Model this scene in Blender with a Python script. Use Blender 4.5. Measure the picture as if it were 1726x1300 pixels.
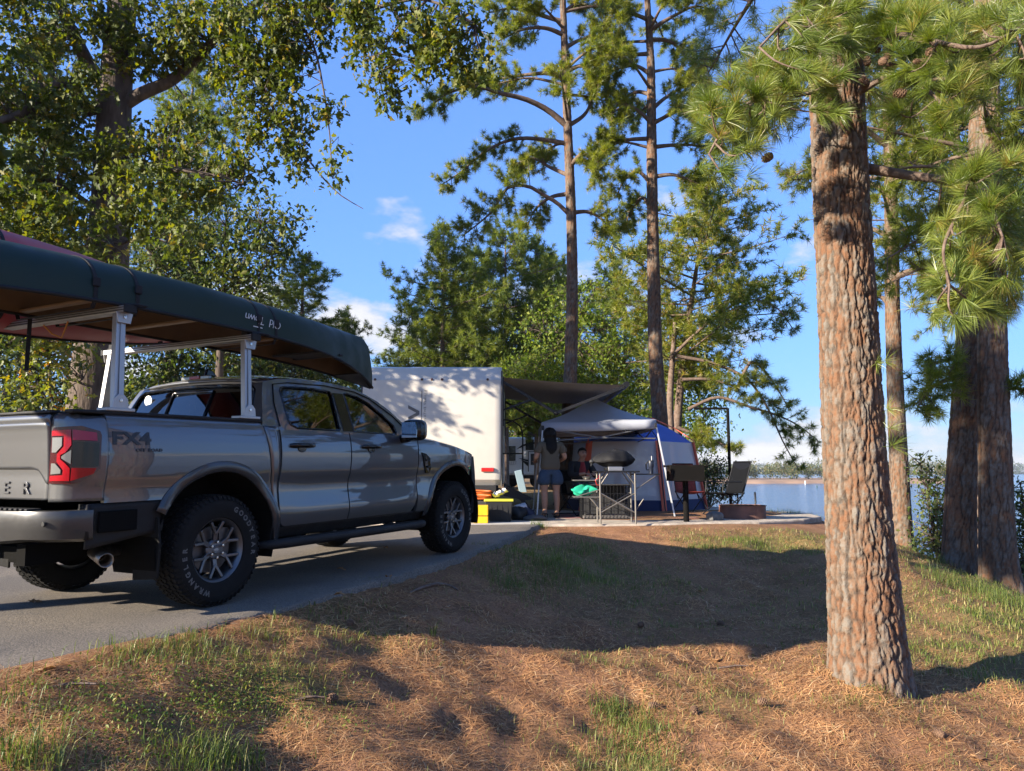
import bpy, bmesh, math, random
import numpy as np
from mathutils import Vector, Matrix, Quaternion
for o in list(bpy.data.objects): bpy.data.objects.remove(o)
SC = bpy.context.scene
COL = SC.collection
R = math.radians
RNG = np.random.default_rng(7)
random.seed(7)
# ------------------------------------------------------------------ camera
CAMZ = 0.95
FPX, CXP, CYP, HORP = 1247.0, 863.0, 650.0, 796.0
TH = math.atan((HORP-CYP)/FPX)
cam = bpy.data.cameras.new('camera'); camo = bpy.data.objects.new('camera', cam); COL.objects.link(camo)
cam.sensor_fit = 'HORIZONTAL'; cam.sensor_width = 36.0; cam.lens = 36.0*FPX/1726.0
cam.clip_start = 0.05; cam.clip_end = 12000
camo.location = (0, 0, CAMZ); camo.rotation_euler = (math.pi/2+TH, 0, 0)
SC.camera = camo
# ------------------------------------------------------------------ sky, sun, exposure
SUN_EL, SUN_AZ = R(20), R(-118)        # azimuth of the sun measured from +Y towards +X
SKYK, SKYG, SKYT = 0.8, 2.9, (1.0, 0.86, 0.87)
SDIR = Vector((math.sin(SUN_AZ)*math.cos(SUN_EL), math.cos(SUN_AZ)*math.cos(SUN_EL), math.sin(SUN_EL)))
w = bpy.data.worlds.new('World'); SC.world = w; w.use_nodes = True
nt = w.node_tree; nt.nodes.clear()
def N(nt, t, **kw):
    n = nt.nodes.new(t)
    for k, v in kw.items(): setattr(n, k, v)
    return n
out = N(nt, 'ShaderNodeOutputWorld'); bg = N(nt, 'ShaderNodeBackground'); sky = N(nt, 'ShaderNodeTexSky')
sky.sky_type = 'NISHITA'; sky.sun_disc = False; sky.sun_elevation = SUN_EL; sky.sun_rotation = SUN_AZ
sky.altitude = 200; sky.air_density = 0.85; sky.dust_density = 0.0; sky.ozone_density = 7.0
# even out the sky's own range (hue kept) so that the horizon stays blue at this exposure
bw = N(nt, 'ShaderNodeRGBToBW'); nt.links.new(sky.outputs[0], bw.inputs[0])
cf = N(nt, 'ShaderNodeMath', operation='MULTIPLY_ADD'); cf.inputs[1].default_value = SKYK; cf.inputs[2].default_value = 1.0; nt.links.new(bw.outputs[0], cf.inputs[0])
cd = N(nt, 'ShaderNodeMath', operation='DIVIDE'); cd.inputs[0].default_value = SKYG; nt.links.new(cf.outputs[0], cd.inputs[1])
skm = N(nt, 'ShaderNodeVectorMath', operation='SCALE'); nt.links.new(sky.outputs[0], skm.inputs[0]); nt.links.new(cd.outputs[0], skm.inputs['Scale'])
skt = N(nt, 'ShaderNodeVectorMath', operation='MULTIPLY'); skt.inputs[1].default_value = SKYT; nt.links.new(skm.outputs[0], skt.inputs[0])
tc = N(nt, 'ShaderNodeTexCoord'); sep = N(nt, 'ShaderNodeSeparateXYZ')
nt.links.new(tc.outputs['Generated'], sep.inputs[0])
# cumulus low over the horizon: 3D noise on the direction, flattened in z
mp = N(nt, 'ShaderNodeMapping'); mp.inputs['Scale'].default_value = (1, 1, 2.1); mp.inputs['Location'].default_value = (1.7, 0.4, 0.2)
nt.links.new(tc.outputs['Generated'], mp.inputs[0])
nz = N(nt, 'ShaderNodeTexNoise'); nz.inputs['Scale'].default_value = 5.5; nz.inputs['Detail'].default_value = 9; nz.inputs['Roughness'].default_value = 0.56
nt.links.new(mp.outputs[0], nz.inputs['Vector'])
el = N(nt, 'ShaderNodeMapRange'); el.inputs[1].default_value = 0.0; el.inputs[2].default_value = 0.42; el.inputs[3].default_value = 0.03; el.inputs[4].default_value = -0.14
nt.links.new(sep.outputs['Z'], el.inputs[0])
ad = N(nt, 'ShaderNodeMath', operation='ADD'); nt.links.new(nz.outputs['Fac'], ad.inputs[0]); nt.links.new(el.outputs[0], ad.inputs[1])
rm = N(nt, 'ShaderNodeMapRange'); rm.inputs[1].default_value = 0.51; rm.inputs[2].default_value = 0.61; rm.inputs[4].default_value = 0.88
nt.links.new(ad.outputs[0], rm.inputs[0])
cb = N(nt, 'ShaderNodeMixRGB'); cb.inputs['Color1'].default_value = (2.1, 2.35, 2.8, 1); cb.inputs['Color2'].default_value = (3.4, 3.3, 3.25, 1)
rm2 = N(nt, 'ShaderNodeMapRange'); rm2.inputs[1].default_value = 0.52; rm2.inputs[2].default_value = 0.66
nt.links.new(ad.outputs[0], rm2.inputs[0]); nt.links.new(rm2.outputs[0], cb.inputs['Fac'])
mx = N(nt, 'ShaderNodeMixRGB'); nt.links.new(rm.outputs[0], mx.inputs['Fac']); nt.links.new(skt.outputs[0], mx.inputs['Color1']); nt.links.new(cb.outputs[0], mx.inputs['Color2'])
nt.links.new(mx.outputs[0], bg.inputs[0]); bg.inputs[1].default_value = 0.092; nt.links.new(bg.outputs[0], out.inputs[0])
sun = bpy.data.lights.new('sun', 'SUN'); suno = bpy.data.objects.new('sun', sun); COL.objects.link(suno)
sun.energy = 5.0; sun.angle = R(0.55); sun.color = (1.0, 0.89, 0.73)
suno.rotation_euler = SDIR.to_track_quat('Z', 'Y').to_euler()
suno.location = SDIR*60
vs = SC.view_settings; vs.view_transform = 'Standard'; vs.look = 'None'; vs.exposure = 1.75; vs.gamma = 1.0; vs.use_curve_mapping = False
# ------------------------------------------------------------------ helpers
_c, _s = math.cos(TH), math.sin(TH)
def PX(px, py, D):
    """world point seen at photo pixel (px,py) at horizontal distance D in front of the camera"""
    x = (px-CXP)/FPX; u = (CYP-py)/FPX
    v = np.array([x, _c-u*_s, _s+u*_c]); v = v*(D/v[1]); v[2] += CAMZ
    return v
def tag(o, label=None, cat=None, group=None, kind=None):
    if label: o['label'] = label
    if cat: o['category'] = cat
    if group: o['group'] = group
    if kind: o['kind'] = kind
    return o
def empty(name, loc=(0, 0, 0), rz=0.0, label=None, cat=None, group=None):
    o = bpy.data.objects.new(name, None); COL.objects.link(o); o.empty_display_size = 0.1
    o.location = loc; o.rotation_euler = (0, 0, rz)
    return tag(o, label, cat, group)
def np_mesh(name, V, F, mat, parent=None, smooth=False, tint=None, n=3):
    """V (N,3), F (M,n) arrays"""
    V = np.asarray(V, np.float32); F = np.asarray(F, np.int32)
    me = bpy.data.meshes.new(name); me.vertices.add(len(V)); me.vertices.foreach_set('co', V.ravel())
    n = F.shape[1]; m = len(F)
    me.loops.add(m*n); me.loops.foreach_set('vertex_index', F.ravel()); me.polygons.add(m)
    me.polygons.foreach_set('loop_start', np.arange(0, m*n, n, dtype=np.int32))
    if smooth: me.polygons.foreach_set('use_smooth', np.ones(m, bool))
    if tint is not None:
        a = me.attributes.new('tint', 'FLOAT', 'POINT'); a.data.foreach_set('value', np.asarray(tint, np.float32))
    me.update(calc_edges=True); me.validate()
    if mat: me.materials.append(mat)
    o = bpy.data.objects.new(name, me); COL.objects.link(o); o.parent = parent
    return o
class MB:
    def __init__(s): s.v = []; s.f = []
    def add(s, vs, fs, M=None):
        b = len(s.v)
        for p in vs:
            p = Vector(p)
            s.v.append(M @ p if M is not None else p)
        s.f += [tuple(b+i for i in f) for f in fs]
        return s
    def box(s, c, d, M=None):
        x, y, z = c; a, b, e = d[0]/2, d[1]/2, d[2]/2
        vs = [(x+i*a, y+j*b, z+k*e) for i in (-1, 1) for j in (-1, 1) for k in (-1, 1)]
        return s.add(vs, [(0, 1, 3, 2), (4, 6, 7, 5), (0, 4, 5, 1), (2, 3, 7, 6), (0, 2, 6, 4), (1, 5, 7, 3)], M)
    def bar(s, a, b, wd, ht, up=(0, 0, 1)):
        a, b = Vector(a), Vector(b); d = b-a; L = d.length; d.normalize(); up = Vector(up)
        if abs(d.dot(up)) > .98: up = Vector((1, 0, 0))
        x = d.cross(up).normalized(); z = x.cross(d)
        M = Matrix((x, d, z)).transposed().to_4x4(); M.translation = (a+b)/2
        return s.box((0, 0, 0), (wd, L, ht), M)
    def tube(s, path, r, n=8, cap=True, M=None):
        path = [Vector(p) for p in path]; k = len(path)
        rr = list(r) if hasattr(r, '__len__') else [r]*k
        t0 = (path[1]-path[0]).normalized()
        ref = Vector((0, 0, 1)) if abs(t0.z) < .9 else Vector((1, 0, 0))
        x = t0.cross(ref).normalized(); vs = []; tp = t0
        for i, p in enumerate(path):
            t = (path[min(i+1, k-1)]-path[max(i-1, 0)])
            t = t.normalized() if t.length > 1e-9 else tp
            x = (x-t*x.dot(t)); x = x.normalized() if x.length > 1e-6 else t.orthogonal().normalized()
            y = t.cross(x); tp = t
            for j in range(n):
                a = 2*math.pi*j/n; vs.append(p+(x*math.cos(a)+y*math.sin(a))*rr[i])
        fs = [(i*n+j, i*n+(j+1) % n, (i+1)*n+(j+1) % n, (i+1)*n+j) for i in range(k-1) for j in range(n)]
        if cap: fs += [tuple(range(n-1, -1, -1)), tuple((k-1)*n+j for j in range(n))]
        return s.add(vs, fs, M)
    def lathe(s, prof, n=32, M=None, closed=False, arc=2*math.pi):
        full = abs(arc-2*math.pi) < 1e-6; m = n if full else n+1; k = len(prof)
        vs = [(r*math.cos(arc*j/n), r*math.sin(arc*j/n), z) for r, z in prof for j in range(m)]
        kk = k if closed else k-1
        fs = []
        for i in range(kk):
            for j in range(n if full else n):
                j2 = (j+1) % m if full else j+1
                i2 = (i+1) % k
                fs.append((i*m+j, i*m+j2, i2*m+j2, i2*m+j))
        return s.add(vs, fs, M)
    def prism(s, poly, h, M=None):
        """2D polygon extruded along local z from 0 to h"""
        n = len(poly)
        vs = [(x, y, 0) for x, y in poly]+[(x, y, h) for x, y in poly]
        fs = [tuple(range(n-1, -1, -1)), tuple(range(n, 2*n))]+[(i, (i+1) % n, n+(i+1) % n, n+i) for i in range(n)]
        return s.add(vs, fs, M)
    def grid(s, fn, nu, nv, M=None):
        vs = [fn(i/nu, j/nv) for i in range(nu+1) for j in range(nv+1)]
        fs = [(i*(nv+1)+j, (i+1)*(nv+1)+j, (i+1)*(nv+1)+j+1, i*(nv+1)+j+1) for i in range(nu) for j in range(nv)]
        return s.add(vs, fs, M)
    def ball(s, c, r, n=12, m=8, M=None):
        r = r if hasattr(r, '__len__') else (r, r, r)
        vs = []; fs = []
        for i in range(m+1):
            a = math.pi*i/m
            for j in range(n):
                b = 2*math.pi*j/n
                vs.append((c[0]+r[0]*math.sin(a)*math.cos(b), c[1]+r[1]*math.sin(a)*math.sin(b), c[2]+r[2]*math.cos(a)))
        for i in range(m):
            for j in range(n): fs.append((i*n+j, (i+1)*n+j, (i+1)*n+(j+1) % n, i*n+(j+1) % n))
        return s.add(vs, fs, M)
    def mirror(s):
        b = len(s.v); s.v += [Vector((-p.x, p.y, p.z)) for p in s.v]
        s.f += [tuple(b+i for i in reversed(f)) for f in s.f]
        return s
    def mapv(s, fn):
        s.v = [Vector(fn(p)) for p in s.v]; return s
    def build(s, name, mat, parent=None, smooth=None, bevel=0, solid=0, segs=2, weld=True):
        me = bpy.data.meshes.new(name); me.from_pydata([tuple(p) for p in s.v], [], s.f)
        bm = bmesh.new(); bm.from_mesh(me)
        if weld: bmesh.ops.remove_doubles(bm, verts=bm.verts, dist=1e-5)
        bmesh.ops.recalc_face_normals(bm, faces=bm.faces)
        bm.to_mesh(me); bm.free()
        if smooth:
            me.polygons.foreach_set('use_smooth', [True]*len(me.polygons))
            me.set_sharp_from_angle(angle=R(smooth))
        if mat: me.materials.append(mat)
        o = bpy.data.objects.new(name, me); COL.objects.link(o); o.parent = parent
        if solid:
            md = o.modifiers.new('sol', 'SOLIDIFY'); md.thickness = solid; md.offset = -1
        if bevel:
            md = o.modifiers.new('bev', 'BEVEL'); md.width = bevel; md.segments = segs; md.limit_method = 'ANGLE'; md.angle_limit = R(40)
        return o
def text_mb(s, size, depth=0.002, shear=0.0, outline=0.0, spacing=1.0, offset=0.0, align='CENTER'):
    cu = bpy.data.curves.new('txt', 'FONT'); cu.body = s; cu.size = size; cu.shear = shear; cu.space_character = spacing
    cu.align_x = align; cu.align_y = 'CENTER'; cu.resolution_u = 3; cu.offset = offset
    if outline: cu.fill_mode = 'NONE'; cu.bevel_depth = outline; cu.bevel_resolution = 0
    else: cu.extrude = depth
    ob = bpy.data.objects.new('txt', cu); me = bpy.data.meshes.new_from_object(ob)
    m = MB(); m.v = [v.co.copy() for v in me.vertices]; m.f = [tuple(p.vertices) for p in me.polygons]
    bpy.data.objects.remove(ob); bpy.data.meshes.remove(me)
    return m
def frame(x, y, z, o=(0, 0, 0)):
    M = Matrix((Vector(x).normalized(), Vector(y).normalized(), Vector(z).normalized())).transposed().to_4x4(); M.translation = Vector(o)
    return M
def copy_tree(o, parent=None):
    c = o.copy(); COL.objects.link(c); c.parent = parent
    for ch in list(o.children): copy_tree(ch, c)
    return c
# ------------------------------------------------------------------ materials
def mat(name, col, rough=0.6, metal=0.0, var=0.0, vscale=8.0, col2=None, bump=0.0, bscale=40.0, coat=0.0, spec=0.5, trans=0.0, alpha=1.0, coord='Object', detail=6, stretch=(1, 1, 1), rvar=0.0, emit=None, ior=1.45, lo=0.35, hi=0.65):
    m = bpy.data.materials.new(name); m.use_nodes = True; t = m.node_tree; b = t.nodes['Principled BSDF']
    b.inputs['Base Color'].default_value = (*col, 1); b.inputs['Roughness'].default_value = rough; b.inputs['Metallic'].default_value = metal
    b.inputs['Coat Weight'].default_value = coat; b.inputs['Coat Roughness'].default_value = 0.03
    b.inputs['Specular IOR Level'].default_value = spec; b.inputs['Transmission Weight'].default_value = trans; b.inputs['Alpha'].default_value = alpha; b.inputs['IOR'].default_value = ior
    if emit: b.inputs['Emission Color'].default_value = (*emit[0], 1); b.inputs['Emission Strength'].default_value = emit[1]
    need = var or col2 or bump or rvar
    if need:
        tcn = N(t, 'ShaderNodeTexCoord'); mpn = N(t, 'ShaderNodeMapping'); mpn.inputs['Scale'].default_value = stretch
        t.links.new(tcn.outputs[coord], mpn.inputs[0])
    if var or col2 or rvar:
        n = N(t, 'ShaderNodeTexNoise'); n.inputs['Scale'].default_value = vscale; n.inputs['Detail'].default_value = detail; t.links.new(mpn.outputs[0], n.inputs['Vector'])
        mr = N(t, 'ShaderNodeMapRange'); mr.inputs[1].default_value = lo; mr.inputs[2].default_value = hi; t.links.new(n.outputs['Fac'], mr.inputs[0])
        if var or col2:
            mxn = N(t, 'ShaderNodeMixRGB'); t.links.new(mr.outputs[0], mxn.inputs['Fac'])
            c2 = col2 or tuple(c*(1-var) for c in col)
            mxn.inputs['Color1'].default_value = (*col, 1); mxn.inputs['Color2'].default_value = (*c2, 1); t.links.new(mxn.outputs[0], b.inputs['Base Color'])
        if rvar:
            mr2 = N(t, 'ShaderNodeMapRange'); mr2.inputs[3].default_value = rough; mr2.inputs[4].default_value = min(1, rough+rvar)
            t.links.new(mr.outputs[0], mr2.inputs[0]); t.links.new(mr2.outputs[0], b.inputs['Roughness'])
    if bump:
        n2 = N(t, 'ShaderNodeTexNoise'); n2.inputs['Scale'].default_value = bscale; n2.inputs['Detail'].default_value = 5; t.links.new(mpn.outputs[0], n2.inputs['Vector'])
        bn = N(t, 'ShaderNodeBump'); bn.inputs['Strength'].default_value = bump; bn.inputs['Distance'].default_value = 0.02
        t.links.new(n2.outputs['Fac'], bn.inputs['Height']); t.links.new(bn.outputs[0], b.inputs['Normal'])
    return m
def leaf_mat(name, cols, transl=0.35, rough=0.55, spec=0.35):
    """colour ramp over the per-leaf 'tint' attribute, thin translucent leaf"""
    m = bpy.data.materials.new(name); m.use_nodes = True; t = m.node_tree; b = t.nodes['Principled BSDF']; o = t.nodes['Material Output']
    at = N(t, 'ShaderNodeAttribute', attribute_name='tint'); rp = N(t, 'ShaderNodeValToRGB'); t.links.new(at.outputs['Fac'], rp.inputs[0])
    e = rp.color_ramp.elements
    while len(e) < len(cols): e.new(0.5)
    for i, (p, c) in enumerate(cols): e[i].position = p; e[i].color = (*c, 1)
    t.links.new(rp.outputs[0], b.inputs['Base Color']); b.inputs['Roughness'].default_value = rough; b.inputs['Specular IOR Level'].default_value = spec
    tr = N(t, 'ShaderNodeBsdfTranslucent')
    hs = N(t, 'ShaderNodeHueSaturation'); hs.inputs['Saturation'].default_value = 1.15; hs.inputs['Value'].default_value = 1.5; t.links.new(rp.outputs[0], hs.inputs['Color']); t.links.new(hs.outputs[0], tr.inputs[0])
    ms = N(t, 'ShaderNodeMixShader'); ms.inputs[0].default_value = transl
    t.links.new(b.outputs[0], ms.inputs[1]); t.links.new(tr.outputs[0], ms.inputs[2]); t.links.new(ms.outputs[0], o.inputs[0])
    return m
def glass_mat(name, tint, refl_rough=0.02, see=0.5):
    """thin tinted pane: mirror-like coat by fresnel over a tinted see-through"""
    m = bpy.data.materials.new(name); m.use_nodes = True; t = m.node_tree; o = t.nodes['Material Output']; t.nodes.remove(t.nodes['Principled BSDF'])
    tr = N(t, 'ShaderNodeBsdfTransparent'); tr.inputs[0].default_value = (*tint, 1)
    gl = N(t, 'ShaderNodeBsdfGlossy'); gl.inputs['Roughness'].default_value = refl_rough
    lw = N(t, 'ShaderNodeLayerWeight'); pw = N(t, 'ShaderNodeMath', operation='POWER'); pw.inputs[1].default_value = 3.2; t.links.new(lw.outputs['Facing'], pw.inputs[0])
    fr = N(t, 'ShaderNodeMapRange'); fr.inputs[3].default_value = .10; fr.inputs[4].default_value = .95; t.links.new(pw.outputs[0], fr.inputs[0])
    ms = N(t, 'ShaderNodeMixShader'); t.links.new(fr.outputs[0], ms.inputs[0]); t.links.new(tr.outputs[0], ms.inputs[1]); t.links.new(gl.outputs[0], ms.inputs[2]); t.links.new(ms.outputs[0], o.inputs[0])
    return m
# ================================================================== ground
CP = np.array([
 (-6,2,-.12),(-9,-2,-.2),(-2.5,3.4,-.03),(-1.8,4.9,-.03),(-1.35,6,-.02),(-.35,8.5,.03),(.5,12,.08),(-4,8,0.0),(-2,11,.05),(-8,12,0),(-10,20,.1),
 (0,13,.1),(4,13.5,.1),(4,17,.1),(0,17,.1),(5.6,14.5,.06),(2.4,12.2,.08),(-14,8,0),(-20,15,.1),(-20,0,-.2),
 (0,0,-.62),(-3,0,-.5),(0,3.9,-.62),(-2,2.6,-.33),(-1,4.3,-.33),(2.6,5.6,-.56),(1,5,-.64),(3,3,-.78),(4.5,6,-.8),(0,6,-.36),(.9,7.2,-.44),(1.6,8.6,-.38),(2.5,10,-.2),(3.4,11.6,.04),
 (5,10,-.28),(7.3,14,-.44),(7.4,12.2,-.7),(7.55,11.4,-.9),(6,9,-.62),(8,8,-1.25),(6.2,12.6,-.22),
 (6.3,16,-.02),(8.5,16.2,-1.3),(7,18.5,-.8),(5.2,19,-.05),(11,12,-2.4),(10,20,-3.3),(6.6,22,-1.4),(8,25,-3.4),(14,14,-3.7),(12,8,-2.6),(3,24,-.1),(5,28,-2.6),(0,25,.05),(-10,30,.1),(8,0,-1.2),(12,0,-2.4),(0,-6,-.9),(-8,-8,-.4),(8,-8,-1.6)], float)
def _phi(r2): return np.where(r2 > 1e-12, r2*np.log(np.maximum(r2, 1e-12)), 0)
_n = len(CP); _d = ((CP[:, None, :2]-CP[None, :, :2])**2).sum(-1)
_A = np.zeros((_n+3, _n+3)); _A[:_n, :_n] = _phi(_d)+np.eye(_n)*0.6
_A[:_n, _n] = 1; _A[:_n, _n+1:] = CP[:, :2]; _A[_n, :_n] = 1; _A[_n+1:, :_n] = CP[:, :2].T
_W = np.linalg.solve(_A, np.concatenate([CP[:, 2], np.zeros(3)]))
LAKE = -3.05
EDGE = np.array([(-9, -6), (-3.35, 1.2), (-2.52, 3.6), (-1.86, 4.86), (-1.42, 5.8), (-.42, 8.4), (.22, 10.9), (.42, 11.9)])   # right edge of the driveway
def _val(x, y, f, seed):  # cheap smooth value noise
    xi = np.floor(x*f).astype(int); yi = np.floor(y*f).astype(int); fx = x*f-xi; fy = y*f-yi
    fx = fx*fx*(3-2*fx); fy = fy*fy*(3-2*fy)
    def h(a, b):
        n = (a*374761393+b*668265263+seed*974711) & 0x7fffffff
        n = ((n ^ (n >> 13))*1274126177) & 0x7fffffff
        return ((n ^ (n >> 16)) & 0xffff)/65535.0
    return (h(xi, yi)*(1-fx)+h(xi+1, yi)*fx)*(1-fy)+(h(xi, yi+1)*(1-fx)+h(xi+1, yi+1)*fx)*fy
def noise2(x, y, f=1.0, seed=1, oct=3):
    s = 0; a = .5; t = 0
    for o in range(oct): s = s+a*_val(x, y, f*2**o, seed+o); t += a; a *= .5
    return s/t
def edge_dist(x, y):
    """signed distance to the driveway's right edge: > 0 on the bank side"""
    best = np.full(np.shape(x), 1e9); sg = np.ones(np.shape(x))
    for a, b in zip(EDGE[:-1], EDGE[1:]):
        d = b-a; t = np.clip(((x-a[0])*d[0]+(y-a[1])*d[1])/(d@d), 0, 1)
        qx, qy = x-(a[0]+t*d[0]), y-(a[1]+t*d[1]); r = np.hypot(qx, qy)
        s = np.where(d[1]*qx-d[0]*qy > 0, 1, -1)
        m = r < best; best = np.where(m, r, best); sg = np.where(m, s, sg)
    return best*sg
def base_h(x, y):
    x = np.asarray(x, float); y = np.asarray(y, float); sh = x.shape; x = x.ravel(); y = y.ravel()
    r2 = (x[:, None]-CP[:, 0])**2+(y[:, None]-CP[:, 1])**2
    z = _phi(r2)@_W[:_n]+_W[_n]+_W[_n+1]*x+_W[_n+2]*y
    return z.reshape(sh)
def road_h(x, y):
    return 0.0+0.019*((np.asarray(x)+2.93)*.448+(np.asarray(y)-5.83)*.894)*np.where(np.asarray(y) < 12, 1, 1)
def ground_h(x, y):
    x = np.asarray(x, float); y = np.asarray(y, float)
    far = np.clip((np.hypot(x-0, y-8)-17)/14, 0, 1); far = far*far*(3-2*far)
    z = base_h(np.clip(x, -22, 15), np.clip(y, -9, 29))
    # far field: flat land on the left and behind, lake basin on the right
    lakeside = np.clip((x-2-0.10*(y-20))/9, 0, 1)
    z = z*(1-far)+far*(0.1*(1-lakeside)+(-5.5)*lakeside)
    e = edge_dist(x, y)
    rd = np.clip(-(e+.02)/.25, 0, 1)*np.clip((13.4-y)/.8, 0, 1)*np.clip((x+9.6)/1.0, 0, 1)
    rz = road_h(x, np.minimum(y, 12.5))-.045
    z = z*(1-rd)+rz*rd
    lump = (noise2(x, y, 1.6, 3, 3)-.5)*.22+(noise2(x, y, 6, 9, 2)-.5)*.05
    k = np.clip((e-.02)/.5, 0, 1)*(1-far)*np.clip((12.2-y)/1.0+np.clip((x-6)/1.5, 0, 1), 0, 1)
    return z+lump*k
def gz(x, y): return float(ground_h(np.array([x]), np.array([y]))[0])
def ground_px(px, py, off=0.0):
    """point of the ground under a photo pixel (march along the ray)"""
    lo = None
    for D in np.linspace(2.5, 40, 700):
        q = PX(px, py, D)
        if q[2] < gz(q[0], q[1]): return Vector((q[0], q[1], gz(q[0], q[1])+off))
    return Vector(tuple(PX(px, py, 40)))
def axis_steps(a, b, fine0, fine1, h0, g):
    xs = [fine0]; h = h0
    while xs[-1] < fine1: xs.append(xs[-1]+h0)
    while xs[-1] < b: h *= g; xs.append(xs[-1]+h)
    ys = [fine0]; h = h0
    while ys[-1] > a: h *= g; ys.append(ys[-1]-h)
    return np.array(sorted(set(ys[1:]+xs)))
gx = axis_steps(-2500, 400, -5, 9.0, .085, 1.16); gy = axis_steps(-500, 4000, 1.8, 15, .085, 1.14)
GX, GY = np.meshgrid(gx, gy, indexing='ij'); GZ = ground_h(GX, GY)
nx, ny = GX.shape; idx = np.arange(nx*ny).reshape(nx, ny)
F = np.stack([idx[:-1, :-1], idx[1:, :-1], idx[1:, 1:], idx[:-1, 1:]], -1).reshape(-1, 4)
def grass_amt(x, y):
    """how green the ground is, 0..1 (grass, moss, weeds against bare needle litter)"""
    g = np.clip((noise2(x, y, .75, 21, 4)-.5)*3.2, 0, 1)*.5
    def blob(cx, cy, rx, ry, a):
        return a*np.exp(-(((x-cx)/rx)**2+((y-cy)/ry)**2))
    g = g+blob(5.2, 7.6, 2.4, 2.2, .8)+blob(.62, 4.15, .38, .34, 1.2)+blob(-1.5, 3.15, .35, .18, .6)+blob(-2.2, 2.9, .3, .15, .4)+blob(.55, 9.0, .8, 1.1, .85)+blob(-1.2, 4.25, .35, .35, .6)
    g = g+blob(3.9, 10.9, .9, .55, 1.0)+blob(5.5, 11.5, 1.5, 1.0, .6)+blob(6.9, 10.3, 1.0, 1.2, .7)+blob(3.2, 4.0, .9, .5, .35)+blob(-1.6, 4.4, .5, .22, .7)+blob(2.45, 5.2, .35, .2, .5)
    g = g+np.where(x < -8, .7, 0)+np.where((y > 16), .6, 0)
    return np.clip(g, 0, 1)
me_t = grass_amt(GX, GY).ravel()
# ground material: needle litter on red clay, greener where grass grows
m = bpy.data.materials.new('needle_litter_ground'); m.use_nodes = True; t = m.node_tree; b = t.nodes['Principled BSDF']; b.inputs['Roughness'].default_value = .95; b.inputs['Specular IOR Level'].default_value = .15
tcn = N(t, 'ShaderNodeTexCoord'); at = N(t, 'ShaderNodeAttribute', attribute_name='tint')
n1 = N(t, 'ShaderNodeTexNoise'); n1.inputs['Scale'].default_value = 2.2; n1.inputs['Detail'].default_value = 8; t.links.new(tcn.outputs['Object'], n1.inputs['Vector'])
n2 = N(t, 'ShaderNodeTexNoise'); n2.inputs['Scale'].default_value = 55; n2.inputs['Detail'].default_value = 6; n2.inputs['Roughness'].default_value = .75; t.links.new(tcn.outputs['Object'], n2.inputs['Vector'])
r1 = N(t, 'ShaderNodeValToRGB'); t.links.new(n1.outputs['Fac'], r1.inputs[0])
e = r1.color_ramp.elements; e[0].position = .3; e[0].color = (.24, .125, .07, 1); e[1].position = .7; e[1].color = (.40, .225, .13, 1)
r2 = N(t, 'ShaderNodeValToRGB'); t.links.new(n2.outputs['Fac'], r2.inputs[0]); e = r2.color_ramp.elements; e[0].position = .32; e[0].color = (.35, .3, .27, 1); e[1].position = .68; e[1].color = (1.25, 1.2, 1.15, 1)
mu = N(t, 'ShaderNodeMixRGB', blend_type='MULTIPLY'); mu.inputs[0].default_value = 1; t.links.new(r1.outputs[0], mu.inputs[1]); t.links.new(r2.outputs[0], mu.inputs[2])
gm = N(t, 'ShaderNodeMixRGB'); gm.inputs[2].default_value = (.105, .115, .035, 1); ga = N(t, 'ShaderNodeMath', operation='MULTIPLY'); ga.inputs[1].default_value = .6; t.links.new(at.outputs['Fac'], ga.inputs[0]); t.links.new(ga.outputs[0], gm.inputs[0]); t.links.new(mu.outputs[0], gm.inputs[1]); t.links.new(gm.outputs[0], b.inputs['Base Color'])
bn = N(t, 'ShaderNodeBump'); bn.inputs['Strength'].default_value = .9; bn.inputs['Distance'].default_value = .03; t.links.new(n2.outputs['Fac'], bn.inputs['Height']); t.links.new(bn.outputs[0], b.inputs['Normal'])
M_GROUND = m
tag(np_mesh('ground', np.stack([GX, GY, GZ], -1).reshape(-1, 3), F, M_GROUND, smooth=True, tint=me_t), kind='structure')
# driveway: asphalt sheet 4-5 cm thick with a broken edge
M_ASPH = bpy.data.materials.new('asphalt'); M_ASPH.use_nodes = True; t = M_ASPH.node_tree; b = t.nodes['Principled BSDF']; b.inputs['Roughness'].default_value = .85
tcn = N(t, 'ShaderNodeTexCoord'); n1 = N(t, 'ShaderNodeTexNoise'); n1.inputs['Scale'].default_value = 95; n1.inputs['Detail'].default_value = 5; n1.inputs['Roughness'].default_value = .7; t.links.new(tcn.outputs['Object'], n1.inputs['Vector'])
n2 = N(t, 'ShaderNodeTexNoise'); n2.inputs['Scale'].default_value = 1.3; n2.inputs['Detail'].default_value = 7; t.links.new(tcn.outputs['Object'], n2.inputs['Vector'])
r1 = N(t, 'ShaderNodeValToRGB'); e = r1.color_ramp.elements; e[0].position = .36; e[0].color = (.045, .041, .037, 1); e[1].position = .66; e[1].color = (.245, .21, .17, 1); t.links.new(n1.outputs['Fac'], r1.inputs[0])
r2 = N(t, 'ShaderNodeValToRGB'); e = r2.color_ramp.elements; e[0].position = .3; e[0].color = (.72, .72, .74, 1); e[1].position = .7; e[1].color = (1.1, 1.06, 1.0, 1); t.links.new(n2.outputs['Fac'], r2.inputs[0])
mu = N(t, 'ShaderNodeMixRGB', blend_type='MULTIPLY'); mu.inputs[0].default_value = 1; t.links.new(r1.outputs[0], mu.inputs[1]); t.links.new(r2.outputs[0], mu.inputs[2]); t.links.new(mu.outputs[0], b.inputs['Base Color'])
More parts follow.
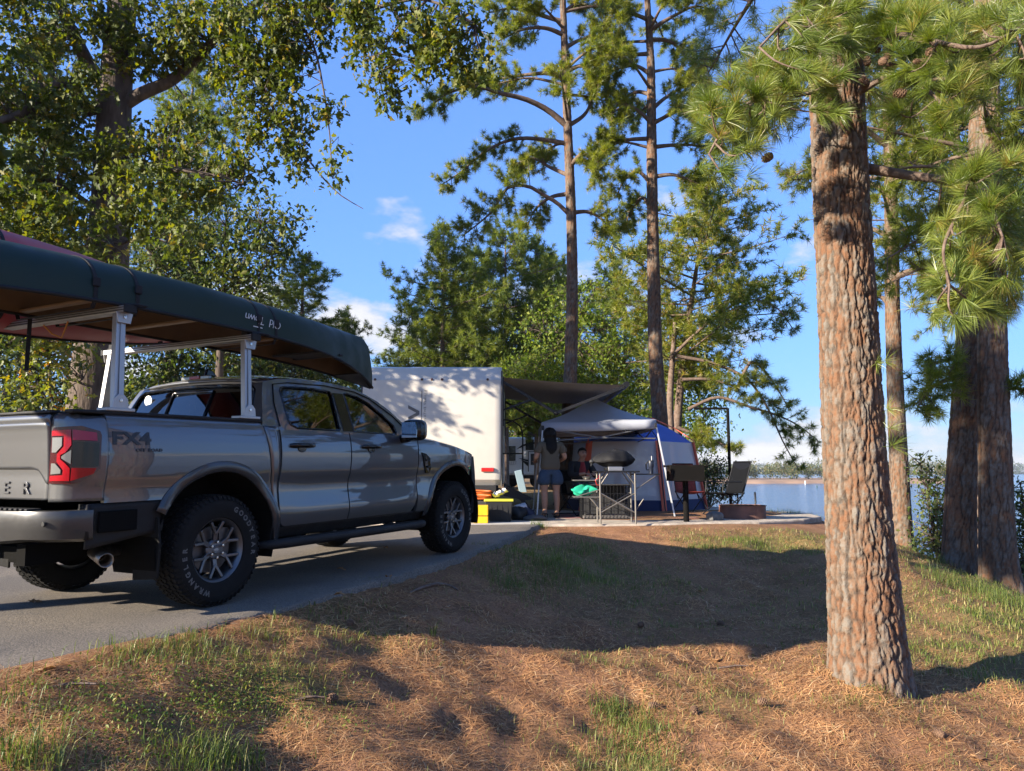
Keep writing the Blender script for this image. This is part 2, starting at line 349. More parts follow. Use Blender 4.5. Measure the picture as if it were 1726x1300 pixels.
bn = N(t, 'ShaderNodeBump'); bn.inputs['Strength'].default_value = .6; bn.inputs['Distance'].default_value = .012; t.links.new(n1.outputs['Fac'], bn.inputs['Height']); t.links.new(bn.outputs[0], b.inputs['Normal'])
ed = []
for a, bb in zip(EDGE[:-1], EDGE[1:]):
    L = np.hypot(*(bb-a)); k = max(2, int(L/.03))
    for i in range(k): ed.append(a+(bb-a)*i/k)
ed.append(EDGE[-1]); ed = np.array(ed)
for _ in range(12): ed[8:-8] = .5*ed[8:-8]+.25*(ed[7:-9]+ed[9:-7])   # round the corners
V = []; NC = 16
for i, (x, y) in enumerate(ed):
    j = (noise2(np.array([x]), np.array([y]), 5, 31, 4)[0]-.5)*.13+(noise2(np.array([x]), np.array([y]), 22, 35, 2)[0]-.5)*.05
    xs = [x+j+.012, x+j, x+j-.02]+list(np.linspace(x+j-.2, -9.6, NC-3))
    for c, xx in enumerate(xs):
        z = float(road_h(xx, min(y, 12.5)))+(.0 if c > 1 else (-.01 if c == 1 else -.09))
        V.append((xx, y, z))
V = np.array(V); idx = np.arange(len(ed)*NC).reshape(len(ed), NC)
F = np.stack([idx[:-1, :-1], idx[1:, :-1], idx[1:, 1:], idx[:-1, 1:]], -1).reshape(-1, 4)[:, ::-1]
tag(np_mesh('driveway', V, F, M_ASPH, smooth=True), kind='structure')
# camp pad: pale compacted gravel and a concrete apron under the trailer, with a kerb along the front
M_PAD = mat('pad_gravel', (.47, .40, .32), .95, var=.5, vscale=7, bump=.6, bscale=90, col2=(.28, .235, .19), detail=10)
M_CONC = mat('concrete', (.42, .40, .37), .9, var=.25, vscale=3, bump=.3, bscale=60)
PADO = [(.35, 12.05), (1.5, 12.15), (2.6, 12.3), (4.2, 12.75), (5.2, 13.35), (5.9, 14.3), (6.05, 15.3), (5.5, 17), (4.6, 19.0), (1, 20.5), (-6, 20.5), (-6.5, 12.5), (-2, 12.3)]
def pad_z(x, y): return .115
bmv = MB(); bmv.prism([(p[0], p[1]) for p in PADO], .16, Matrix.Translation((0, 0, pad_z(0, 0)-.16)))
tag(bmv.build('camp_pad', M_PAD, bevel=.03), kind='structure')
PAD = .115
tag(MB().prism([(-.98, 12.0), (.36, 11.92), (.50, 12.12), (.46, 12.75), (-.9, 12.85)], .10, Matrix.Translation((0, 0, .022))).build('concrete_apron', M_CONC, bevel=.01), kind='structure')
# lake
M_WATER = bpy.data.materials.new('lake_water'); M_WATER.use_nodes = True; t = M_WATER.node_tree; b = t.nodes['Principled BSDF']; b.inputs['Base Color'].default_value = (.05, .10, .16, 1); b.inputs['Roughness'].default_value = .12; b.inputs['IOR'].default_value = 1.33
tcn = N(t, 'ShaderNodeTexCoord'); mpn = N(t, 'ShaderNodeMapping'); mpn.inputs['Scale'].default_value = (.5, 1.6, 1); t.links.new(tcn.outputs['Object'], mpn.inputs[0])
n1 = N(t, 'ShaderNodeTexNoise'); n1.inputs['Scale'].default_value = 1.1; n1.inputs['Detail'].default_value = 8; n1.inputs['Roughness'].default_value = .6; t.links.new(mpn.outputs[0], n1.inputs['Vector'])
bn = N(t, 'ShaderNodeBump'); bn.inputs['Strength'].default_value = .55; bn.inputs['Distance'].default_value = .35; t.links.new(n1.outputs['Fac'], bn.inputs['Height']); t.links.new(bn.outputs[0], b.inputs['Normal'])
tag(MB().grid(lambda u, v: (-60+u*3060, 5+v*4500, LAKE), 2, 2).build('water', M_WATER), kind='structure')
# ================================================================== pickup truck (local: x right, y forward, z up, origin under the rear axle)
M_PAINT = bpy.data.materials.new('grey_metallic_paint'); M_PAINT.use_nodes = True
t = M_PAINT.node_tree; b = t.nodes['Principled BSDF']; b.inputs['Base Color'].default_value = (.056, .058, .061, 1); b.inputs['Metallic'].default_value = .12; b.inputs['Roughness'].default_value = .36; b.inputs['Coat Weight'].default_value = 1; b.inputs['Coat Roughness'].default_value = .02; b.inputs['Coat IOR'].default_value = 1.7
tcn = N(t, 'ShaderNodeTexCoord'); n1 = N(t, 'ShaderNodeTexNoise'); n1.inputs['Scale'].default_value = 900; t.links.new(tcn.outputs['Object'], n1.inputs['Vector'])
mr = N(t, 'ShaderNodeMapRange'); mr.inputs[3].default_value = .3; mr.inputs[4].default_value = .46; t.links.new(n1.outputs['Fac'], mr.inputs[0]); t.links.new(mr.outputs[0], b.inputs['Roughness'])
n2 = N(t, 'ShaderNodeTexNoise'); n2.inputs['Scale'].default_value = 3; n2.inputs['Detail'].default_value = 7; t.links.new(tcn.outputs['Object'], n2.inputs['Vector'])
mr = N(t, 'ShaderNodeMapRange'); mr.inputs[1].default_value = .45; mr.inputs[2].default_value = .75; mr.inputs[3].default_value = .01; mr.inputs[4].default_value = .05; t.links.new(n2.outputs['Fac'], mr.inputs[0]); t.links.new(mr.outputs[0], b.inputs['Coat Roughness'])
M_BPLAST = mat('black_plastic', (.011, .011, .0115), .55, spec=.35, bump=.25, bscale=300, rvar=.15, vscale=6)
M_GBLACK = mat('gloss_black', (.005, .005, .0055), .14, coat=.15, spec=.4)
M_DARK = mat('underbody', (.005, .0048, .0045), .95, spec=.1)
M_RUBBER = mat('tyre_rubber', (.010, .0096, .009), .85, spec=.25, var=.35, vscale=14, bump=.15, bscale=120)
M_FLARE = mat('dark_grey_flare', (.030, .031, .033), .25, coat=.5, spec=.4)
M_RIM = mat('rim_grey', (.12, .12, .125), .3, metal=.85, rvar=.15, vscale=30)
M_CHROME = mat('steel', (.55, .54, .52), .25, metal=1)
M_EXH = mat('exhaust_steel', (.32, .28, .24), .38, metal=1, var=.4, vscale=20)
M_ALU = mat('aluminium', (.42, .42, .42), .48, metal=.9, var=.12, vscale=12, stretch=(1, 1, .1))
M_GLASS = glass_mat('window_glass', (.22, .25, .235)); M_PRIV = glass_mat('privacy_glass', (.05, .055, .055))
M_RED = mat('red_lens', (.30, .003, .010), .15, coat=.2); M_DRED = mat('dark_red_lens', (.05, .002, .004), .15, coat=.2)
M_CLEAR = mat('clear_lens', (.22, .22, .21), .2, metal=.5, coat=.3)
M_TYTX = mat('tyre_lettering', (.20, .195, .185), .7); M_WHITE_TX = mat('white_lettering', (.62, .61, .58), .6); M_DECAL = mat('decal_black', (.022, .022, .024), .4)
M_FABRIC_D = mat('seat_fabric', (.03, .03, .032), .9)
truck = empty('pickup_truck', (0, 0, 0), 0, 'grey crew cab pickup truck carrying two canoes, parked on the asphalt driveway', 'pickup truck')
TYAW, TPIT = 0.46489, 0.0192
MT = Matrix.Translation((-2.92686, 5.83373, CAMZ-.94646)) @ Matrix.Rotation(-TYAW, 4, 'Z') @ Matrix.Rotation(TPIT, 4, 'X')
truck.matrix_world = MT
ZS = [.44, .50, .56, .64, .72, .80, .86, .92, 1.0, 1.08, 1.16, 1.22, 1.27, 1.30, 1.33]
XS = [.895, .915, .935, .944, .935, .925, .928, .944, .954, .957, .950, .940, .925, .912, .885]
def side_x(y, z):
    x = float(np.interp(z, ZS, XS))
    if y > 3.25: x -= .20*((y-3.25)/.8)**2
    if y < 2.5 and y > .5 and .62 < z < .9:   # scallop along the doors
        x -= .010*math.sin((z-.62)/.28*math.pi)*min(1, (y-.5)/.4, (2.5-y)/.4)
    return x
def side_panel(cols, lo, hi, nz=22, roll=None):
    """panel on the body side between the curves lo(y), hi(y); hem turned inwards"""
    m = MB(); ny = len(cols); V = []
    for y in cols:
        a, b2 = lo(y), hi(y)
        for k in range(nz+1):
            z = a+(b2-a)*k/nz; V.append((side_x(y, z), y, z))
    F = [(i*(nz+1)+k, (i+1)*(nz+1)+k, (i+1)*(nz+1)+k+1, i*(nz+1)+k+1) for i in range(ny-1) for k in range(nz)]
    loop = [i*(nz+1) for i in range(ny)]+[(ny-1)*(nz+1)+k for k in range(1, nz+1)]+[i*(nz+1)+nz for i in range(ny-2, -1, -1)]+[k for k in range(nz-1, 0, -1)]
    base = len(V); cx = sum(V[i][1] for i in loop)/len(loop); cz = sum(V[i][2] for i in loop)/len(loop)
    V2 = []
    for i in loop:
        x, y, z = V[i]; V2.append((x-.03, y, z))
    F += [(loop[i], base+i, base+(i+1) % len(loop), loop[(i+1) % len(loop)]) for i in range(len(loop))]
    return m.add(V+V2, F)
def lin(a, b, n): return [a+(b-a)*i/n for i in range(n+1)]
def arch(yc, r=.545, zc=.42):
    return lambda y: zc+math.sqrt(max(0, r*r-(y-yc)**2)) if abs(y-yc) < r else zc
def gap_y(z): return .40+(1.30-z)*.18
GAPA = .012
# --- bed side
def bed_lo(y): return max(.775, arch(0)(y)) if y < 0 else max(arch(0)(y), .50)
cols = [-.90+.03*i for i in range(int((.0+.9)/.03))]+lin(0, .40, 14)+lin(.415, .525, 7)
def bed_hi(y): return min(1.325, 1.30-(y-.40)/.18) if y > .395 else 1.325
for sgn, nm in ((1, ''), (-1, '')):
    for nm, cc, lo, hi in (
        ('bed_side', cols, bed_lo, bed_hi),
        ('rear_door', lin(.575, 1.425, 30), lambda y: .505+.06*max(0, (.66-y)/.085)**2, lambda y: 1.272),
        ('front_door', lin(1.440, 2.50, 34), lambda y: .505+.14*max(0, (y-2.40)/.1)**2, lambda y: 1.272-.03*max(0, (y-2.0)/.5)**2),
        ('front_fender', lin(2.515, 3.72, 60), lambda y: max(arch(3.27)(y), .50 if y < 3.3 else .62), lambda y: float(np.interp(y, [2.5, 2.9, 3.2, 3.5, 3.72], [1.245, 1.215, 1.175, 1.12, 1.03]))),
        ):
        m = side_panel(cc, lo, hi, 26)
        if nm == 'front_fender':   # roll over to the bonnet
            fh = hi
            m.grid(lambda u, v: (lambda y, z: (side_x(y, z)-.14*v-.0, y, z+.035*math.sin(v*math.pi/2)))(2.515+u*1.205, fh(2.515+u*1.205)), 40, 6)
        if sgn < 0: m.mapv(lambda p: (-p.x, p.y, p.z))
        o = m.build(nm, M_PAINT, truck, smooth=35)
        if nm in ('rear_door', 'front_door'):
            hy = .80 if nm == 'rear_door' else 1.72
            h = MB(); h.tube([(.945, hy-.13, 1.147), (.972, hy-.11, 1.15), (.985, hy-.05, 1.151), (.985, hy+.06, 1.152), (.972, hy+.115, 1.151), (.945, hy+.13, 1.15)], [.016, .02, .021, .021, .02, .016], 10)
            h.lathe([(0.0, .012), (.045, .010), (.052, 0), (.052, -.02)], 20, Matrix.Translation((.952, hy-.0, 1.122)) @ Matrix.Rotation(math.pi/2, 4, 'Y') @ Matrix.Scale(.62, 4, (1, 0, 0)))
            if sgn < 0: h.mapv(lambda p: (-p.x, p.y, p.z))
            h.build('handle', M_GBLACK, o, smooth=40)
    # cab quarter strip between bed and rear door
    m = MB(); zs = lin(.50, 1.30, 20)
    m.grid(lambda u, v: (side_x(.5, .50+.80*v)-.004, (gap_y(.50+.80*v)+.018)*(1-u)+.563*u, .50+.80*v), 3, 20)
    if sgn < 0: m.mapv(lambda p: (-p.x, p.y, p.z))
    m.build('cab_corner', M_PAINT, truck, smooth=35, solid=.02)
    # wheel arch flares
    for yc in (0, 3.27):
        m = MB(); NA = 40; prof = [(.0, .0), (.010, .022), (.030, .030), (.062, .027), (.082, .008), (.085, -.01)]
        a0, a1 = (R(-8 if yc == 0 else 6), R(152 if yc == 0 else 178))
        V = []
        for i in range(NA+1):
            a = a0+(a1-a0)*i/NA
            for dr, dx in prof:
                rr = .525+dr; y = yc+math.cos(a)*rr; z = .42+math.sin(a)*rr
                V.append((side_x(min(y, 3.75), z)+dx*.55, y, z))
        k = len(prof); F = [(i*k+j, (i+1)*k+j, (i+1)*k+j+1, i*k+j+1) for i in range(NA) for j in range(k-1)]
        m.add(V, F)
        if sgn < 0: m.mapv(lambda p: (-p.x, p.y, p.z))
        m.build('wheel_arch_flare', M_FLARE, truck, smooth=40, solid=.012)
        m = MB(); V = []
        for i in range(NA+1):   # dark inner lining
            a = R(-15)+R(210)*i/NA; y = yc+math.cos(a)*.53; z = .42+math.sin(a)*.53
            V += [(.93, y, z), (.50, y, z)]
        F = [(2*i, 2*i+2, 2*i+3, 2*i+1) for i in range(NA)]; V += [(.50, yc, .42)]; F += [(2*i+1, 2*i+3, len(V)-1) for i in range(NA)]
        m.add(V, F)
        if sgn < 0: m.mapv(lambda p: (-p.x, p.y, p.z))
        m.build('wheel_well', M_DARK, truck)
    # sill and running board
    m = MB().grid(lambda u, v: (side_x(1.5, .44)-.005-.07*v, .56+2.15*u, .497-.09*v), 20, 5)
    if sgn < 0: m.mapv(lambda p: (-p.x, p.y, p.z))
    m.build('sill', M_BPLAST, truck, smooth=40, solid=.02)
    m = MB(); m.tube([(.84, .48, .37), (.93, .52, .375), (.965, .62, .378), (.965, 2.5, .372), (.93, 2.62, .37), (.84, 2.66, .365)], [.03, .038, .04, .04, .038, .03], 12)
    for yy in (.9, 1.5, 2.2): m.bar((.70, yy, .42), (.95, yy, .375), .05, .03)
    if sgn < 0: m.mapv(lambda p: (-p.x, p.y, p.z))
    m.build('running_board', M_BPLAST, truck, smooth=50)
    m = MB()
    for k in range(3): m.box((.945+.018*k, 1.55, .412), (.008, 1.8, .008))
    if sgn < 0: m.mapv(lambda p: (-p.x, p.y, p.z))
    m.build('step_pad', M_RUBBER, truck)
    # mud flaps
    m = MB().prism([(.70, .24), (.94, .26), (.955, .48), (.93, .66), (.70, .66)], .018, frame((1, 0, 0), (0, 0, 1), (0, -1, 0), (0, -.50, 0)))
    if sgn < 0: m.mapv(lambda p: (-p.x, p.y, p.z))
    m.build('mud_flap', M_RUBBER, truck, bevel=.006)
    # fender vent
    poly = [(2.555, 1.10), (2.64, 1.085), (2.715, 1.04), (2.715, .985), (2.745, .94), (2.72, .885), (2.655, .885), (2.615, .96)]
    m = MB().prism([(y, z) for y, z in poly], .014, frame((0, 1, 0), (0, 0, 1), (1, 0, 0), (0, 0, 0)))
    m.mapv(lambda p: (p.x+side_x(p.y, p.z)-.002, p.y, p.z))
    if sgn < 0: m.mapv(lambda p: (-p.x, p.y, p.z))
    o = m.build('fender_vent', M_GBLACK, truck, bevel=.004)
    for k in range(2): MB().box((sgn*(side_x(2.66, 1.0)+.014), 2.665+.02*k, 1.02-.07*k), (.008, .05, .02)).build('vent_slat', M_BPLAST, o)
    # mirror
    m = MB().ball((0, 0, 0), (.115, .095, .105), 20, 14); 
    def sq(p):
        f = lambda v, s: math.copysign(abs(v/s)**.55*s, v) if s else v
        return (1.11+f(p.x, .115), 2.20+f(p.y, .095)*(.9 if p.y < 0 else 1), 1.315+f(p.z, .105))
    m.mapv(sq)
    m.tube([(1.04, 2.20, 1.25), (.97, 2.23, 1.235), (.90, 2.26, 1.23)], [.05, .045, .05], 10)
    if sgn < 0: m.mapv(lambda p: (-p.x, p.y, p.z))
    mo = m.build('door_mirror', M_GBLACK, truck, smooth=50)
    m = MB().prism([(-.085, -.075), (.085, -.075), (.09, 0), (.085, .075), (-.085, .075), (-.09, 0)], .004, frame((1, 0, 0), (0, 0, 1), (0, -1, 0), (1.11, 2.112, 1.315)))
    if sgn < 0: m.mapv(lambda p: (-p.x, p.y, p.z))
    m.build('mirror_glass', mat('mirror', (.8, .82, .82), .02, metal=1), mo)
    # headlight
    m = MB().grid(lambda u, v: (lambda y, z: (side_x(y, z)+.004-.13*max(0, u-.5)**2, y, z))(3.50+.34*u, .93+(.19-.06*u)*v), 8, 6)
    if sgn < 0: m.mapv(lambda p: (-p.x, p.y, p.z))
    m.build('headlight', M_CLEAR, truck, smooth=40, solid=.02)
# decal on the bed side
m = text_mb('FX4', .11, .0012, spacing=1.0, offset=.004); m.mapv(lambda p: (p.z, p.x*1.5, p.y)); m.mapv(lambda p: (side_x(-.7, p.z+1.17)+.003+p.x, p.y-.745, p.z+1.17)); m.build('decal_lettering', M_DECAL, truck)
m = text_mb('OFF ROAD', .028, .0012, spacing=1.25, offset=.001); m.mapv(lambda p: (side_x(-.7, p.y+1.10)+.003+p.z, p.x*1.2-.62, p.y+1.10)); m.build('decal_lettering', M_DECAL, truck)
# --- rear corners, tail lights
CPATH = [(.735, -1.125), (.79, -1.118), (.845, -1.10), (.89, -1.065), (.925, -1.01), (.945, -.95), (.953, -.897)]
CS = [0]
for a, bb in zip(CPATH[:-1], CPATH[1:]): CS.append(CS[-1]+math.dist(a, bb))
def corner(s, z, off=0.0):
    x = float(np.interp(s, CS, [p[0] for p in CPATH])); y = float(np.interp(s, CS, [p[1] for p in CPATH]))
    e = .01; dx = float(np.interp(s+e, CS, [p[0] for p in CPATH]))-float(np.interp(s-e, CS, [p[0] for p in CPATH])); dy = float(np.interp(s+e, CS, [p[1] for p in CPATH]))-float(np.interp(s-e, CS, [p[1] for p in CPATH]))
    L = math.hypot(dx, dy); nx, ny = -dy/L, dx/L
    if nx < 0 and ny > 0: nx, ny = -nx, -ny
    nx, ny = abs(nx), -abs(ny)
    k = (side_x(0, z)-.953)*min(1, s/CS[-1]*1.4)
    lip = -.035*max(0, (z-1.285)/.04)**2
    return (x+k+nx*off+(lip if s > .2 else 0), y+ny*off-(lip if s <= .2 else 0)*.6, z)
def corner_poly(poly, off, thick):
    """polygon in (s,z) laid on the corner, tessellated finely enough to bend"""
    bm = bmesh.new(); vs = [bm.verts.new((s, z, 0)) for s, z in poly]; bm.faces.new(vs)
    for k in range(1, 9):
        bmesh.ops.bisect_plane(bm, geom=bm.verts[:]+bm.edges[:]+bm.faces[:], plane_co=(CS[-1]*k/9, 0, 0), plane_no=(1, 0, 0))
    bm.verts.index_update(); m = MB()
    top = [corner(v.co.x, v.co.y, off+thick) for v in bm.verts]; bot = [corner(v.co.x, v.co.y, off) for v in bm.verts]; n = len(top)
    fs = [tuple(v.index for v in f.verts) for f in bm.faces]+[tuple(n+v.index for v in reversed(f.verts)) for f in bm.faces]
    for e2 in bm.edges:
        if len(e2.link_faces) == 1: a, b2 = e2.verts; fs.append((a.index, b2.index, n+b2.index, n+a.index))
    m.add(top+bot, fs); bm.free(); return m
SR = CS[-1]
TL_PARTS = [
 ('red_lens', [(.03, 1.215), (.145, 1.222), (.148, 1.13), (.118, 1.085), (.092, 1.07), (.092, 1.045), (.11, 1.03), (.145, .99), (.148, .915), (.03, .915), (.03, .945), (.112, .95), (.112, .98), (.07, 1.03), (.07, 1.075), (.11, 1.12), (.11, 1.185), (.03, 1.185)], M_RED),
 ('red_lens', [(.155, 1.222), (.275, 1.205), (.275, 1.155), (.155, 1.16)], M_RED),
 ('red_lens', [(.155, .992), (.275, .99), (.262, .955), (.155, .915)], M_RED),
 ('clear_lens', [(.035, 1.175), (.10, 1.175), (.10, 1.125), (.062, 1.085), (.035, 1.085)], M_CLEAR),
 ('clear_lens', [(.035, 1.02), (.06, 1.02), (.10, .98), (.10, .96), (.035, .955)], M_CLEAR),
 ('clear_lens', [(.10, 1.062), (.125, 1.085), (.148, 1.10), (.148, 1.015), (.125, 1.03), (.10, 1.05)], M_CLEAR),
 ('side_lens', [(.155, 1.15), (.288, 1.145), (.285, 1.0), (.155, 1.0)], M_GBLACK)]
for sgn in (1, -1):
    m = MB().grid(lambda u, v: corner(u*SR, .79+.535*v), 20, 24)
    if sgn < 0: m.mapv(lambda p: (-p.x, p.y, p.z))
    m.build('rear_corner_panel', M_PAINT, truck, smooth=40, solid=.015)
    m = corner_poly([(.012, .90), (.02, 1.21), (.035, 1.235), (.20, 1.245), (.295, 1.215), (.302, 1.19), (.298, .985), (.20, .905), (.155, .897)], .002, .012)
    if sgn < 0: m.mapv(lambda p: (-p.x, p.y, p.z))
    tl = m.build('tail_light', M_DRED, truck, smooth=30)
    for nm, poly, mm in TL_PARTS:
        m = corner_poly(poly, .014, .008)
        if sgn < 0: m.mapv(lambda p: (-p.x, p.y, p.z))
        m.build(nm, mm, tl, smooth=30)
# --- tailgate
def tg_y(z): return float(np.interp(z, [.79, .86, .95, 1.05, 1.16, 1.24, 1.285, 1.315, 1.325], [-1.118, -1.118, -1.116, -1.122, -1.128, -1.135, -1.16, -1.155, -1.13]))
tg = MB().grid(lambda u, v: ((-.722+1.444*u), tg_y(.80+.52*v)+.012*(2*u-1)**4-.0, .80+.52*v), 24, 40).build('tailgate', M_PAINT, truck, smooth=40, solid=.03)
up = MB()
def tgu(u, v):
    x = -.722+1.444*u; zl = float(np.interp(abs(x), [0, .565, .63, .70, .722], [.99, .99, .975, .90, .893])); z = zl+(1.262-zl)*v
    return (x, tg_y(z)+.012*(2*u-1)**4-.016, z)
up.grid(tgu, 60, 16).build('tailgate_upper_panel', M_PAINT, tg, smooth=40, solid=.03)
for k, ch in enumerate('RANGER'):
    m = text_mb(ch, .105, .006, offset=.002); m.mapv(lambda p: (p.x*1.25-.5+.2*k, -1.121-p.z, p.y+.868)); m.build('embossed_letter', M_PAINT, tg, bevel=.002)
MB().box((0, -1.150, 1.10), (.30, .02, .075)).build('tailgate_handle', M_GBLACK, tg, bevel=.008)
MB().box((0, -1.10, 1.335), (1.45, .07, .02)).build('tailgate_cap', M_BPLAST, tg, bevel=.008)
# --- bumper
BP = [(0, -1.245), (.35, -1.245), (.62, -1.235), (.76, -1.205), (.86, -1.14), (.915, -1.05), (.935, -.97), (.90, -.93)]
prof = [(.06, .742), (.008, .738), (0, .715), (.002, .66), (.012, .62), (.035, .565), (.09, .545)]
V = []; path = [(-x, y) for x, y in BP[::-1][:-1]]+BP
for (x, y) in path:
    for dn, z in prof:
        zz = z if z > .6 else z+(.035*(abs(x)/.6)**2 if abs(x) < .6 else .035)-.03
        V.append((x*(1-dn*.5), y+dn*(1 if abs(x) < .9 else .4), zz))
k = len(prof); F = [(i*k+j, (i+1)*k+j, (i+1)*k+j+1, i*k+j+1) for i in range(len(path)-1) for j in range(k-1)]
bo = MB().add(V, F).build('rear_bumper', mat('bumper_grey', (.045, .044, .043), .32, metal=.3, coat=.4, rvar=.12, vscale=9), truck, smooth=35, solid=.03)
for i in range(-13, 14):
    if abs(i) > 4: MB().box((i*.052, -1.178, .747), (.03, .085, .012)).build('step_tread', M_BPLAST, bo, bevel=.003)
for sx in (-.80, -.33, .33, .80): MB().lathe([(0, .006), (.014, .005), (.017, 0)], 14, Matrix.Translation((sx, -1.243 if abs(sx) < .5 else -1.185, .665)) @ Matrix.Rotation(math.pi/2, 4, 'X')).build('parking_sensor', M_BPLAST, bo, smooth=40)
MB().box((0, -1.262, .655), (.32, .012, .12)).build('licence_plate', mat('plate', (.6, .6, .58), .4), bo, bevel=.004)
m = MB().box((0, -1.0, .50), (.09, .5, .09)).box((0, -1.21, .50), (.11, .05, .11)); m.build('tow_hitch', M_BPLAST, truck, bevel=.006)
# valance between bumper and wheel
for sgn in (1, -1):
    m = MB().grid(lambda u, v: (side_x(-.7, .775)*(1-.02*(1-v))-.012, -.985+.53*u, (.50+.07*u)+(.272-.07*u)*v), 14, 8)
    m.add([(.95*.97, -.985, .56), (.95*.97, -.985, .77), (.80, -.96, .77), (.80, -.96, .56)], [(0, 1, 2, 3)])
    if sgn < 0: m.mapv(lambda p: (-p.x, p.y, p.z))
    m.build('rear_valance', M_BPLAST, truck, smooth=40, solid=.02)
    m = MB().box((.925, -.80, .66), (.02, .26, .13))
    if sgn < 0: m.mapv(lambda p: (-p.x, p.y, p.z))
    m.build('valance_recess', M_DARK, truck, bevel=.006)
m = MB().tube([(.50, .6, .42), (.55, -.3, .44), (.57, -.55, .43), (.62, -.70, .44), (.70, -.755, .43)], [.03, .03, .032, .034, .036], 14, cap=False); ex = m.build('exhaust_pipe', M_EXH, truck, smooth=60, solid=.004)
m = MB().tube([(.60, -.72, .445), (.83, -.80, .41)], [.046, .046], 20, cap=False); m.build('exhaust_tip', M_EXH, ex, smooth=60, solid=.005)
# --- bed cover, rails
MB().box((0, -.36, 1.322), (1.66, 1.44, .03)).build('bed_cover', mat('tonneau_vinyl', (.014, .014, .015), .7, bump=.2, bscale=200), truck, bevel=.01)
for s in (1, -1): MB().box((s*.862, -.35, 1.335), (.085, 1.52, .022)).build('bed_rail', M_BPLAST, truck, bevel=.008)
# --- cab
def GXc(z, y=1.0): return .912-.42*(z-1.262)-.04*max(0, z-1.60)**1.5
OUT = [(.40, 1.262), (.455, 1.40), (.52, 1.56), (.575, 1.665), (.66, 1.69), (.84, 1.713), (1.08, 1.728), (1.30, 1.73), (1.52, 1.72), (1.72, 1.70), (1.90, 1.655), (2.05, 1.60), (2.20, 1.52), (2.36, 1.40), (2.50, 1.29), (2.56, 1.235), (2.50, 1.245), (2.2, 1.258), (1.43, 1.262)]
RW = [(.735, 1.315), (.715, 1.36), (.722, 1.60), (.745, 1.632), (.80, 1.643), (1.10, 1.655), (1.365, 1.645), (1.385, 1.62), (1.36, 1.45), (1.345, 1.30), (1.325, 1.288), (.80, 1.292)]
FW = [(1.53, 1.285), (1.548, 1.50), (1.56, 1.64), (1.60, 1.648), (1.74, 1.626), (1.90, 1.565), (2.05, 1.47), (2.185, 1.36), (2.20, 1.30), (2.18, 1.275), (1.80, 1.28)]
def poly_holes(outer, holes, fn, thick):
    from mathutils.geometry import tessellate_polygon
    loops = [[Vector((a, b2, 0)) for a, b2 in L] for L in [outer]+holes]
    flat = [p for L in loops for p in L]; tr = tessellate_polygon(loops); n = len(flat)
    m = MB(); V = [fn(p.x, p.y, 0) for p in flat]+[fn(p.x, p.y, thick) for p in flat]
    fs = [tuple(f) for f in tr]+[tuple(n+i for i in reversed(f)) for f in tr]; b0 = 0
    for L in loops:
        k = len(L); fs += [(b0+i, b0+(i+1) % k, n+b0+(i+1) % k, n+b0+i) for i in range(k)]; b0 += k
    return m.add(V, fs)
def subdiv(L, k=3): return [(a[0]+(b2[0]-a[0])*i/k, a[1]+(b2[1]-a[1])*i/k) for a, b2 in zip(L, L[1:]+L[:1]) for i in range(k)]
for sgn in (1, -1):
    m = poly_holes(subdiv(OUT), [subdiv(RW), subdiv(FW)], lambda y, z, d: ((GXc(z)-d), y, z), .05)
    if sgn < 0: m.mapv(lambda p: (-p.x, p.y, p.z))
    cs = m.build('cab_side', M_PAINT, truck, smooth=30)
    for L, mm, nm in ((RW, M_PRIV, 'rear_door_window'), (FW, M_GLASS, 'front_door_window')):
        m = MB().add([(GXc(z)-.018, y, z) for y, z in subdiv(L, 2)], [tuple(range(2*len(L)))])
        if sgn < 0: m.mapv(lambda p: (-p.x, p.y, p.z))
        gl = m.build(nm, mm, truck, smooth=30)
        # black seal round the opening
        m = MB(); pts = [Vector((GXc(z)-.004, y, z)) for y, z in subdiv(L, 3)]; m.tube(pts+[pts[0], pts[1]], .011, 6, cap=False)
        if sgn < 0: m.mapv(lambda p: (-p.x, p.y, p.z))
        m.build('window_seal', M_GBLACK, gl, smooth=60)
    m = MB().prism([(1.375, 1.285), (1.395, 1.64), (1.535, 1.64), (1.52, 1.285)], .006, frame((0, 1, 0), (0, 0, 1), (1, 0, 0))); m.mapv(lambda p: (GXc(p.z)+.001+p.x, p.y, p.z))
    if sgn < 0: m.mapv(lambda p: (-p.x, p.y, p.z))
    m.build('door_pillar_trim', M_GBLACK, truck, bevel=.003)
    m = MB()   # door edge lines over the frames and a drip rail
    m.tube([(GXc(z)+.004, y, z) for y, z in [(.60, 1.30), (.61, 1.50), (.66, 1.655), (.84, 1.683), (1.30, 1.698), (1.72, 1.672), (1.92, 1.62), (2.22, 1.46), (2.44, 1.275)]], .006, 6)
    if sgn < 0: m.mapv(lambda p: (-p.x, p.y, p.z))
    m.build('door_seal', M_GBLACK, truck, smooth=60)
top = OUT[3:11]
def roof(u, v):
    y = .575+(1.90-.575)*u; z0 = float(np.interp(y, [p[0] for p in top], [p[1] for p in top])); x0 = GXc(z0); s = 2*v-1
    a = math.sin(s*math.pi/2)
    return (x0*a, y+(-.05 if u == 0 else 0)*(1-s*s), z0+.065*(1-abs(a)**2.4)*(1-.35*(2*u-1)**4)+.003)
MB().grid(roof, 24, 28).build('roof', M_PAINT, truck, smooth=50, solid=.02)
def wsf(u, v):
    y0, z0, y1, z1 = 1.90, 1.655, 2.56, 1.24; s = 2*v-1; y = y0+(y1-y0)*u; z = z0+(z1-z0)*u
    return ((GXc(z)-.02)*s, y+.14*(1-s*s)*u+.02*(1-s*s), z+.055*(1-s*s)*(1-u)+.01)
MB().grid(wsf, 10, 16).build('windscreen', M_GLASS, truck, smooth=50)
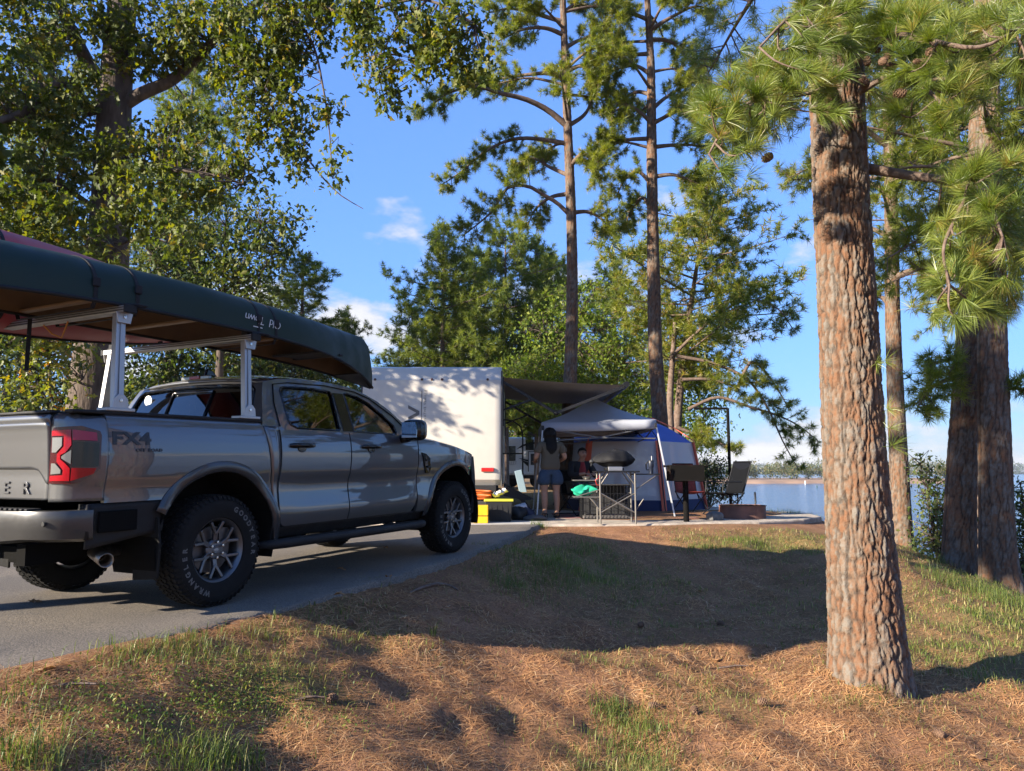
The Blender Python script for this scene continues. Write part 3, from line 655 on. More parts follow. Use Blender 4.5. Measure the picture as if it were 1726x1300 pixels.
# rear wall of the cab, sliding rear window
def rwf(x, z, d): yy = float(np.interp(z, [1.262, 1.40, 1.56, 1.665, 1.73], [.40, .455, .52, .575, .60])); return (x, yy-.05*(1-(x/.9)**2)+d, z)
rout = [(-.912, 1.262), (-.70, 1.262), (-.35, 1.262), (0, 1.262), (.35, 1.262), (.70, 1.262), (.912, 1.262), (.857, 1.40), (.787, 1.56), (.742, 1.665), (.55, 1.70), (.3, 1.72), (0, 1.728), (-.3, 1.72), (-.55, 1.70), (-.742, 1.665), (-.787, 1.56), (-.857, 1.40)]
rhole = [(-.76, 1.33), (-.4, 1.325), (0, 1.325), (.4, 1.325), (.76, 1.33), (.77, 1.36), (.69, 1.60), (.64, 1.635), (.3, 1.655), (0, 1.66), (-.3, 1.655), (-.64, 1.635), (-.69, 1.60), (-.77, 1.36)]
poly_holes(subdiv(rout, 3), [subdiv(rhole, 3)], rwf, .05).build('cab_rear_wall', M_PAINT, truck, smooth=30)
gl = MB().grid(lambda u, v: rwf((-.77+1.54*u)*(1-.10*v), 1.325+.33*v, .02), 16, 6).build('rear_window', M_PRIV, truck, smooth=40)
m = MB(); fr = [(-.24, 1.37), (.24, 1.37), (.24, 1.61), (-.24, 1.61)]; pts = [Vector(rwf(x, z, .012)) for x, z in subdiv(fr, 6)]; m.tube(pts+pts[:2], .011, 6, cap=False); m.build('slider_frame', M_GBLACK, gl, smooth=60)
m = MB(); pts = [Vector(rwf(x, z, .006)) for x, z in subdiv(rhole, 3)]; m.tube(pts+pts[:2], .014, 6, cap=False); m.build('window_seal', M_GBLACK, gl, smooth=60)
MB().lathe([(0, .002), (.045, .002), (.048, 0)], 20, Matrix.Translation(rwf(-.55, 1.56, .008)) @ Matrix.Rotation(math.pi/2, 4, 'X')).build('round_sticker', M_WHITE_TX, gl)
bl = MB().box((0, .535, 1.735), (.34, .03, .03)).build('high_brake_light', M_CLEAR, truck, bevel=.006)
MB().box((0, .516, 1.736), (.12, .012, .026)).build('red_lens', M_RED, bl, bevel=.003)
m = MB().prism([(0, 0), (.13, 0), (.075, .05), (.02, .062)], .03, frame((0, 1, 0), (0, 0, 1), (1, 0, 0), (-.015, .62, 1.765))); m.build('roof_antenna', M_GBLACK, truck, bevel=.008)
# --- bonnet, front end
def hood(u, v):
    y = 2.50+1.36*u; s = 2*v-1; xe = side_x(min(y, 3.72), 1.0)-.155-.08*max(0, (u-.85)/.15); z = float(np.interp(y, [2.5, 2.9, 3.2, 3.5, 3.72, 3.86], [1.278, 1.25, 1.212, 1.16, 1.10, 1.03]))
    return (xe*s, y+.16*(1-s*s)*u, z+.03*(1-s*s)+(.018 if .35 < abs(s) < .8 else 0))
MB().grid(hood, 24, 40).build('bonnet', M_PAINT, truck, smooth=30, solid=.02)
def fascia(u, v):
    s = 2*u-1; z = .40+.66*v; x = (side_x(3.7, 1.0)-.01)*math.sin(s*math.pi/2); y = 3.70+.33*math.cos(s*math.pi/2)**.7+.04*math.sin(v*math.pi)
    return (x, y, z)
MB().grid(fascia, 30, 14).build('front_bumper', M_BPLAST, truck, smooth=40)
MB().box((0, 4.06, .90), (1.1, .03, .22)).build('grille', M_GBLACK, truck, bevel=.01)
MB().box((0, 2.52, 1.235), (1.55, .10, .03)).build('wiper_cowl', M_BPLAST, truck, bevel=.01)
# --- cabin
MB().box((0, 1.35, .80), (1.66, 1.9, .10)).build('cabin_floor', M_DARK, truck)
MB().box((0, 2.38, 1.12), (1.6, .32, .22)).build('dashboard', M_FABRIC_D, truck, bevel=.05)
for sx in (-.38, .38):
    m = MB().box((sx, 1.60, .98), (.5, .5, .16)); m.box((sx, 1.36, 1.22), (.48, .12, .52), Matrix.Rotation(0, 4, 'X')); m.box((sx, 1.33, 1.55), (.24, .08, .16)); m.build('front_seat', M_FABRIC_D, truck, bevel=.04)
    m = MB().box((sx, .72, 1.46), (.26, .07, .14)).tube([(sx-.05, .72, 1.36), (sx-.05, .72, 1.44)], .008, 6).tube([(sx+.05, .72, 1.36), (sx+.05, .72, 1.44)], .008, 6); m.build('rear_headrest', M_FABRIC_D, truck, bevel=.03)
MB().box((0, .70, 1.15), (1.35, .14, .5)).build('rear_seat_back', M_FABRIC_D, truck, bevel=.04)
m = MB(); cc = Vector((-.38, 2.08, 1.20)); m.tube([cc+Vector((.18*math.cos(a), .06*math.sin(a), .17*math.sin(a))) for a in [2*math.pi*i/24 for i in range(26)]], .014, 8, cap=False); m.bar(cc+Vector((-.17, 0, 0)), cc+Vector((.17, 0, 0)), .03, .03); m.bar(cc, cc+Vector((0, .2, -.08)), .05, .05); m.build('steering_wheel', M_BPLAST, truck, smooth=50)
# --- chassis
m = MB()
for s in (1, -1): m.box((s*.45, 1.35, .46), (.09, 4.9, .13))
for yy in (-1.0, -.35, .8, 1.7, 2.6, 3.7): m.box((0, yy, .46), (.9, .10, .08))
m.box((0, 1.4, .53), (1.56, 3.6, .06)); m.box((.0, -.6, .60), (1.5, .75, .05)); m.build('chassis_frame', M_DARK, truck)
m = MB().tube([(-.72, 0, .39), (.72, 0, .39)], .045, 12).ball((.05, 0, .39), (.14, .16, .15)).tube([(0, .1, .40), (0, 2.2, .48)], .04, 10); m.build('rear_axle', M_DARK, truck, smooth=50)
MB().tube([(-.72, 3.27, .39), (.72, 3.27, .39)], .04, 10).build('front_axle', M_DARK, truck)
MB().tube([(0, -.62, .50), (0, -.62, .66)], .30, 24).build('spare_tyre', M_RUBBER, truck, smooth=50).rotation_euler = (0, 0, 0)
MB().box((.30, .95, .43), (.42, .9, .18)).build('fuel_tank', M_DARK, truck, bevel=.04)
# --- wheels
def make_wheel():
    root = bpy.data.objects.new('wheel', None); COL.objects.link(root)
    RO = .392; prof = [(.225, -.10), (.232, -.118), (.262, -.128), (.318, -.133), (.352, -.126), (.374, -.108), (.383, -.09), (.386, 0), (.383, .09), (.374, .108), (.352, .126), (.318, .133), (.262, .128), (.232, .118), (.225, .10)]
    MX = Matrix.Rotation(math.pi/2, 4, 'Y')       # lathe axis -> local x
    m = MB().lathe(prof, 96, MX)
    nb = 56
    for row, (xc, wd) in enumerate([(-.092, .036), (-.047, .036), (0, .034), (.047, .036), (.092, .036)]):
        for i in range(nb):
            a = 2*math.pi*(i+(.5 if row % 2 else 0))/nb
            M = Matrix.Rotation(a, 4, 'X') @ Matrix.Translation((xc, 0, .388-abs(xc)**2*.6)) @ Matrix.Rotation(R(28 if row % 2 else -28), 4, 'Z')
            m.box((0, 0, 0), (wd, .028, .016), M)
    for sd in (-1, 1):
        for i in range(nb):
            a = 2*math.pi*(i+.25)/nb; M = Matrix.Rotation(a, 4, 'X') @ Matrix.Translation((sd*.117, 0, .366)) @ Matrix.Rotation(R(sd*52), 4, 'Y'); m.box((0, 0, 0), (.03, .022, .012), M)
    ty = m.build('tyre', M_RUBBER, root, smooth=35)
    for word, a0, flip in (('GOODYEAR', 28, 0), ('WRANGLER', 212, 0)):
        for k, ch in enumerate(word):
            mm = MB()
            a = R(a0+(-(k-3.5)*10.2))
            tm = text_mb(ch, .052, outline=.0012); rr = .305
            # letter's up points outwards; sits on the outer sidewall (x = +.134)
            M = Matrix.Rotation(-a, 4, 'X') if False else None
            up = Vector((0, math.sin(a0*0+0), 0))
            th = R(a0)-(k-3.5)*R(10.5)
            rad = Vector((0, math.cos(th), math.sin(th))); tan = Vector((0, math.sin(th), -math.cos(th)))
            # seen from +x (outside, right side): y forward points right, z up
            mm.add([Vector((.1345, 0, 0))+rad*(rr+p.y)+tan*p.x for p in tm.v], tm.f)
            mm.build('sidewall_letter', M_TYTX, ty)
    m = MB().lathe([(.228, -.10), (.215, -.09), (.20, -.02), (.198, .06), (.212, .098), (.229, .108), (.232, .100), (.218, .088), (.206, .06)], 64, MX); rim = m.build('rim', M_RIM, root, smooth=40)
    m = MB(); m.lathe([(0, .085), (.028, .088), (.03, .080), (.062, .078), (.075, .066), (.078, .03)], 40, MX)
    for k in range(6):
        a = math.pi*2*k/6+math.pi/6
        def pt(r, da, x): th = a+da; return Vector((x, r*math.cos(th), r*math.sin(th)))
        m.bar(pt(.05, 0, .062), pt(.122, 0, .072), .036, .024, (1, 0, 0))
        for s in (1, -1):
            m.bar(pt(.108, 0, .074), pt(.205, s*.27, .088), .021, .022, (1, 0, 0))
    m.build('spokes', M_RIM, rim, bevel=.004)
    m = MB()
    for k in range(6):
        a = math.pi*2*k/6; m.lathe([(0, .105), (.009, .104), (.011, .095), (.011, .07)], 8, Matrix.Rotation(a, 4, 'X') @ Matrix.Translation((0, 0, .055)) @ MX)
    m.build('lug_nuts', M_CHROME, rim, smooth=40)
    m = MB().lathe([(.0, .030), (.165, .030), (.165, .01), (0, .01)], 40, MX); m.box((.03, .10, .09), (.05, .10, .12)); m.build('brake_disc', mat('brake_steel', (.10, .09, .085), .5, metal=.8), rim, smooth=40)
    MB().lathe([(0, -.09), (.20, -.09), (.20, -.10)], 32, MX).build('wheel_back', M_DARK, rim)
    m = MB().lathe([(0, .0905), (.020, .0895), (.021, .088)], 24, MX); m.mapv(lambda p: (p.x, p.y, p.z*.55)); m.build('hub_emblem', mat('emblem_grey', (.25, .26, .28), .3, metal=.7), rim, smooth=40)
    return root
w0 = make_wheel()
for i, (x, y, a) in enumerate([(.81, 0, 0), (.81, 3.27, .35), (-.81, 0, 1.2), (-.81, 3.27, .8)]):
    wv = w0 if i == 0 else copy_tree(w0)
    wv.parent = truck; wv.location = (x, y, .392)
    wv.rotation_euler = (0 if i == 0 else a*0, 0, 0 if x > 0 else math.pi)
# ================================================================== rack, canoes, straps (local frame of the truck)
def T(p): return MT @ Vector(p)
def thing(name, label, cat, group=None):
    o = empty(name, label=label, cat=cat, group=group); o.matrix_world = MT.copy(); return o
rack = thing('bed_rack', 'silver aluminium truck bed rack carrying the two canoes', 'rack')
for yb, zt, zf in ((-.82, 2.015, 1.345), (.26, 1.985, 1.345)):
    bar = MB().box((0, yb+.06, zt), (1.78, .075, .045)).build('crossbar', M_ALU, rack, bevel=.006)
    m = MB()
    for dz in (-.008, .008): m.box((0, yb+.0975+.0, zt+dz), (1.78, .004, .005)); m.box((0, yb+.0225, zt+dz), (1.78, .004, .005))
    m.build('bar_groove', M_BPLAST, bar)
    for s in (1, -1):
        MB().box((s*.90, yb+.06, zt), (.025, .085, .055)).build('end_cap', M_BPLAST, bar, bevel=.006)
        m = MB().bar((s*.865, yb+.02, zf+.02), (s*.80, yb+.055, zt-.025), .05, .066, (0, 1, 0)); post = m.build('post', M_ALU, rack, bevel=.006)
        m = MB().bar((s*.895, yb+.02, zf+.05), (s*.832, yb+.055, zt-.06), .004, .02, (0, 1, 0)); m.build('post_rib', M_ALU, post)
        MB().box((s*.862, yb+.02, zf+.012), (.10, .20, .022)).build('foot_plate', M_ALU, post, bevel=.005)
        MB().prism([(-.06, 0), (.06, 0), (.05, .08), (.02, .11), (-.02, .11), (-.05, .08)], .008, frame((0, 1, 0), (0, 0, 1), (s, 0, 0), (s*.897, yb+.02, zf))).build('foot_bracket', M_ALU, post, bevel=.003)
        MB().prism([(-.06, 0), (.06, 0), (.045, -.07), (-.045, -.07)], .008, frame((0, 1, 0), (0, 0, 1), (s, 0, 0), (s*.842, yb+.06, zt-.02))).build('top_bracket', M_ALU, post, bevel=.003)
        m = MB()
        for q in ((s*.905, yb+.02, zf+.07), (s*.851, yb+.06, zt-.05)): m.lathe([(0, .006), (.011, .005), (.012, 0)], 10, Matrix.Translation(q) @ Matrix.Rotation(s*math.pi/2, 4, 'Y'))
        m.build('bolt', M_CHROME, post, smooth=40)
        m = MB().box((s*.80, yb+.06, zt+.045), (.06, .05, .05)).tube([(s*.80, yb+.06, zt+.04), (s*.87, yb+.06, zt+.035), (s*.93, yb+.10, zt+.03), (s*.945, yb+.15, zt+.028), (s*.90, yb+.17, zt+.03), (s*.83, yb+.10, zt+.035)], .008, 6)
        m.build('gunwale_bracket', M_BPLAST, rack, bevel=.006)
def canoe(name, label, cx, cy, L, beam, depth, zg, mh, mi, yaw=0.0, pitch=0.0, rocker=.05, sheer=.22, roll=0.0):
    o = empty(name, label=label, cat='canoe')
    o.matrix_world = MT @ Matrix.Translation((cx, cy, zg)) @ Matrix.Rotation(yaw, 4, 'Z') @ Matrix.Rotation(pitch, 4, 'X') @ Matrix.Rotation(roll, 4, 'Y')
    NU, NV = 64, 24
    def sec(u, v, inset=0.0):
        s = 2*u-1; t2 = abs(s); e = min(1, (1-t2)*L/2/.10)        # stem rounding
        w2 = beam/2*max(0.0, 1-t2**2.3)**.92*.985+.012
        w2 = max(.006, w2-inset)
        gun = -sheer*t2**3.4                                       # gunwale drops towards the ends (boat is upside down)
        keel = depth-rocker*t2**3-inset
        stem = 0
        if t2 > .90:
            q = (t2-.90)/.10; keel = keel-(keel-gun)*.62*(1-math.sqrt(max(0, 1-q**2.4)))
        a = (v*2-1)                                                # -1..1 gunwale to gunwale over the keel
        ang = a*math.pi/2; ex = .62+.5*t2
        x = w2*math.copysign(abs(math.sin(ang))**ex, ang); zz = gun+(keel-gun)*abs(math.cos(ang))**(.62+.25*t2)
        return (x, s*L/2*(1.0), zz)
    hull = MB().grid(lambda u, v: sec(u, v), NU, NV).build('hull', mh, o, smooth=50)
    MB().grid(lambda u, v: sec(.012+.976*u, v, .012), NU, NV).build('inner_hull', mi, o, smooth=50)
    for k, s in enumerate((0, 1)):
        pts = [Vector(sec(i/NU, s))+Vector((0, 0, -.006)) for i in range(NU+1)]; MB().tube(pts, .014, 8).build('gunwale', M_BPLAST, o, smooth=50)
    for fy, nm in ((-.58, 'seat'), (.62, 'seat')):
        wv = beam/2*(1-abs(fy)**2.3)**.92; z0 = -sheer*abs(fy)**3.4
        m = MB()
        for dy in (-.12, .12): m.bar((-wv, fy*L/2+dy, z0+.03), (wv, fy*L/2+dy, z0+.03), .04, .02)
        m.box((0, fy*L/2, z0+.03), (wv*1.5, .24, .012)); m.build(nm, M_FABRIC_D, o, bevel=.004)
    for fy in (0.0, .33, -.3):
        wv = beam/2*(1-abs(fy)**2.3)**.92; z0 = -sheer*abs(fy)**3.4; MB().bar((-wv, fy*L/2, z0+.012), (wv, fy*L/2, z0+.012), .055, .02).build('thwart', mat('ash_wood', (.22, .13, .06), .5), o, bevel=.006)
    for s in (1, -1):
        y1 = s*L/2*.985; y0 = s*L/2*.84; m = MB(); q = [(-.006, y1), (.006, y1)]; wv = beam/2*(1-.84**2.3)**.92
        m.add([(-.012, y1, -sheer), (.012, y1, -sheer), (wv, y0, -sheer*.55), (-wv, y0, -sheer*.55)], [(0, 1, 2, 3)]); m.build('deck_plate', M_BPLAST, o, solid=.012)
    return o, sec
M_CGREEN = mat('canoe_green', (.007, .019, .0125), .40, var=.25, vscale=4, rvar=.25, bump=.05, bscale=8, col2=(.013, .028, .020), detail=9, spec=.3)
M_CIN = mat('canoe_tan', (.17, .115, .06), .6, var=.2, vscale=6)
M_CRED = mat('canoe_red', (.33, .045, .05), .36, var=.2, vscale=3, rvar=.2, col2=(.40, .11, .11), detail=9)
CG = dict(cx=.40, cy=-.14, L=5.08, beam=.90, depth=.325, zg=2.045)
green, gsec = canoe('canoe', 'dark green canoe strapped upside down on the truck rack', mh=M_CGREEN, mi=M_CIN, pitch=-.014, yaw=-.012, **CG)
CR = dict(cx=-.58, cy=-1.05, L=4.9, beam=.74, depth=.33, zg=2.345)
red, rsec = canoe('canoe', 'faded red canoe lying on its side on the rack, behind the green one', mh=M_CRED, mi=mat('canoe_red_inner', (.30, .05, .05), .5), pitch=-.004, yaw=.0, roll=R(78), **CR)
# script lettering on the green hull, upside down like the boat
def on_hull(sec, L, fy, zz):
    """point of the right side of the hull at local y and z (bisect over v)"""
    u = (fy/(L/2)+1)/2; lo, hi = .5, 1.0
    for _ in range(30):
        mid = (lo+hi)/2
        if sec(u, mid)[2] > zz: lo = mid
        else: hi = mid
    return sec(u, (lo+hi)/2)
for word, yy in (('Town', .37), ('Old', .60)):
    m = text_mb(word, .10, .0008, shear=.35, spacing=.85, offset=-.001)
    def pm(p, yy=yy):
        ly = yy-p.x-CG['cy']; lz = .115-p.y-.02*ly; q = on_hull(gsec, CG['L'], ly, lz); return (q[0]+.003+p.z, ly, q[2])
    m.mapv(pm); m.build('script_lettering', M_WHITE_TX, green)
m = MB()
for k in range(13): ly = .44-.10*k/12-CG['cy']; q = on_hull(gsec, CG['L'], ly, .045); m.v.append(Vector((q[0]+.003, ly, q[2]))); q = on_hull(gsec, CG['L'], ly, .037); m.v.append(Vector((q[0]+.003, ly, q[2])))
m.f = [(2*i, 2*i+2, 2*i+3, 2*i+1) for i in range(12)]; m.build('lettering_underline', M_WHITE_TX, green)
# tie-down straps: over the hull and down under the bar
M_STRAP = mat('strap_black', (.010, .010, .012), .8, bump=.3, bscale=400)
def strap(o, sec, C, fy, zb, label, tail=0.0):
    st = empty('tie_down_strap', label=label, cat='strap', group='tie-down straps over the canoes'); st.matrix_world = o.matrix_world.copy()
    u = ((fy-C['cy'])/(C['L']/2)+1)/2; m = MB(); pts = []
    for i in range(33):
        p = Vector(sec(u, i/32)); c2 = Vector((0, p.y, .1)); d = (p-c2); d.y = 0; pts.append(p+d.normalized()*.004)
    lo = -.06 if C['beam'] > .8 else -.02
    pts = [Vector((pts[0].x+.03, pts[0].y, lo))]+pts+[Vector((pts[-1].x-.03, pts[-1].y, lo))]; pts = pts+[pts[0]]
    V = [];
    for p in pts: V += [p+Vector((0, -.014, 0)), p+Vector((0, .014, 0))]
    m.add(V, [(2*i, 2*i+1, 2*i+3, 2*i+2) for i in range(len(pts)-1)]); m.build('webbing', M_STRAP, st, solid=.003, smooth=60)
    p = Vector(sec(u, .93)); MB().box((p.x+.012, p.y, p.z), (.022, .045, .06)).build('buckle', M_STRAP, st, bevel=.006)
    if tail: q = Vector((-.30, fy-C['cy']+.02, -.05)); MB().box((q.x, q.y, q.z-tail/2), (.004, .028, tail)).build('loose_end', M_STRAP, st)
    return st
strap(green, gsec, CG, -.94, 2, 'black tie-down strap over the green canoe, nearest the tailgate', .36)
strap(green, gsec, CG, -.66, 2, 'black tie-down strap over the green canoe just ahead of the rear rack post')
strap(green, gsec, CG, .40, 2, 'black tie-down strap crossing the script lettering on the green canoe')
strap(green, gsec, CG, .60, 2, 'black tie-down strap over the green canoe just ahead of its lettering')
strap(red, rsec, CR, -1.02, 2, 'black tie-down strap over the red canoe, nearer the tailgate')
strap(red, rsec, CR, -.90, 2, 'black tie-down strap over the red canoe, nearer the cab')
# bow line from the canoe down to the truck bed on the left
a, b2 = T((-.72, -1.0, 2.0)), T((-.30, -.95, 1.35))
m = MB().tube([a, a.lerp(b2, .5)+Vector((0, 0, -.02)), b2], .004, 6); tag(m.build('rope', M_STRAP, smooth=60), 'thin black rope running from the rack down to the bed rail', 'rope')
m = MB(); pts = [T((-.02, -.76, 1.99)), T((.02, -.72, 1.93)), T((.10, -.70, 1.90)), T((.20, -.74, 1.95)), T((.26, -.76, 2.0)), T((.24, -.78, 2.03))]; m.tube(pts, .006, 6); tag(m.build('bungee_cord', mat('bungee_orange', (.5, .2, .03), .6), smooth=60), 'short orange and black bungee cord hooked on the rear crossbar', 'cord')
# ================================================================== travel trailer with awning
M_TW = mat('trailer_white', (.50, .465, .41), .38, coat=.25, var=.06, vscale=5, rvar=.15)
M_BLK = mat('matte_black', (.012, .012, .013), .6); M_BMET = mat('black_metal', (.015, .015, .016), .4, metal=.4)
M_TLGREY = mat('lettering_grey', (.10, .095, .09), .5)
TX0, TX1, TY0, TY1, TZ0, TZ1 = -2.66, -.185, 13.0, 18.6, .72, 2.835
trailer = empty('travel_trailer', ((TX0+TX1)/2, TY0, PAD), 0, 'cream white travel trailer seen from behind with its grey awning out', 'trailer')
def TR(p): return Vector(p)-Vector(((TX0+TX1)/2, TY0, PAD))
# body: rear wall slightly bowed with a rounded top edge
m = MB(); rows = [(TZ0, .10), (TZ0+.10, .02), (TZ0+.35, .0), (TZ1-.75, .0), (TZ1-.26, .012), (TZ1-.24, .03), (TZ1-.10, .075), (TZ1-.03, .13), (TZ1, .24), (TZ1+.01, .9)]
sx = [0, .006, .02, .05, .5, .95, .98, .994, 1]; sy = [.07, .03, .012, 0, 0, 0, .012, .03, .07]
V = []
for z, dy in rows:
    for a, e in zip(sx, sy): V.append(TR((TX0+(TX1-TX0)*a, TY0+dy+e, z)))
k = len(sx); m.add(V, [(i*k+j, i*k+j+1, (i+1)*k+j+1, (i+1)*k+j) for i in range(len(rows)-1) for j in range(k-1)])
m.build('rear_wall', M_TW, trailer, smooth=25)
for sgn, X in ((1, TX1), (-1, TX0)):
    m = MB(); prof = [(TY0+.16, TZ0), (TY0+.07, TZ0+.1), (TY0+.07, TZ1-.30), (TY0+.16, TZ1-.10), (TY0+.30, TZ1), (TY1-.5, TZ1), (TY1, TZ1-.8), (TY1, TZ0)]
    m.add([TR((X, y, z)) for y, z in prof]+[TR((X-sgn*.04, y, z)) for y, z in prof], [tuple(range(8)), tuple(range(15, 7, -1))]+[(i, (i+1) % 8, 8+(i+1) % 8, 8+i) for i in range(8)]); m.build('side_wall', M_TW, trailer)
MB().add([TR((TX0+.03, TY0+.28, TZ1-.005)), TR((TX1-.03, TY0+.28, TZ1-.005)), TR((TX1-.03, TY1-.5, TZ1-.005)), TR((TX0+.03, TY1-.5, TZ1-.005)), TR((TX1-.03, TY1, TZ1-.8)), TR((TX0+.03, TY1, TZ1-.8)), TR((TX1-.03, TY1, TZ0)), TR((TX0+.03, TY1, TZ0))], [(0, 1, 2, 3), (3, 2, 4, 5), (5, 4, 6, 7)]).build('roof', M_TW, trailer, solid=.03)
for X in (TX0, TX1):
    m = MB().tube([TR((X+.004*(1 if X == TX1 else -1), y, z)) for y, z in [(TY0+.075, TZ0-.02), (TY0+.06, TZ0+.3), (TY0+.06, TZ1-.30), (TY0+.14, TZ1-.09)]], .018, 8); m.build('corner_trim', mat('trim_dark', (.05, .045, .04), .5), trailer, smooth=60)
for xx in (632, 711, 728, 745, 822):
    q = PX(xx, 639.5, TY0); o = MB().lathe([(0, .022), (.017, .019), (.024, 0)], 14, Matrix.Translation(TR((q[0], TY0+.012, q[2]))) @ Matrix.Rotation(math.pi/2, 4, 'X')); o.build('marker_light', mat('amber_dark', (.05, .012, .008), .3), trailer, smooth=40)
q = PX(822, 792, TY0); m = MB().box((0, 0, 0), (.225, .03, .072)); mo = m.build('tail_light', mat('tail_red', (.40, .015, .012), .25, coat=.8), trailer, bevel=.012); mo.location = TR((q[0], TY0-.012, q[2]))
q2 = PX(650, 792, TY0); mo2 = mo.copy(); COL.objects.link(mo2); mo2.parent = trailer; mo2.location = TR((q2[0], TY0-.012, q2[2]))
# lettering reads upwards
def up_text(s, size, x, z, align, **kw):
    mm = text_mb(s, size, .001, align=align, **kw); mm.mapv(lambda p: TR((x-p.y, TY0-.003-p.z, z+p.x))); return mm
q = PX(705, 690, TY0); 
mv = MB(); a = .115; wv = .075     # large chevron-like V on its side
p0 = PX(688, 683, TY0); p1 = PX(707, 696, TY0); p2 = PX(688, 709, TY0)
mv.add([TR((p0[0], TY0-.004, p0[2])), TR((p0[0], TY0-.004, p0[2]-.06)), TR((p1[0]-.055, TY0-.004, p1[2])), TR((p2[0], TY0-.004, p2[2]+.06)), TR((p2[0], TY0-.004, p2[2])), TR((p1[0], TY0-.004, p1[2]-.03)), TR((p1[0], TY0-.004, p1[2]+.03))], [(0, 1, 2, 6), (2, 5, 6), (2, 3, 4, 5)]); mv.build('lettering', M_TLGREY, trailer, solid=.002)
qa, qb = PX(711, 659, TY0), PX(711, 733, TY0)
MB().box(TR((qa[0], TY0-.004, (qa[2]+qb[2])/2)), (.012, .004, qa[2]-qb[2])).build('logo_bar', M_TLGREY, trailer)
q = PX(716.5, 697, TY0); up_text('AN INNOVATIVE VEHICLE', .058, q[0], q[2], 'CENTER', spacing=1.28).build('lettering', M_TLGREY, trailer)
MB().box(TR(((TX0+TX1)/2, TY0+.05, TZ0-.06)), (2.3, .10, .11)).build('rear_bumper', M_BLK, trailer, bevel=.01)
m = MB()
for xx in (TX0+.45, TX1-.45): m.box(TR((xx, (TY0+TY1)/2+.1, TZ0-.05)), (.08, TY1-TY0-.2, .14))
m.build('chassis_frame', M_BLK, trailer)
MB().box(TR(((TX0+TX1)/2, (TY0+TY1)/2, TZ0+.02)), (2.36, TY1-TY0-.3, .04)).build('floor_pan', M_BLK, trailer)
for xx in (TX0+.35, TX1-.35):
    m = MB().tube([TR((xx, TY0+.35, TZ0-.1)), TR((xx, TY0+.30, PAD+.03))], .03, 8).box(TR((xx, TY0+.30, PAD+.015)), (.2, .2, .03)); m.build('stabiliser_jack', M_BMET, trailer)
for xx in (TX0+.22, TX1-.22):
    for yy in (15.5, 16.4):
        wm = MB().lathe([(.12, -.09), (.20, -.10), (.33, -.10), (.35, -.07), (.35, .07), (.33, .10), (.20, .10), (.12, .09)], 28, Matrix.Translation(TR((xx, yy, PAD+.35))) @ Matrix.Rotation(math.pi/2, 4, 'Y')).build('wheel', M_RUBBER, trailer, smooth=40)
        MB().lathe([(0, .04), (.15, .05), (.20, .06), (.20, -.06), (0, -.05)], 24, Matrix.Translation(TR((xx, yy, PAD+.35))) @ Matrix.Rotation(math.pi/2, 4, 'Y')).build('rim', M_ALU, wm, smooth=40)
MB().box(TR((-1.42, 14.9, TZ1+.06)), (.75, .9, .16)).build('roof_air_conditioner', M_BLK, trailer, bevel=.04)
m = MB().bar(TR(((TX0+TX1)/2-.4, TY1, TZ0-.05)), TR(((TX0+TX1)/2, TY1+1.2, TZ0-.05)), .08, .12).bar(TR(((TX0+TX1)/2+.4, TY1, TZ0-.05)), TR(((TX0+TX1)/2, TY1+1.2, TZ0-.05)), .08, .12); m.tube([TR(((TX0+TX1)/2, TY1+1.15, TZ0)), TR(((TX0+TX1)/2, TY1+1.15, PAD))], .03, 8); m.build('tow_frame', M_BMET, trailer)
# awning: grey fabric from the right wall out to a roller tube, two folding arms
A0, A1 = Vector((TX1+.02, 13.32, 2.66)), Vector((TX1+.02, 17.3, 2.66))
B0, B1 = Vector(tuple(PX(1053, 649, 13.35))), Vector(tuple(PX(1010, 668, 17.2)))
B1.x = B0.x-.02; B1.z = B0.z-.02
def awn(u, v):
    a = A0.lerp(A1, v); b2 = B0.lerp(B1, v); p = a.lerp(b2, u); p.z -= .025*math.sin(u*math.pi)*(1+.2*math.sin(v*9)); return TR(p)
aw = MB().grid(awn, 14, 20).build('awning_fabric', mat('awning_fabric', (.30, .275, .25), .85, var=.15, vscale=3, stretch=(1, .2, 1)), trailer, smooth=60)
m = MB().tube([TR(B0+Vector((.02, -.12, 0))), TR(B1+Vector((.02, .12, 0)))], .055, 14); m.build('roller_tube', M_BMET, trailer, smooth=60)
for (a, b2) in ((Vector((TX1+.03, 13.40, 2.58)), B0+Vector((0, .0, -.03))), (Vector((TX1+.03, 17.2, 2.58)), B1+Vector((0, 0, -.03)))):
    e = Vector(((a.x+b2.x)/2-.14, a.y+.06, 2.02)); m = MB()
    m.bar(TR(a), TR(e), .05, .05).bar(TR(e), TR(b2), .05, .055); m.bar(TR(a+Vector((0, .08, -.5))), TR(a.lerp(e, .55)), .035, .035); m.ball(TR(e), .05, 8, 6)
    m.build('awning_arm', M_BMET, trailer, bevel=.004)
    MB().box(TR(a+Vector((-.005, 0, -.35))), (.03, .08, .9)).build('arm_bracket', M_BMET, trailer, bevel=.004)
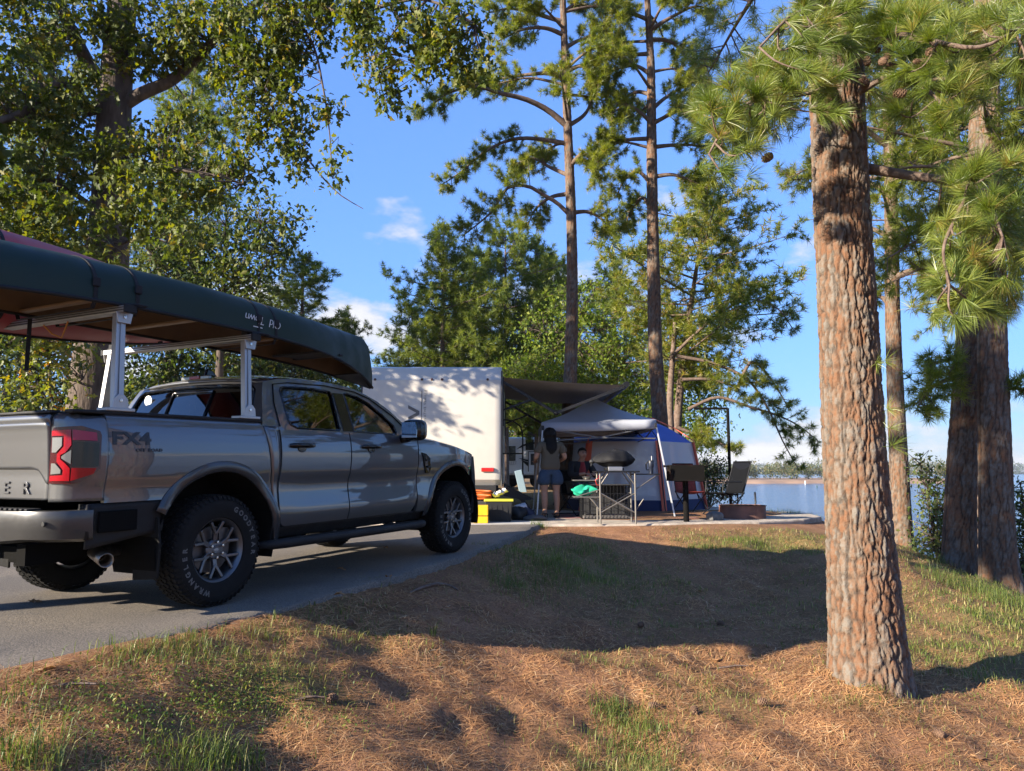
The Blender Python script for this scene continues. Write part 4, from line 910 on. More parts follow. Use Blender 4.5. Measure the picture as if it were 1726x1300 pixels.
# grab rail by the door
m = MB(); c0 = Vector((TX1, 14.9, 0)); m.tube([TR((TX1, 14.9, 2.0)), TR((TX1+.20, 14.9, 1.98)), TR((TX1+.36, 14.9, 1.86)), TR((TX1+.40, 14.9, 1.7)), TR((TX1+.40, 14.9, .9))], .016, 8); m.tube([TR((TX1, 14.9, 1.32)), TR((TX1+.40, 14.9, 1.32))], .014, 8); m.build('grab_rail', M_BMET, trailer, smooth=60)
m = MB(); P0 = PX(849, 816, 13.9); P1 = PX(900, 842, 13.9)
m.add([TR(tuple(P0)), TR((P1[0], 13.9, P1[2])), TR((P1[0], 14.6, P1[2])), TR((P0[0], 14.6, P0[2])), TR((P0[0], 13.9, P0[2]-.22)), TR((P1[0]-.16, 13.9, P1[2]-.02)), TR((P1[0]-.16, 14.6, P1[2]-.02)), TR((P0[0], 14.6, P0[2]-.22))], [(0, 1, 2, 3), (4, 7, 6, 5), (0, 4, 5, 1), (2, 6, 7, 3), (1, 5, 6, 2), (0, 3, 7, 4)])
m.bar(TR((.12, 13.95, .52)), TR((.42, 13.95, PAD+.02)), .05, .06); m.bar(TR((.12, 14.55, .52)), TR((.42, 14.55, PAD+.02)), .05, .06); m.build('entry_step', M_BLK, trailer)
# ================================================================== second trailer, far behind
D2 = 40.0
def Q2(px, py, d=0.0): return Vector(tuple(PX(px, py, D2-d)))
t2o = Q2(925, 822); t2 = empty('travel_trailer', t2o, 0, 'white travel trailer with black swoosh stripes parked far behind the camp', 'trailer')
def T2(px, py, d=0.0): return Q2(px, py, d)-t2o
def slab(mm, px0, py0, px1, py1, d0, d1):
    a, b2 = T2(px0, py1), T2(px1, py0); mm.box(((a.x+b2.x)/2, -(d0+d1)/2, (a.z+b2.z)/2), (b2.x-a.x, abs(d1-d0), b2.z-a.z)); return mm
M_T2 = mat('far_trailer_white', (.82, .83, .84), .4, var=.05, vscale=.8)
slab(MB(), 820, 737, 1012, 801, -2.4, 0).build('body', M_T2, t2, bevel=.12)
slab(MB(), 820, 801, 1012, 807, -2.3, -.08).build('chassis_frame', M_BLK, t2)
for (a, b2, c2, d2) in ((850, 752, 869, 777), (886, 741, 900, 759)):
    wv = slab(MB(), a, b2, c2, d2, 0, .03).build('window', mat('far_glass', (.012, .014, .015), .12), t2, bevel=.03)
dr = slab(MB(), 890, 761, 906, 795, 0, .04).build('door', M_T2, t2, bevel=.03)
slab(MB(), 894.5, 765, 902, 784, .04, .06).build('door_window', mat('far_door_glass', (.03, .034, .036), .12), dr, bevel=.02)
m = MB()
for a, b2, c2, d2 in ((890, 761, 891.2, 795), (904.8, 761, 906, 795), (890, 761, 906, 762.2)): slab(m, a, b2, c2, d2, .04, .055)
m.build('door_frame', M_BLK, dr)
def sw(L): m = MB(); V = [T2(x, y)+Vector((0, -.012, 0)) for x, y in L]; return m.add(V, [tuple(range(len(V)))])
for L in ([(870, 758), (880, 750), (895, 745), (912, 746), (912, 749), (895, 749), (884, 752)], [(878, 775), (892, 780), (910, 792), (910, 797), (898, 793), (886, 783)], [(873, 772), (890, 775), (905, 777), (905, 779), (888, 778)]):
    sw(L).build('swoosh_stripe', M_BLK, t2, solid=.004)
m = text_mb('BULLET', .24, .004); o = T2(861, 781); m.mapv(lambda p: (o.x+p.x*.8, -.01-p.z, o.z+p.y)); m.build('lettering', mat('far_letter_grey', (.4, .42, .45), .5), t2)
for px_ in (862, 905, 960):
    c2 = T2(px_, 812); wv = MB().lathe([(0, -.1), (.2, -.11), (.36, -.1), (.38, 0), (.36, .1), (.2, .11), (0, .1)], 20, Matrix.Translation((c2.x, .35, .38)) @ Matrix.Rotation(math.pi/2, 4, 'X')).build('wheel', M_RUBBER, t2, smooth=40)
slab(MB(), 889, 727, 912, 737, -1.6, -.8).build('roof_air_conditioner', M_BLK, t2, bevel=.1)
m = MB().bar(T2(874, 800), Vector((T2(874, 800).x, -.3, .02)), .07, .07); m.build('stabiliser_jack', M_BMET, t2)
# leaning pale blue board between the trailers
g0 = PX(884, 840, 20.5); g1 = PX(873, 793, 20.5)
bo = MB().bar(Vector(tuple(g0)), Vector(tuple(g1)), .20, .03, (0, -1, 0)).build('paddle_board', mat('pale_blue', (.20, .28, .33), .5), bevel=.01)
g0z = gz(g0[0], g0[1]); tag(bo, 'pale blue board leaning upright between the two trailers', 'board')
# ================================================================== stuff by the trailer's rear corner
def box_at(px, py, D): q = PX(px, py, D); return Vector((q[0], q[1], q[2]))
M_YEL = mat('yellow_plastic', (.72, .42, .015), .45, var=.15, vscale=12); M_ORG = mat('orange_plastic', (.5, .10, .01), .45)
yb = empty('levelling_block', (box_at(811, 880, 12.35).x, 12.35, .122), 0, 'bright yellow plastic block case standing behind the front wheel of the pickup', 'block case')
MB().box((0, 0, .055), (.235, .25, .11)).build('lower_block', M_YEL, yb, bevel=.01); MB().box((0, 0, .205), (.235, .25, .165)).build('upper_block', M_YEL, yb, bevel=.01); MB().box((0, 0, .117), (.22, .235, .012)).build('seam', M_BLK, yb)
tb = empty('storage_tote', (box_at(841, 880, 12.75).x, 12.75, PAD), 0, 'black storage tote with a yellow lid beside the yellow block case', 'tote')
m = MB(); V = [(-.20, -.15, 0), (.20, -.15, 0), (.20, .15, 0), (-.20, .15, 0), (-.235, -.18, .34), (.235, -.18, .34), (.235, .18, .34), (-.235, .18, .34)]; m.add(V, [(0, 3, 2, 1), (4, 5, 6, 7), (0, 1, 5, 4), (1, 2, 6, 5), (2, 3, 7, 6), (3, 0, 4, 7)]); m.build('bin', M_BLK, tb, bevel=.015)
m = MB()
for xx in (-.13, -.04, .05, .14): m.box((xx, -.172, .19), (.02, .012, .28))
m.build('rib', M_BLK, tb); MB().box((0, 0, .362), (.50, .40, .04)).build('lid', mat('lid_yellow', (.42, .40, .04), .45), tb, bevel=.012)
hs = MB(); q = tb.location; pts = [Vector((q.x-.08+.02*i, q.y-.05+.02*math.sin(i), q.z+.44+.01*i+.012*math.sin(i*1.7))) for i in range(12)]; hs.tube(pts, [.045+.006*(i % 2) for i in range(12)], 12); tag(hs.build('flexible_hose', M_CHROME, smooth=40), 'crinkled silver hose lying on the yellow tote lid', 'hose')
og = MB(); q = Vector((box_at(812, 856, 12.9).x, 12.95, PAD)); og.box((q.x, q.y, q.z+.17), (.40, .3, .34)); tag(og.build('tool_crate', mat('dark_crate', (.03, .028, .027), .6), bevel=.02), 'dark crate under the trailer bumper behind the yellow case', 'crate')
og = MB().tube([(q.x-.17+.34*abs(math.sin(i*.5)), q.y-.06+.12*math.cos(i*.5), q.z+.37+.006*i) for i in range(26)], .014, 8); tag(og.build('extension_cord', M_ORG, smooth=60), 'coiled orange extension cord heaped on the dark crate', 'cord')
rng = np.random.default_rng(3)
def lump(name, px, py, D, r, matl, label, cat):
    c = PX(px, py, D); m = MB().ball((0, 0, 0), (r[0], r[1], r[2]), 18, 12)
    ph = rng.uniform(0, 6, 6)
    def f(p):
        k = 1+.16*math.sin(p.x/r[0]*4+ph[0])*math.cos(p.z/r[2]*3+ph[1])+.1*math.sin(p.y/r[1]*5+ph[2]+p.x/r[0]*6)
        return (c[0]+p.x*k, D+p.y*k, PAD+max(0, r[2]*.86+p.z*k))
    m.mapv(f); return tag(m.build(name, matl, smooth=70), label, cat)
lump('duffel_bag', 872, 865, 13.2, (.17, .15, .13), M_BLK, 'black duffel bag slumped beside the storage tote', 'bag')
lump('plastic_bag', 877, 855, 13.45, (.14, .12, .15), mat('white_bag', (.5, .5, .52), .4), 'crumpled white plastic bag behind the black duffel', 'bag')
lump('backpack', 889, 866, 13.3, (.13, .12, .11), mat('navy_bag', (.02, .025, .05), .8), 'dark navy backpack on the ground near the entry step', 'bag')
lump('folded_tarp', 903, 871, 13.1, (.22, .16, .05), mat('tarp_grey', (.10, .09, .085), .8), 'folded grey tarp lying flat in front of the bags', 'tarp')
# ================================================================== pop-up canopy
cn = empty('pop_up_canopy', (2.0, 15.1, PAD), 0, 'pale grey pop-up canopy with slanted legs over the camp table', 'canopy')
M_CAN = mat('canopy_fabric', (.34, .355, .40), .75, var=.08, vscale=2)
C0 = np.array([2.0, 15.1, PAD])
c_fl = PX(913, 712, 13.95)-C0; c_fr = PX(1106, 699, 14.1)-C0; c_bl = c_fl+np.array([.02, 2.3, .02]); c_br = c_fr+np.array([0, 2.3, 0]); pk = PX(1000, 670, 15.15)-C0
c_fr[2] = c_fl[2]+.06; c_br[2] = c_fl[2]+.06; c_bl[2] = c_fl[2]
def canopy_side(a, b2):
    def f(u, v):
        e = np.array(a)*(1-u)+np.array(b2)*u; p = e*(1-v)+pk*v; p[2] -= .06*math.sin(v*math.pi)+.02*math.sin(u*math.pi)*(1-v); return tuple(p)
    return f
for a, b2 in ((c_fl, c_fr), (c_fr, c_br), (c_br, c_bl), (c_bl, c_fl)):
    MB().grid(canopy_side(a, b2), 10, 8).build('roof_panel', M_CAN, cn, smooth=60)
    MB().grid(lambda u, v: tuple((np.array(a)*(1-u)+np.array(b2)*u)+np.array([0, 0, -.02*math.sin(u*math.pi)-.17*v])), 10, 2).build('valance', M_CAN, cn, smooth=60, solid=.004)
feet = [PX(905, 855, 13.9)-C0, PX(1137, 856, 14.0)-C0, None, None]
feet[0][2] = 0; feet[1][2] = 0; feet[2] = np.array([feet[1][0], 1.4, 0]); feet[3] = np.array([feet[0][0], 1.4, 0])
for cpt, ft in zip((c_fl, c_fr, c_br, c_bl), feet):
    cc = np.array(cpt)*.985; lg = MB().bar(tuple(ft), tuple(cc+np.array([0, 0, -.03])), .028, .028).build('leg', mat('leg_grey', (.55, .55, .55), .4, metal=.4), cn, bevel=.003)
    MB().box((ft[0], ft[1], .008), (.08, .08, .016)).build('foot', M_BLK, lg)
    MB().box(tuple(cc+np.array([0, 0, -.08])), (.05, .05, .09)).build('corner_bracket', M_BLK, lg, bevel=.005)
m = MB()
for a, b2 in ((c_fl, c_fr), (c_fr, c_br), (c_br, c_bl), (c_bl, c_fl)):
    a = np.array(a)*.97; b2 = np.array(b2)*.97; mid = (a+b2)/2
    for p, q in ((a, b2), (b2, a)): m.bar(tuple(p+np.array([0, 0, -.06])), tuple(mid+np.array([0, 0, -.26])), .014, .022); m.bar(tuple(mid+np.array([0, 0, -.26])), tuple(p+np.array([0, 0, -.30])), .014, .022)
for a in (c_fl, c_fr, c_br, c_bl): m.bar(tuple(np.array(a)*.97+np.array([0, 0, -.06])), tuple(pk+np.array([0, 0, -.05])), .016, .022)
m.build('truss_bars', mat('leg_grey2', (.13, .13, .13), .5, metal=.4), cn)
# ================================================================== screen tent
M_TBLUE = mat('tent_blue', (.05, .115, .40), .7, var=.12, vscale=2); M_TOR = mat('sleeve_orange', (.72, .15, .08), .75, var=.1, vscale=4); M_TNAVY = mat('tent_navy', (.02, .03, .09), .8)
M_MESH = bpy.data.materials.new('mosquito_mesh'); M_MESH.use_nodes = True; t = M_MESH.node_tree; b = t.nodes['Principled BSDF']; b.inputs['Base Color'].default_value = (.60, .585, .60, 1); b.inputs['Roughness'].default_value = .9; b.inputs['Alpha'].default_value = .78
tent = empty('screen_tent', (2.7, 17.3, PAD), 0, 'blue roofed screen tent with orange corner sleeves behind the canopy', 'tent')
hexw = []; hext = []
for k in range(6):
    a = R(60*k-13); hexw.append(Vector((1.72*math.cos(a), 1.62*math.sin(a), 0))); hext.append(Vector((1.46*math.cos(a), 1.36*math.sin(a), 1.50)))
apex = Vector((.0, 0, 2.06))
for k in range(6):
    a0, a1, b0, b1 = hexw[k], hexw[(k+1) % 6], hext[k], hext[(k+1) % 6]
    MB().grid(lambda u, v: a0.lerp(a1, u).lerp(b0.lerp(b1, u), .16+.84*v)*1.0, 6, 6).build('mesh_wall', M_MESH, tent, smooth=60)
    MB().grid(lambda u, v: a0.lerp(a1, u).lerp(b0.lerp(b1, u), .16*v), 6, 2).build('wall_skirt', M_TNAVY, tent, smooth=60)
    def rf(u, v):
        p = b0.lerp(b1, u).lerp(apex, v); p.z += .16*math.sin(v*math.pi)*(.75+.25*abs(2*u-1)); return p
    MB().grid(rf, 8, 10).build('roof_panel', M_TBLUE, tent, smooth=60)
    m = MB(); d = (a1-a0).normalized()
    m.add([a0*1.005-d*.09, a0*1.005+d*.09, b0*1.005+d*.07, b0*1.005-d*.07], [(0, 1, 2, 3)]); m.build('corner_sleeve', M_TOR, tent, solid=.01)
    MB().tube([a0*1.03, b0*1.03, b0.lerp(apex, .25)*1.0+Vector((0, 0, .19)), b0.lerp(apex, .6)+Vector((0, 0, .24)), apex+Vector((0, 0, .06))], .012, 8).build('pole', M_TOR if k % 2 == 0 else M_BMET, tent, smooth=60)
m = text_mb('CP', .15, .002, offset=.006); f4 = hext[4].lerp(hext[5], .45).lerp(apex, .22)
m.mapv(lambda p: (hext[4].lerp(hext[5], .62).x+p.x*1.5, hext[4].lerp(hext[5], .62).lerp(apex, .18).y-.06+p.y*.6-p.z, 1.74+p.y*.55)); m.build('logo_lettering', M_WHITE_TX, tent)
# rug
M_RUG = bpy.data.materials.new('rug'); M_RUG.use_nodes = True; t = M_RUG.node_tree; b = t.nodes['Principled BSDF']; b.inputs['Roughness'].default_value = .95
tcn = N(t, 'ShaderNodeTexCoord'); wv = N(t, 'ShaderNodeTexMagic'); wv.turbulence_depth = 3; wv.inputs['Scale'].default_value = 4.5; t.links.new(tcn.outputs['Object'], wv.inputs[0]); rp = N(t, 'ShaderNodeValToRGB'); t.links.new(wv.outputs['Fac'], rp.inputs[0]); e = rp.color_ramp.elements; e[0].position = .35; e[0].color = (.20, .035, .03, 1); e[1].position = .6; e[1].color = (.14, .10, .10, 1); t.links.new(rp.outputs[0], b.inputs['Base Color'])
rg = MB().box((2.1, 14.35, PAD+.006), (2.6, 1.5, .008)).build('outdoor_rug', M_RUG); tag(rg, 'red and grey patterned outdoor rug on the gravel under the canopy', 'rug')
# ================================================================== camp kitchen with covered grill
M_TBL = mat('table_alu', (.20, .185, .165), .4, metal=.7); M_STEEL = mat('brushed_steel', (.5, .5, .5), .3, metal=.9)
KY = 12.35; kq = PX(1039, 884, KY)
kt = empty('camp_kitchen_table', (kq[0], KY, PAD), 0, 'folding metal camp table with crossed braces carrying the covered grill', 'table')
for sx_ in (-.285, .285):
    for sy_ in (-.22, .22): MB().tube([(sx_, sy_, 0), (sx_, sy_, .83)], .015, 8).build('leg', M_TBL, kt, smooth=60)
MB().box((0, 0, .842), (.72, .52, .024)).build('table_top', M_BMET, kt, bevel=.006)
for sy_ in (-.22, .22):
    for a, b2 in (((-.285, sy_, .18), (.285, sy_, .50)), ((-.285, sy_, .50), (.285, sy_, .18))): MB().tube([a, b2], .010, 8).build('cross_brace', M_TBL, kt, smooth=60)
    for s in (1, -1): MB().tube([(s*.285, sy_, .62), (s*.14, sy_, .83)], .010, 8).build('corner_brace', M_TBL, kt, smooth=60)
for nm, z in (('side_shelf', .70), ('lower_shelf', .43)): MB().box((-.50, 0, z), (.42, .36, .020)).build(nm, M_TBL, kt, bevel=.005); 
MB().tube([(-.69, -.16, .43), (-.29, -.16, .55)], .010, 8).build('shelf_brace', M_TBL, kt, smooth=60); MB().tube([(-.46, -.16, .43), (-.29, -.20, .24)], .010, 8).build('shelf_brace', M_TBL, kt, smooth=60)
MB().box((.50, .02, .80), (.42, .36, .020)).build('side_shelf', M_BMET, kt, bevel=.005); MB().tube([(.68, -.12, .80), (.29, -.20, .55)], .010, 8).build('shelf_brace', M_TBL, kt, smooth=60)
for s in (1, -1): MB().tube([(s*.29, -.20, .22), (s*.42, -.20, .40)], .010, 8).build('foot_brace', M_TBL, kt, smooth=60)
gr = empty('gas_grill', (kq[0]-.03, KY, PAD+.854), 0, 'covered table-top gas grill under a black fabric cover', 'grill')
MB().box((0, -.15, .035), (.23, .12, .07)).build('control_panel', M_STEEL, gr, bevel=.008)
m = MB().box((0, .0, .03), (.30, .30, .05)); m.build('base', M_BMET, gr, bevel=.01)
def gc(u, v):
    a = 2*math.pi*u; r = [(.10, .06), (.20, .075), (.30, .125), (.345, .165), (.345, .185), (.30, .25), (.22, .31), (.12, .335), (.0, .345)]
    i = v*(len(r)-1); k = min(int(i), len(r)-2); f = i-k; rr = r[k][0]*(1-f)+r[k+1][0]*f; zz = r[k][1]*(1-f)+r[k+1][1]*f
    wob = 1+.05*math.sin(a*5+v*6)+.035*math.sin(a*9-v*4)
    return (rr*wob*math.cos(a)+.02*math.sin(zz*20), rr*.72*wob*math.sin(a), zz+.02*math.sin(a+1)*(v > .3))
MB().grid(gc, 40, 24).build('fabric_cover', mat('cover_black', (.008, .008, .009), .7, spec=.25, bump=.35, bscale=9), gr, smooth=70)
m = MB().ball((-.36, -.03, .155), (.05, .04, .04)).tube([(-.36, -.03, .15), (-.38, -.05, .08)], .012, 6); m.build('drawstring_knot', M_BLK, gr, smooth=60)
sw_ = empty('grill_tool_hook', (kq[0]-.30, KY-.2, PAD+.62), 0, 'bent red wire tool hook hanging from the table edge', 'hook'); m = MB().tube([(0, 0, .16), (.03, 0, .05), (.02, 0, 0), (-.04, 0, .01), (-.06, 0, .09), (.0, 0, .12)], .006, 6); m.build('wire', mat('red_wire', (.5, .03, .02), .4), sw_, smooth=60)
gt = MB(); c = Vector((kq[0]-.55, KY-.02, PAD+.445))
def towel(u, v):
    a = 2*math.pi*u; r = .16*math.sin(math.pi*v)**.6*(1+.25*math.sin(a*3+v*5)+.15*math.sin(a*7)); return (c.x+r*math.cos(a)*1.15+(.05 if v > .5 else 0), c.y+r*math.sin(a)*.7, c.z+.01+.17*v+.02*math.sin(a*4))
gt.grid(towel, 36, 14); tag(gt.build('plastic_bag', mat('green_plastic', (.02, .33, .20), .35, bump=.3, bscale=12), smooth=60), 'crumpled bright green bag on the lower shelf of the camp table', 'bag')
bw = MB().lathe([(.0, .002), (.05, .004), (.085, .05), (.09, .055), (.082, .053), (.05, .012), (0, .01)], 24, Matrix.Translation((kq[0]-.48, KY-.02, PAD+.711))); tag(bw.build('bowl', M_CHROME, smooth=50), 'small steel bowl on the side shelf of the camp table', 'bowl')
pv = PX(1098, 797, KY); tmb = empty('tumbler', (pv[0], KY+.02, PAD+.811), 0, 'black insulated tumbler with handle and straw on the table shelf', 'tumbler')
MB().lathe([(0, 0), (.034, 0), (.036, .09), (.046, .11), (.048, .20), (.046, .205), (0, .205)], 24).build('cup', mat('tumbler_navy', (.012, .016, .03), .4), tmb, smooth=40)
MB().lathe([(0, .218), (.044, .218), (.05, .21), (.05, .20)], 24).build('lid', M_BLK, tmb, smooth=40); MB().tube([(.01, 0, .2), (.012, 0, .29)], .005, 6).build('straw', mat('straw', (.6, .6, .6), .4), tmb); MB().tube([(-.045, 0, .18), (-.075, 0, .18), (-.082, 0, .16), (-.08, 0, .08), (-.07, 0, .06), (-.036, 0, .065)], .009, 8).build('handle', M_BLK, tmb, smooth=60)
# wire dog crate
dq = PX(1020, 862, 13.6); dc = empty('wire_dog_crate', (dq[0], 13.6, PAD), 0, 'black wire dog crate standing behind the camp table', 'crate')
m = MB(); Wd, Dp, Ht = .88, .55, .60
for i in range(15):
    x = -Wd/2+Wd*i/14
    for yy in (-Dp/2, Dp/2): m.tube([(x, yy, .01), (x, yy, Ht)], .005, 5)
for i in range(9):
    yv = -Dp/2+Dp*i/8
    for xx in (-Wd/2, Wd/2): m.tube([(xx, yv, .01), (xx, yv, Ht)], .005, 5)
for z in (.01, .15, .30, .45, Ht): m.tube([(-Wd/2, -Dp/2, z), (Wd/2, -Dp/2, z), (Wd/2, Dp/2, z), (-Wd/2, Dp/2, z), (-Wd/2, -Dp/2, z)], .006, 5)
m.build('wire_panel', M_BMET, dc)['kind'] = 'stuff'
MB().box((0, Dp/2-.03, .33), (Wd-.03, .01, .52)).build('fabric_back', mat('crate_cover', (.02, .02, .022), .85), dc); MB().box((0, 0, Ht+.008), (Wd+.02, Dp+.02, .012)).build('fabric_top', mat('crate_cover2', (.018, .018, .02), .85), dc, bevel=.004); MB().box((0, 0, .03), (Wd-.05, Dp-.05, .04)).build('pet_bed', mat('petbed', (.10, .09, .085), .9), dc, bevel=.015)
# ================================================================== pedestal grill, fire ring, lantern post, rock
M_IRON = mat('old_iron', (.006, .0055, .0052), .9, spec=.12, col2=(.04, .018, .010), vscale=5, lo=.55, hi=.8, bump=.2, bscale=60)
M_RUST = mat('rusty_steel', (.20, .095, .065), .75, col2=(.10, .05, .04), vscale=4, bump=.2, bscale=50)
pq = PX(1157, 879, 12.75); pg = empty('pedestal_grill', (pq[0], 12.75, PAD-.02), 0, 'black steel park grill on a single post beside the fire ring', 'grill')
MB().tube([(0, 0, -.1), (0, 0, .72)], .048, 14).build('post', M_IRON, pg, smooth=60)
m = MB()
for c, d in (((0, -.20, .84), (.56, .008, .27)), ((0, .20, .84), (.56, .008, .27)), ((-.276, 0, .84), (.008, .392, .27)), ((.276, 0, .84), (.008, .392, .27)), ((0, 0, .712), (.544, .392, .008))): m.box(c, d)
m.build('fire_box', M_IRON, pg)
MB().tube([(-.355, -.05, .955), (.355, -.05, .955)], .012, 8).build('grate_rod', M_IRON, pg, smooth=60)
for s in (1, -1): MB().lathe([(0, .02), (.02, .015), (.02, -.015), (0, -.02)], 12, Matrix.Translation((s*.365, -.05, .955)) @ Matrix.Rotation(math.pi/2, 4, 'Y')).build('handle', M_IRON, pg)
m = MB()
for i in range(12): m.tube([(-.26+.52*i/11, -.19, .93), (-.26+.52*i/11, .19, .93)], .006, 5)
m.build('grate', M_IRON, pg)
fq = PX(1256, 874, 13.6); fr_ = empty('fire_ring', (fq[0], 13.75, PAD), 0, 'rusty brown steel fire ring on the gravel pad', 'fire ring')
MB().lathe([(.40, 0), (.40, .23), (.425, .235), (.425, .225), (.412, .22), (.412, 0)], 48).build('ring', M_RUST, fr_, smooth=40)
m = MB()
for i in range(9): x = -.32+.08*i; L = math.sqrt(max(0, .39**2-x*x)); m.tube([(x, -L, .225), (x, L, .225)], .008, 6)
m.build('grate', M_IRON, fr_); MB().lathe([(0, .05), (.2, .045), (.39, .02)], 24).build('ash_bed', mat('ash', (.12, .115, .11), .95, bump=.6, bscale=30), fr_)
lq = PX(1232, 852, 16.0); lp = empty('lantern_post', (lq[0], 16.0, PAD-.01), 0, 'tall dark steel lantern post with a side arm by the lake', 'lantern post'); hz = PX(1231, 688, 16.0)[2]-PAD
MB().tube([(0, 0, -.1), (0, 0, hz)], .033, 12).build('post', M_IRON, lp, smooth=60); ax = PX(1170, 688, 16.0)[0]-lq[0]; MB().box((ax/2, 0, hz), (abs(ax), .05, .05)).build('arm', M_IRON, lp, bevel=.006); MB().tube([(ax*.68, 0, hz), (ax*.68, 0, hz-.10), (ax*.68+.03, 0, hz-.14), (ax*.68+.05, 0, hz-.10)], .008, 6).build('lantern_hook', M_IRON, lp)
def rock(name, p, r, seed, matl, label, **kw):
    rg2 = np.random.default_rng(seed); m = MB().ball((0, 0, 0), r, 14, 10); ph = rg2.uniform(0, 6, 8)
    def f(v):
        k = 1+.14*math.sin(v.x/r[0]*2.3+ph[0])+.12*math.sin(v.y/r[1]*3.1+ph[1])+.1*math.sin(v.z/r[2]*2.7+ph[2])
        return (p[0]+v.x*k, p[1]+v.y*k, p[2]+v.z*k*.9)
    m.mapv(f); return tag(m.build(name, matl, smooth=40), label, 'rock', **kw)
M_ROCK = mat('grey_rock', (.16, .155, .15), .9, var=.4, vscale=9, bump=.5, bscale=30)
c = PX(1205, 871, 13.2); rock('rock', (c[0], 13.2, PAD+.05), (.17, .14, .085), 2, M_ROCK, 'flat grey rock on the pad beside the fire ring')
# ================================================================== chairs
M_CFAB = mat('chair_fabric', (.006, .0065, .008), .95, spec=.06); M_CRF = mat('red_chair_fabric', (.30, .05, .035), .85, var=.4, vscale=30)
def folding_chair(name, loc, rz, label, fab, rocker=False, sw=.50, sh=.42, bh=.95, recl=.22, arms=True):
    o = empty(name, loc, rz, label, 'camp chair', None)   # local: faces -y
    d = .23; bx = recl
    MB().grid(lambda u, v: (-sw/2+sw*u, -d+2*d*v, sh+.03-.035*math.sin(u*math.pi)*math.sin(v*math.pi)-.04*v), 6, 6).build('seat', fab, o, smooth=60, solid=.01)
    MB().grid(lambda u, v: (-sw/2+sw*u, d+.02+bx*v+.03*math.sin(u*math.pi), sh+.0+(bh-sh)*v), 6, 8).build('backrest', fab, o, smooth=60, solid=.012)
    for s in (1, -1):
        x = s*sw/2
        MB().tube([(x, d-.10, sh-.14), (x, d+.02, sh+.02), (x, d+bx+.02, bh+.01)], .011, 8).build('back_post', M_BMET, o, smooth=60)
        MB().tube([(x, -d-.02, sh+.04), (x, d+.18, .03)], .011, 8).build('leg', M_BMET, o, smooth=60); MB().tube([(x, d+.05, sh+.02), (x, -d-.10, .03)], .011, 8).build('leg', M_BMET, o, smooth=60)
        if arms: MB().box((x+s*.02, -.02, sh+.23), (.055, .42, .025)).build('armrest', M_BLK, o, bevel=.008); MB().tube([(x, -d, sh+.22), (x, -d-.02, sh+.04)], .010, 6).build('arm_post', M_BMET, o, smooth=60)
        if rocker: MB().tube([(x, d+.30, .45), (x, d+.31, .25), (x, d+.26, .12), (x, d+.14, .05)], .018, 8).build('rocker_piston', M_BMET, o, smooth=60)
    MB().tube([(-sw/2, -d-.10, .03), (sw/2, -d-.10, .03)], .010, 8).build('front_foot_bar', M_BMET, o, smooth=60); MB().tube([(-sw/2, d+.18, .03), (sw/2, d+.18, .03)], .010, 8).build('rear_foot_bar', M_BMET, o, smooth=60)
    MB().tube([(-sw/2, d+bx+.02, bh+.01), (sw/2, d+bx+.02, bh+.01)], .011, 8).build('top_bar', M_BMET, o, smooth=60)
    return o
rc = folding_chair('rocking_camp_chair', (PX(1222, 862, 14.45)[0], 14.45, PAD), R(-66), 'black reclined folding rocking chair facing the fire ring by the water', M_CFAB, rocker=True, bh=1.03, recl=.22)
MB().box((0, .445, .93), (.46, .02, .18)).build('head_panel', mat('head_navy', (.006, .007, .011), .8, spec=.1), rc, bevel=.01)
folding_chair('camp_chair', (PX(1166, 854, 15.3)[0], 15.3, PAD), R(12), 'red fabric folding chair behind the pedestal grill', M_CRF, bh=1.0, recl=.14, sw=.46)
# ================================================================== people
def skin_obj(name, verts, edges, roots, matl, parent, lev=2):
    """verts: {key: (x,y,z,rx,ry)}; edges: list of key pairs; one continuous skinned surface"""
    keys = list(verts); ix = {k: i for i, k in enumerate(keys)}
    me = bpy.data.meshes.new(name); me.from_pydata([verts[k][:3] for k in keys], [(ix[a], ix[b2]) for a, b2 in edges], [])
    o = bpy.data.objects.new(name, me); COL.objects.link(o); o.parent = parent
    md = o.modifiers.new('skin', 'SKIN'); md.use_smooth_shade = True; md.branch_smoothing = .4
    sv = me.skin_vertices[0].data
    for k in keys: sv[ix[k]].radius = verts[k][3:5]; sv[ix[k]].use_root = k in roots
    s = o.modifiers.new('sub', 'SUBSURF'); s.levels = lev; s.render_levels = lev
    me.materials.append(matl); return o
M_SKIN = mat('skin', (.36, .19, .12), .55, var=.12, vscale=20); M_HAIR = mat('dark_hair', (.006, .0045, .004), .6, spec=.2, bump=.5, bscale=60, stretch=(6, 6, .6))
M_OLIVE = mat('olive_shirt', (.085, .068, .045), .9, bump=.3, bscale=14); M_DENIM = mat('denim', (.03, .055, .095), .9, var=.25, vscale=40, bump=.25, bscale=20); M_HOOD = mat('black_hoodie', (.010, .010, .012), .9, bump=.3, bscale=12); M_REDT = mat('red_shirt', (.25, .02, .02), .85)
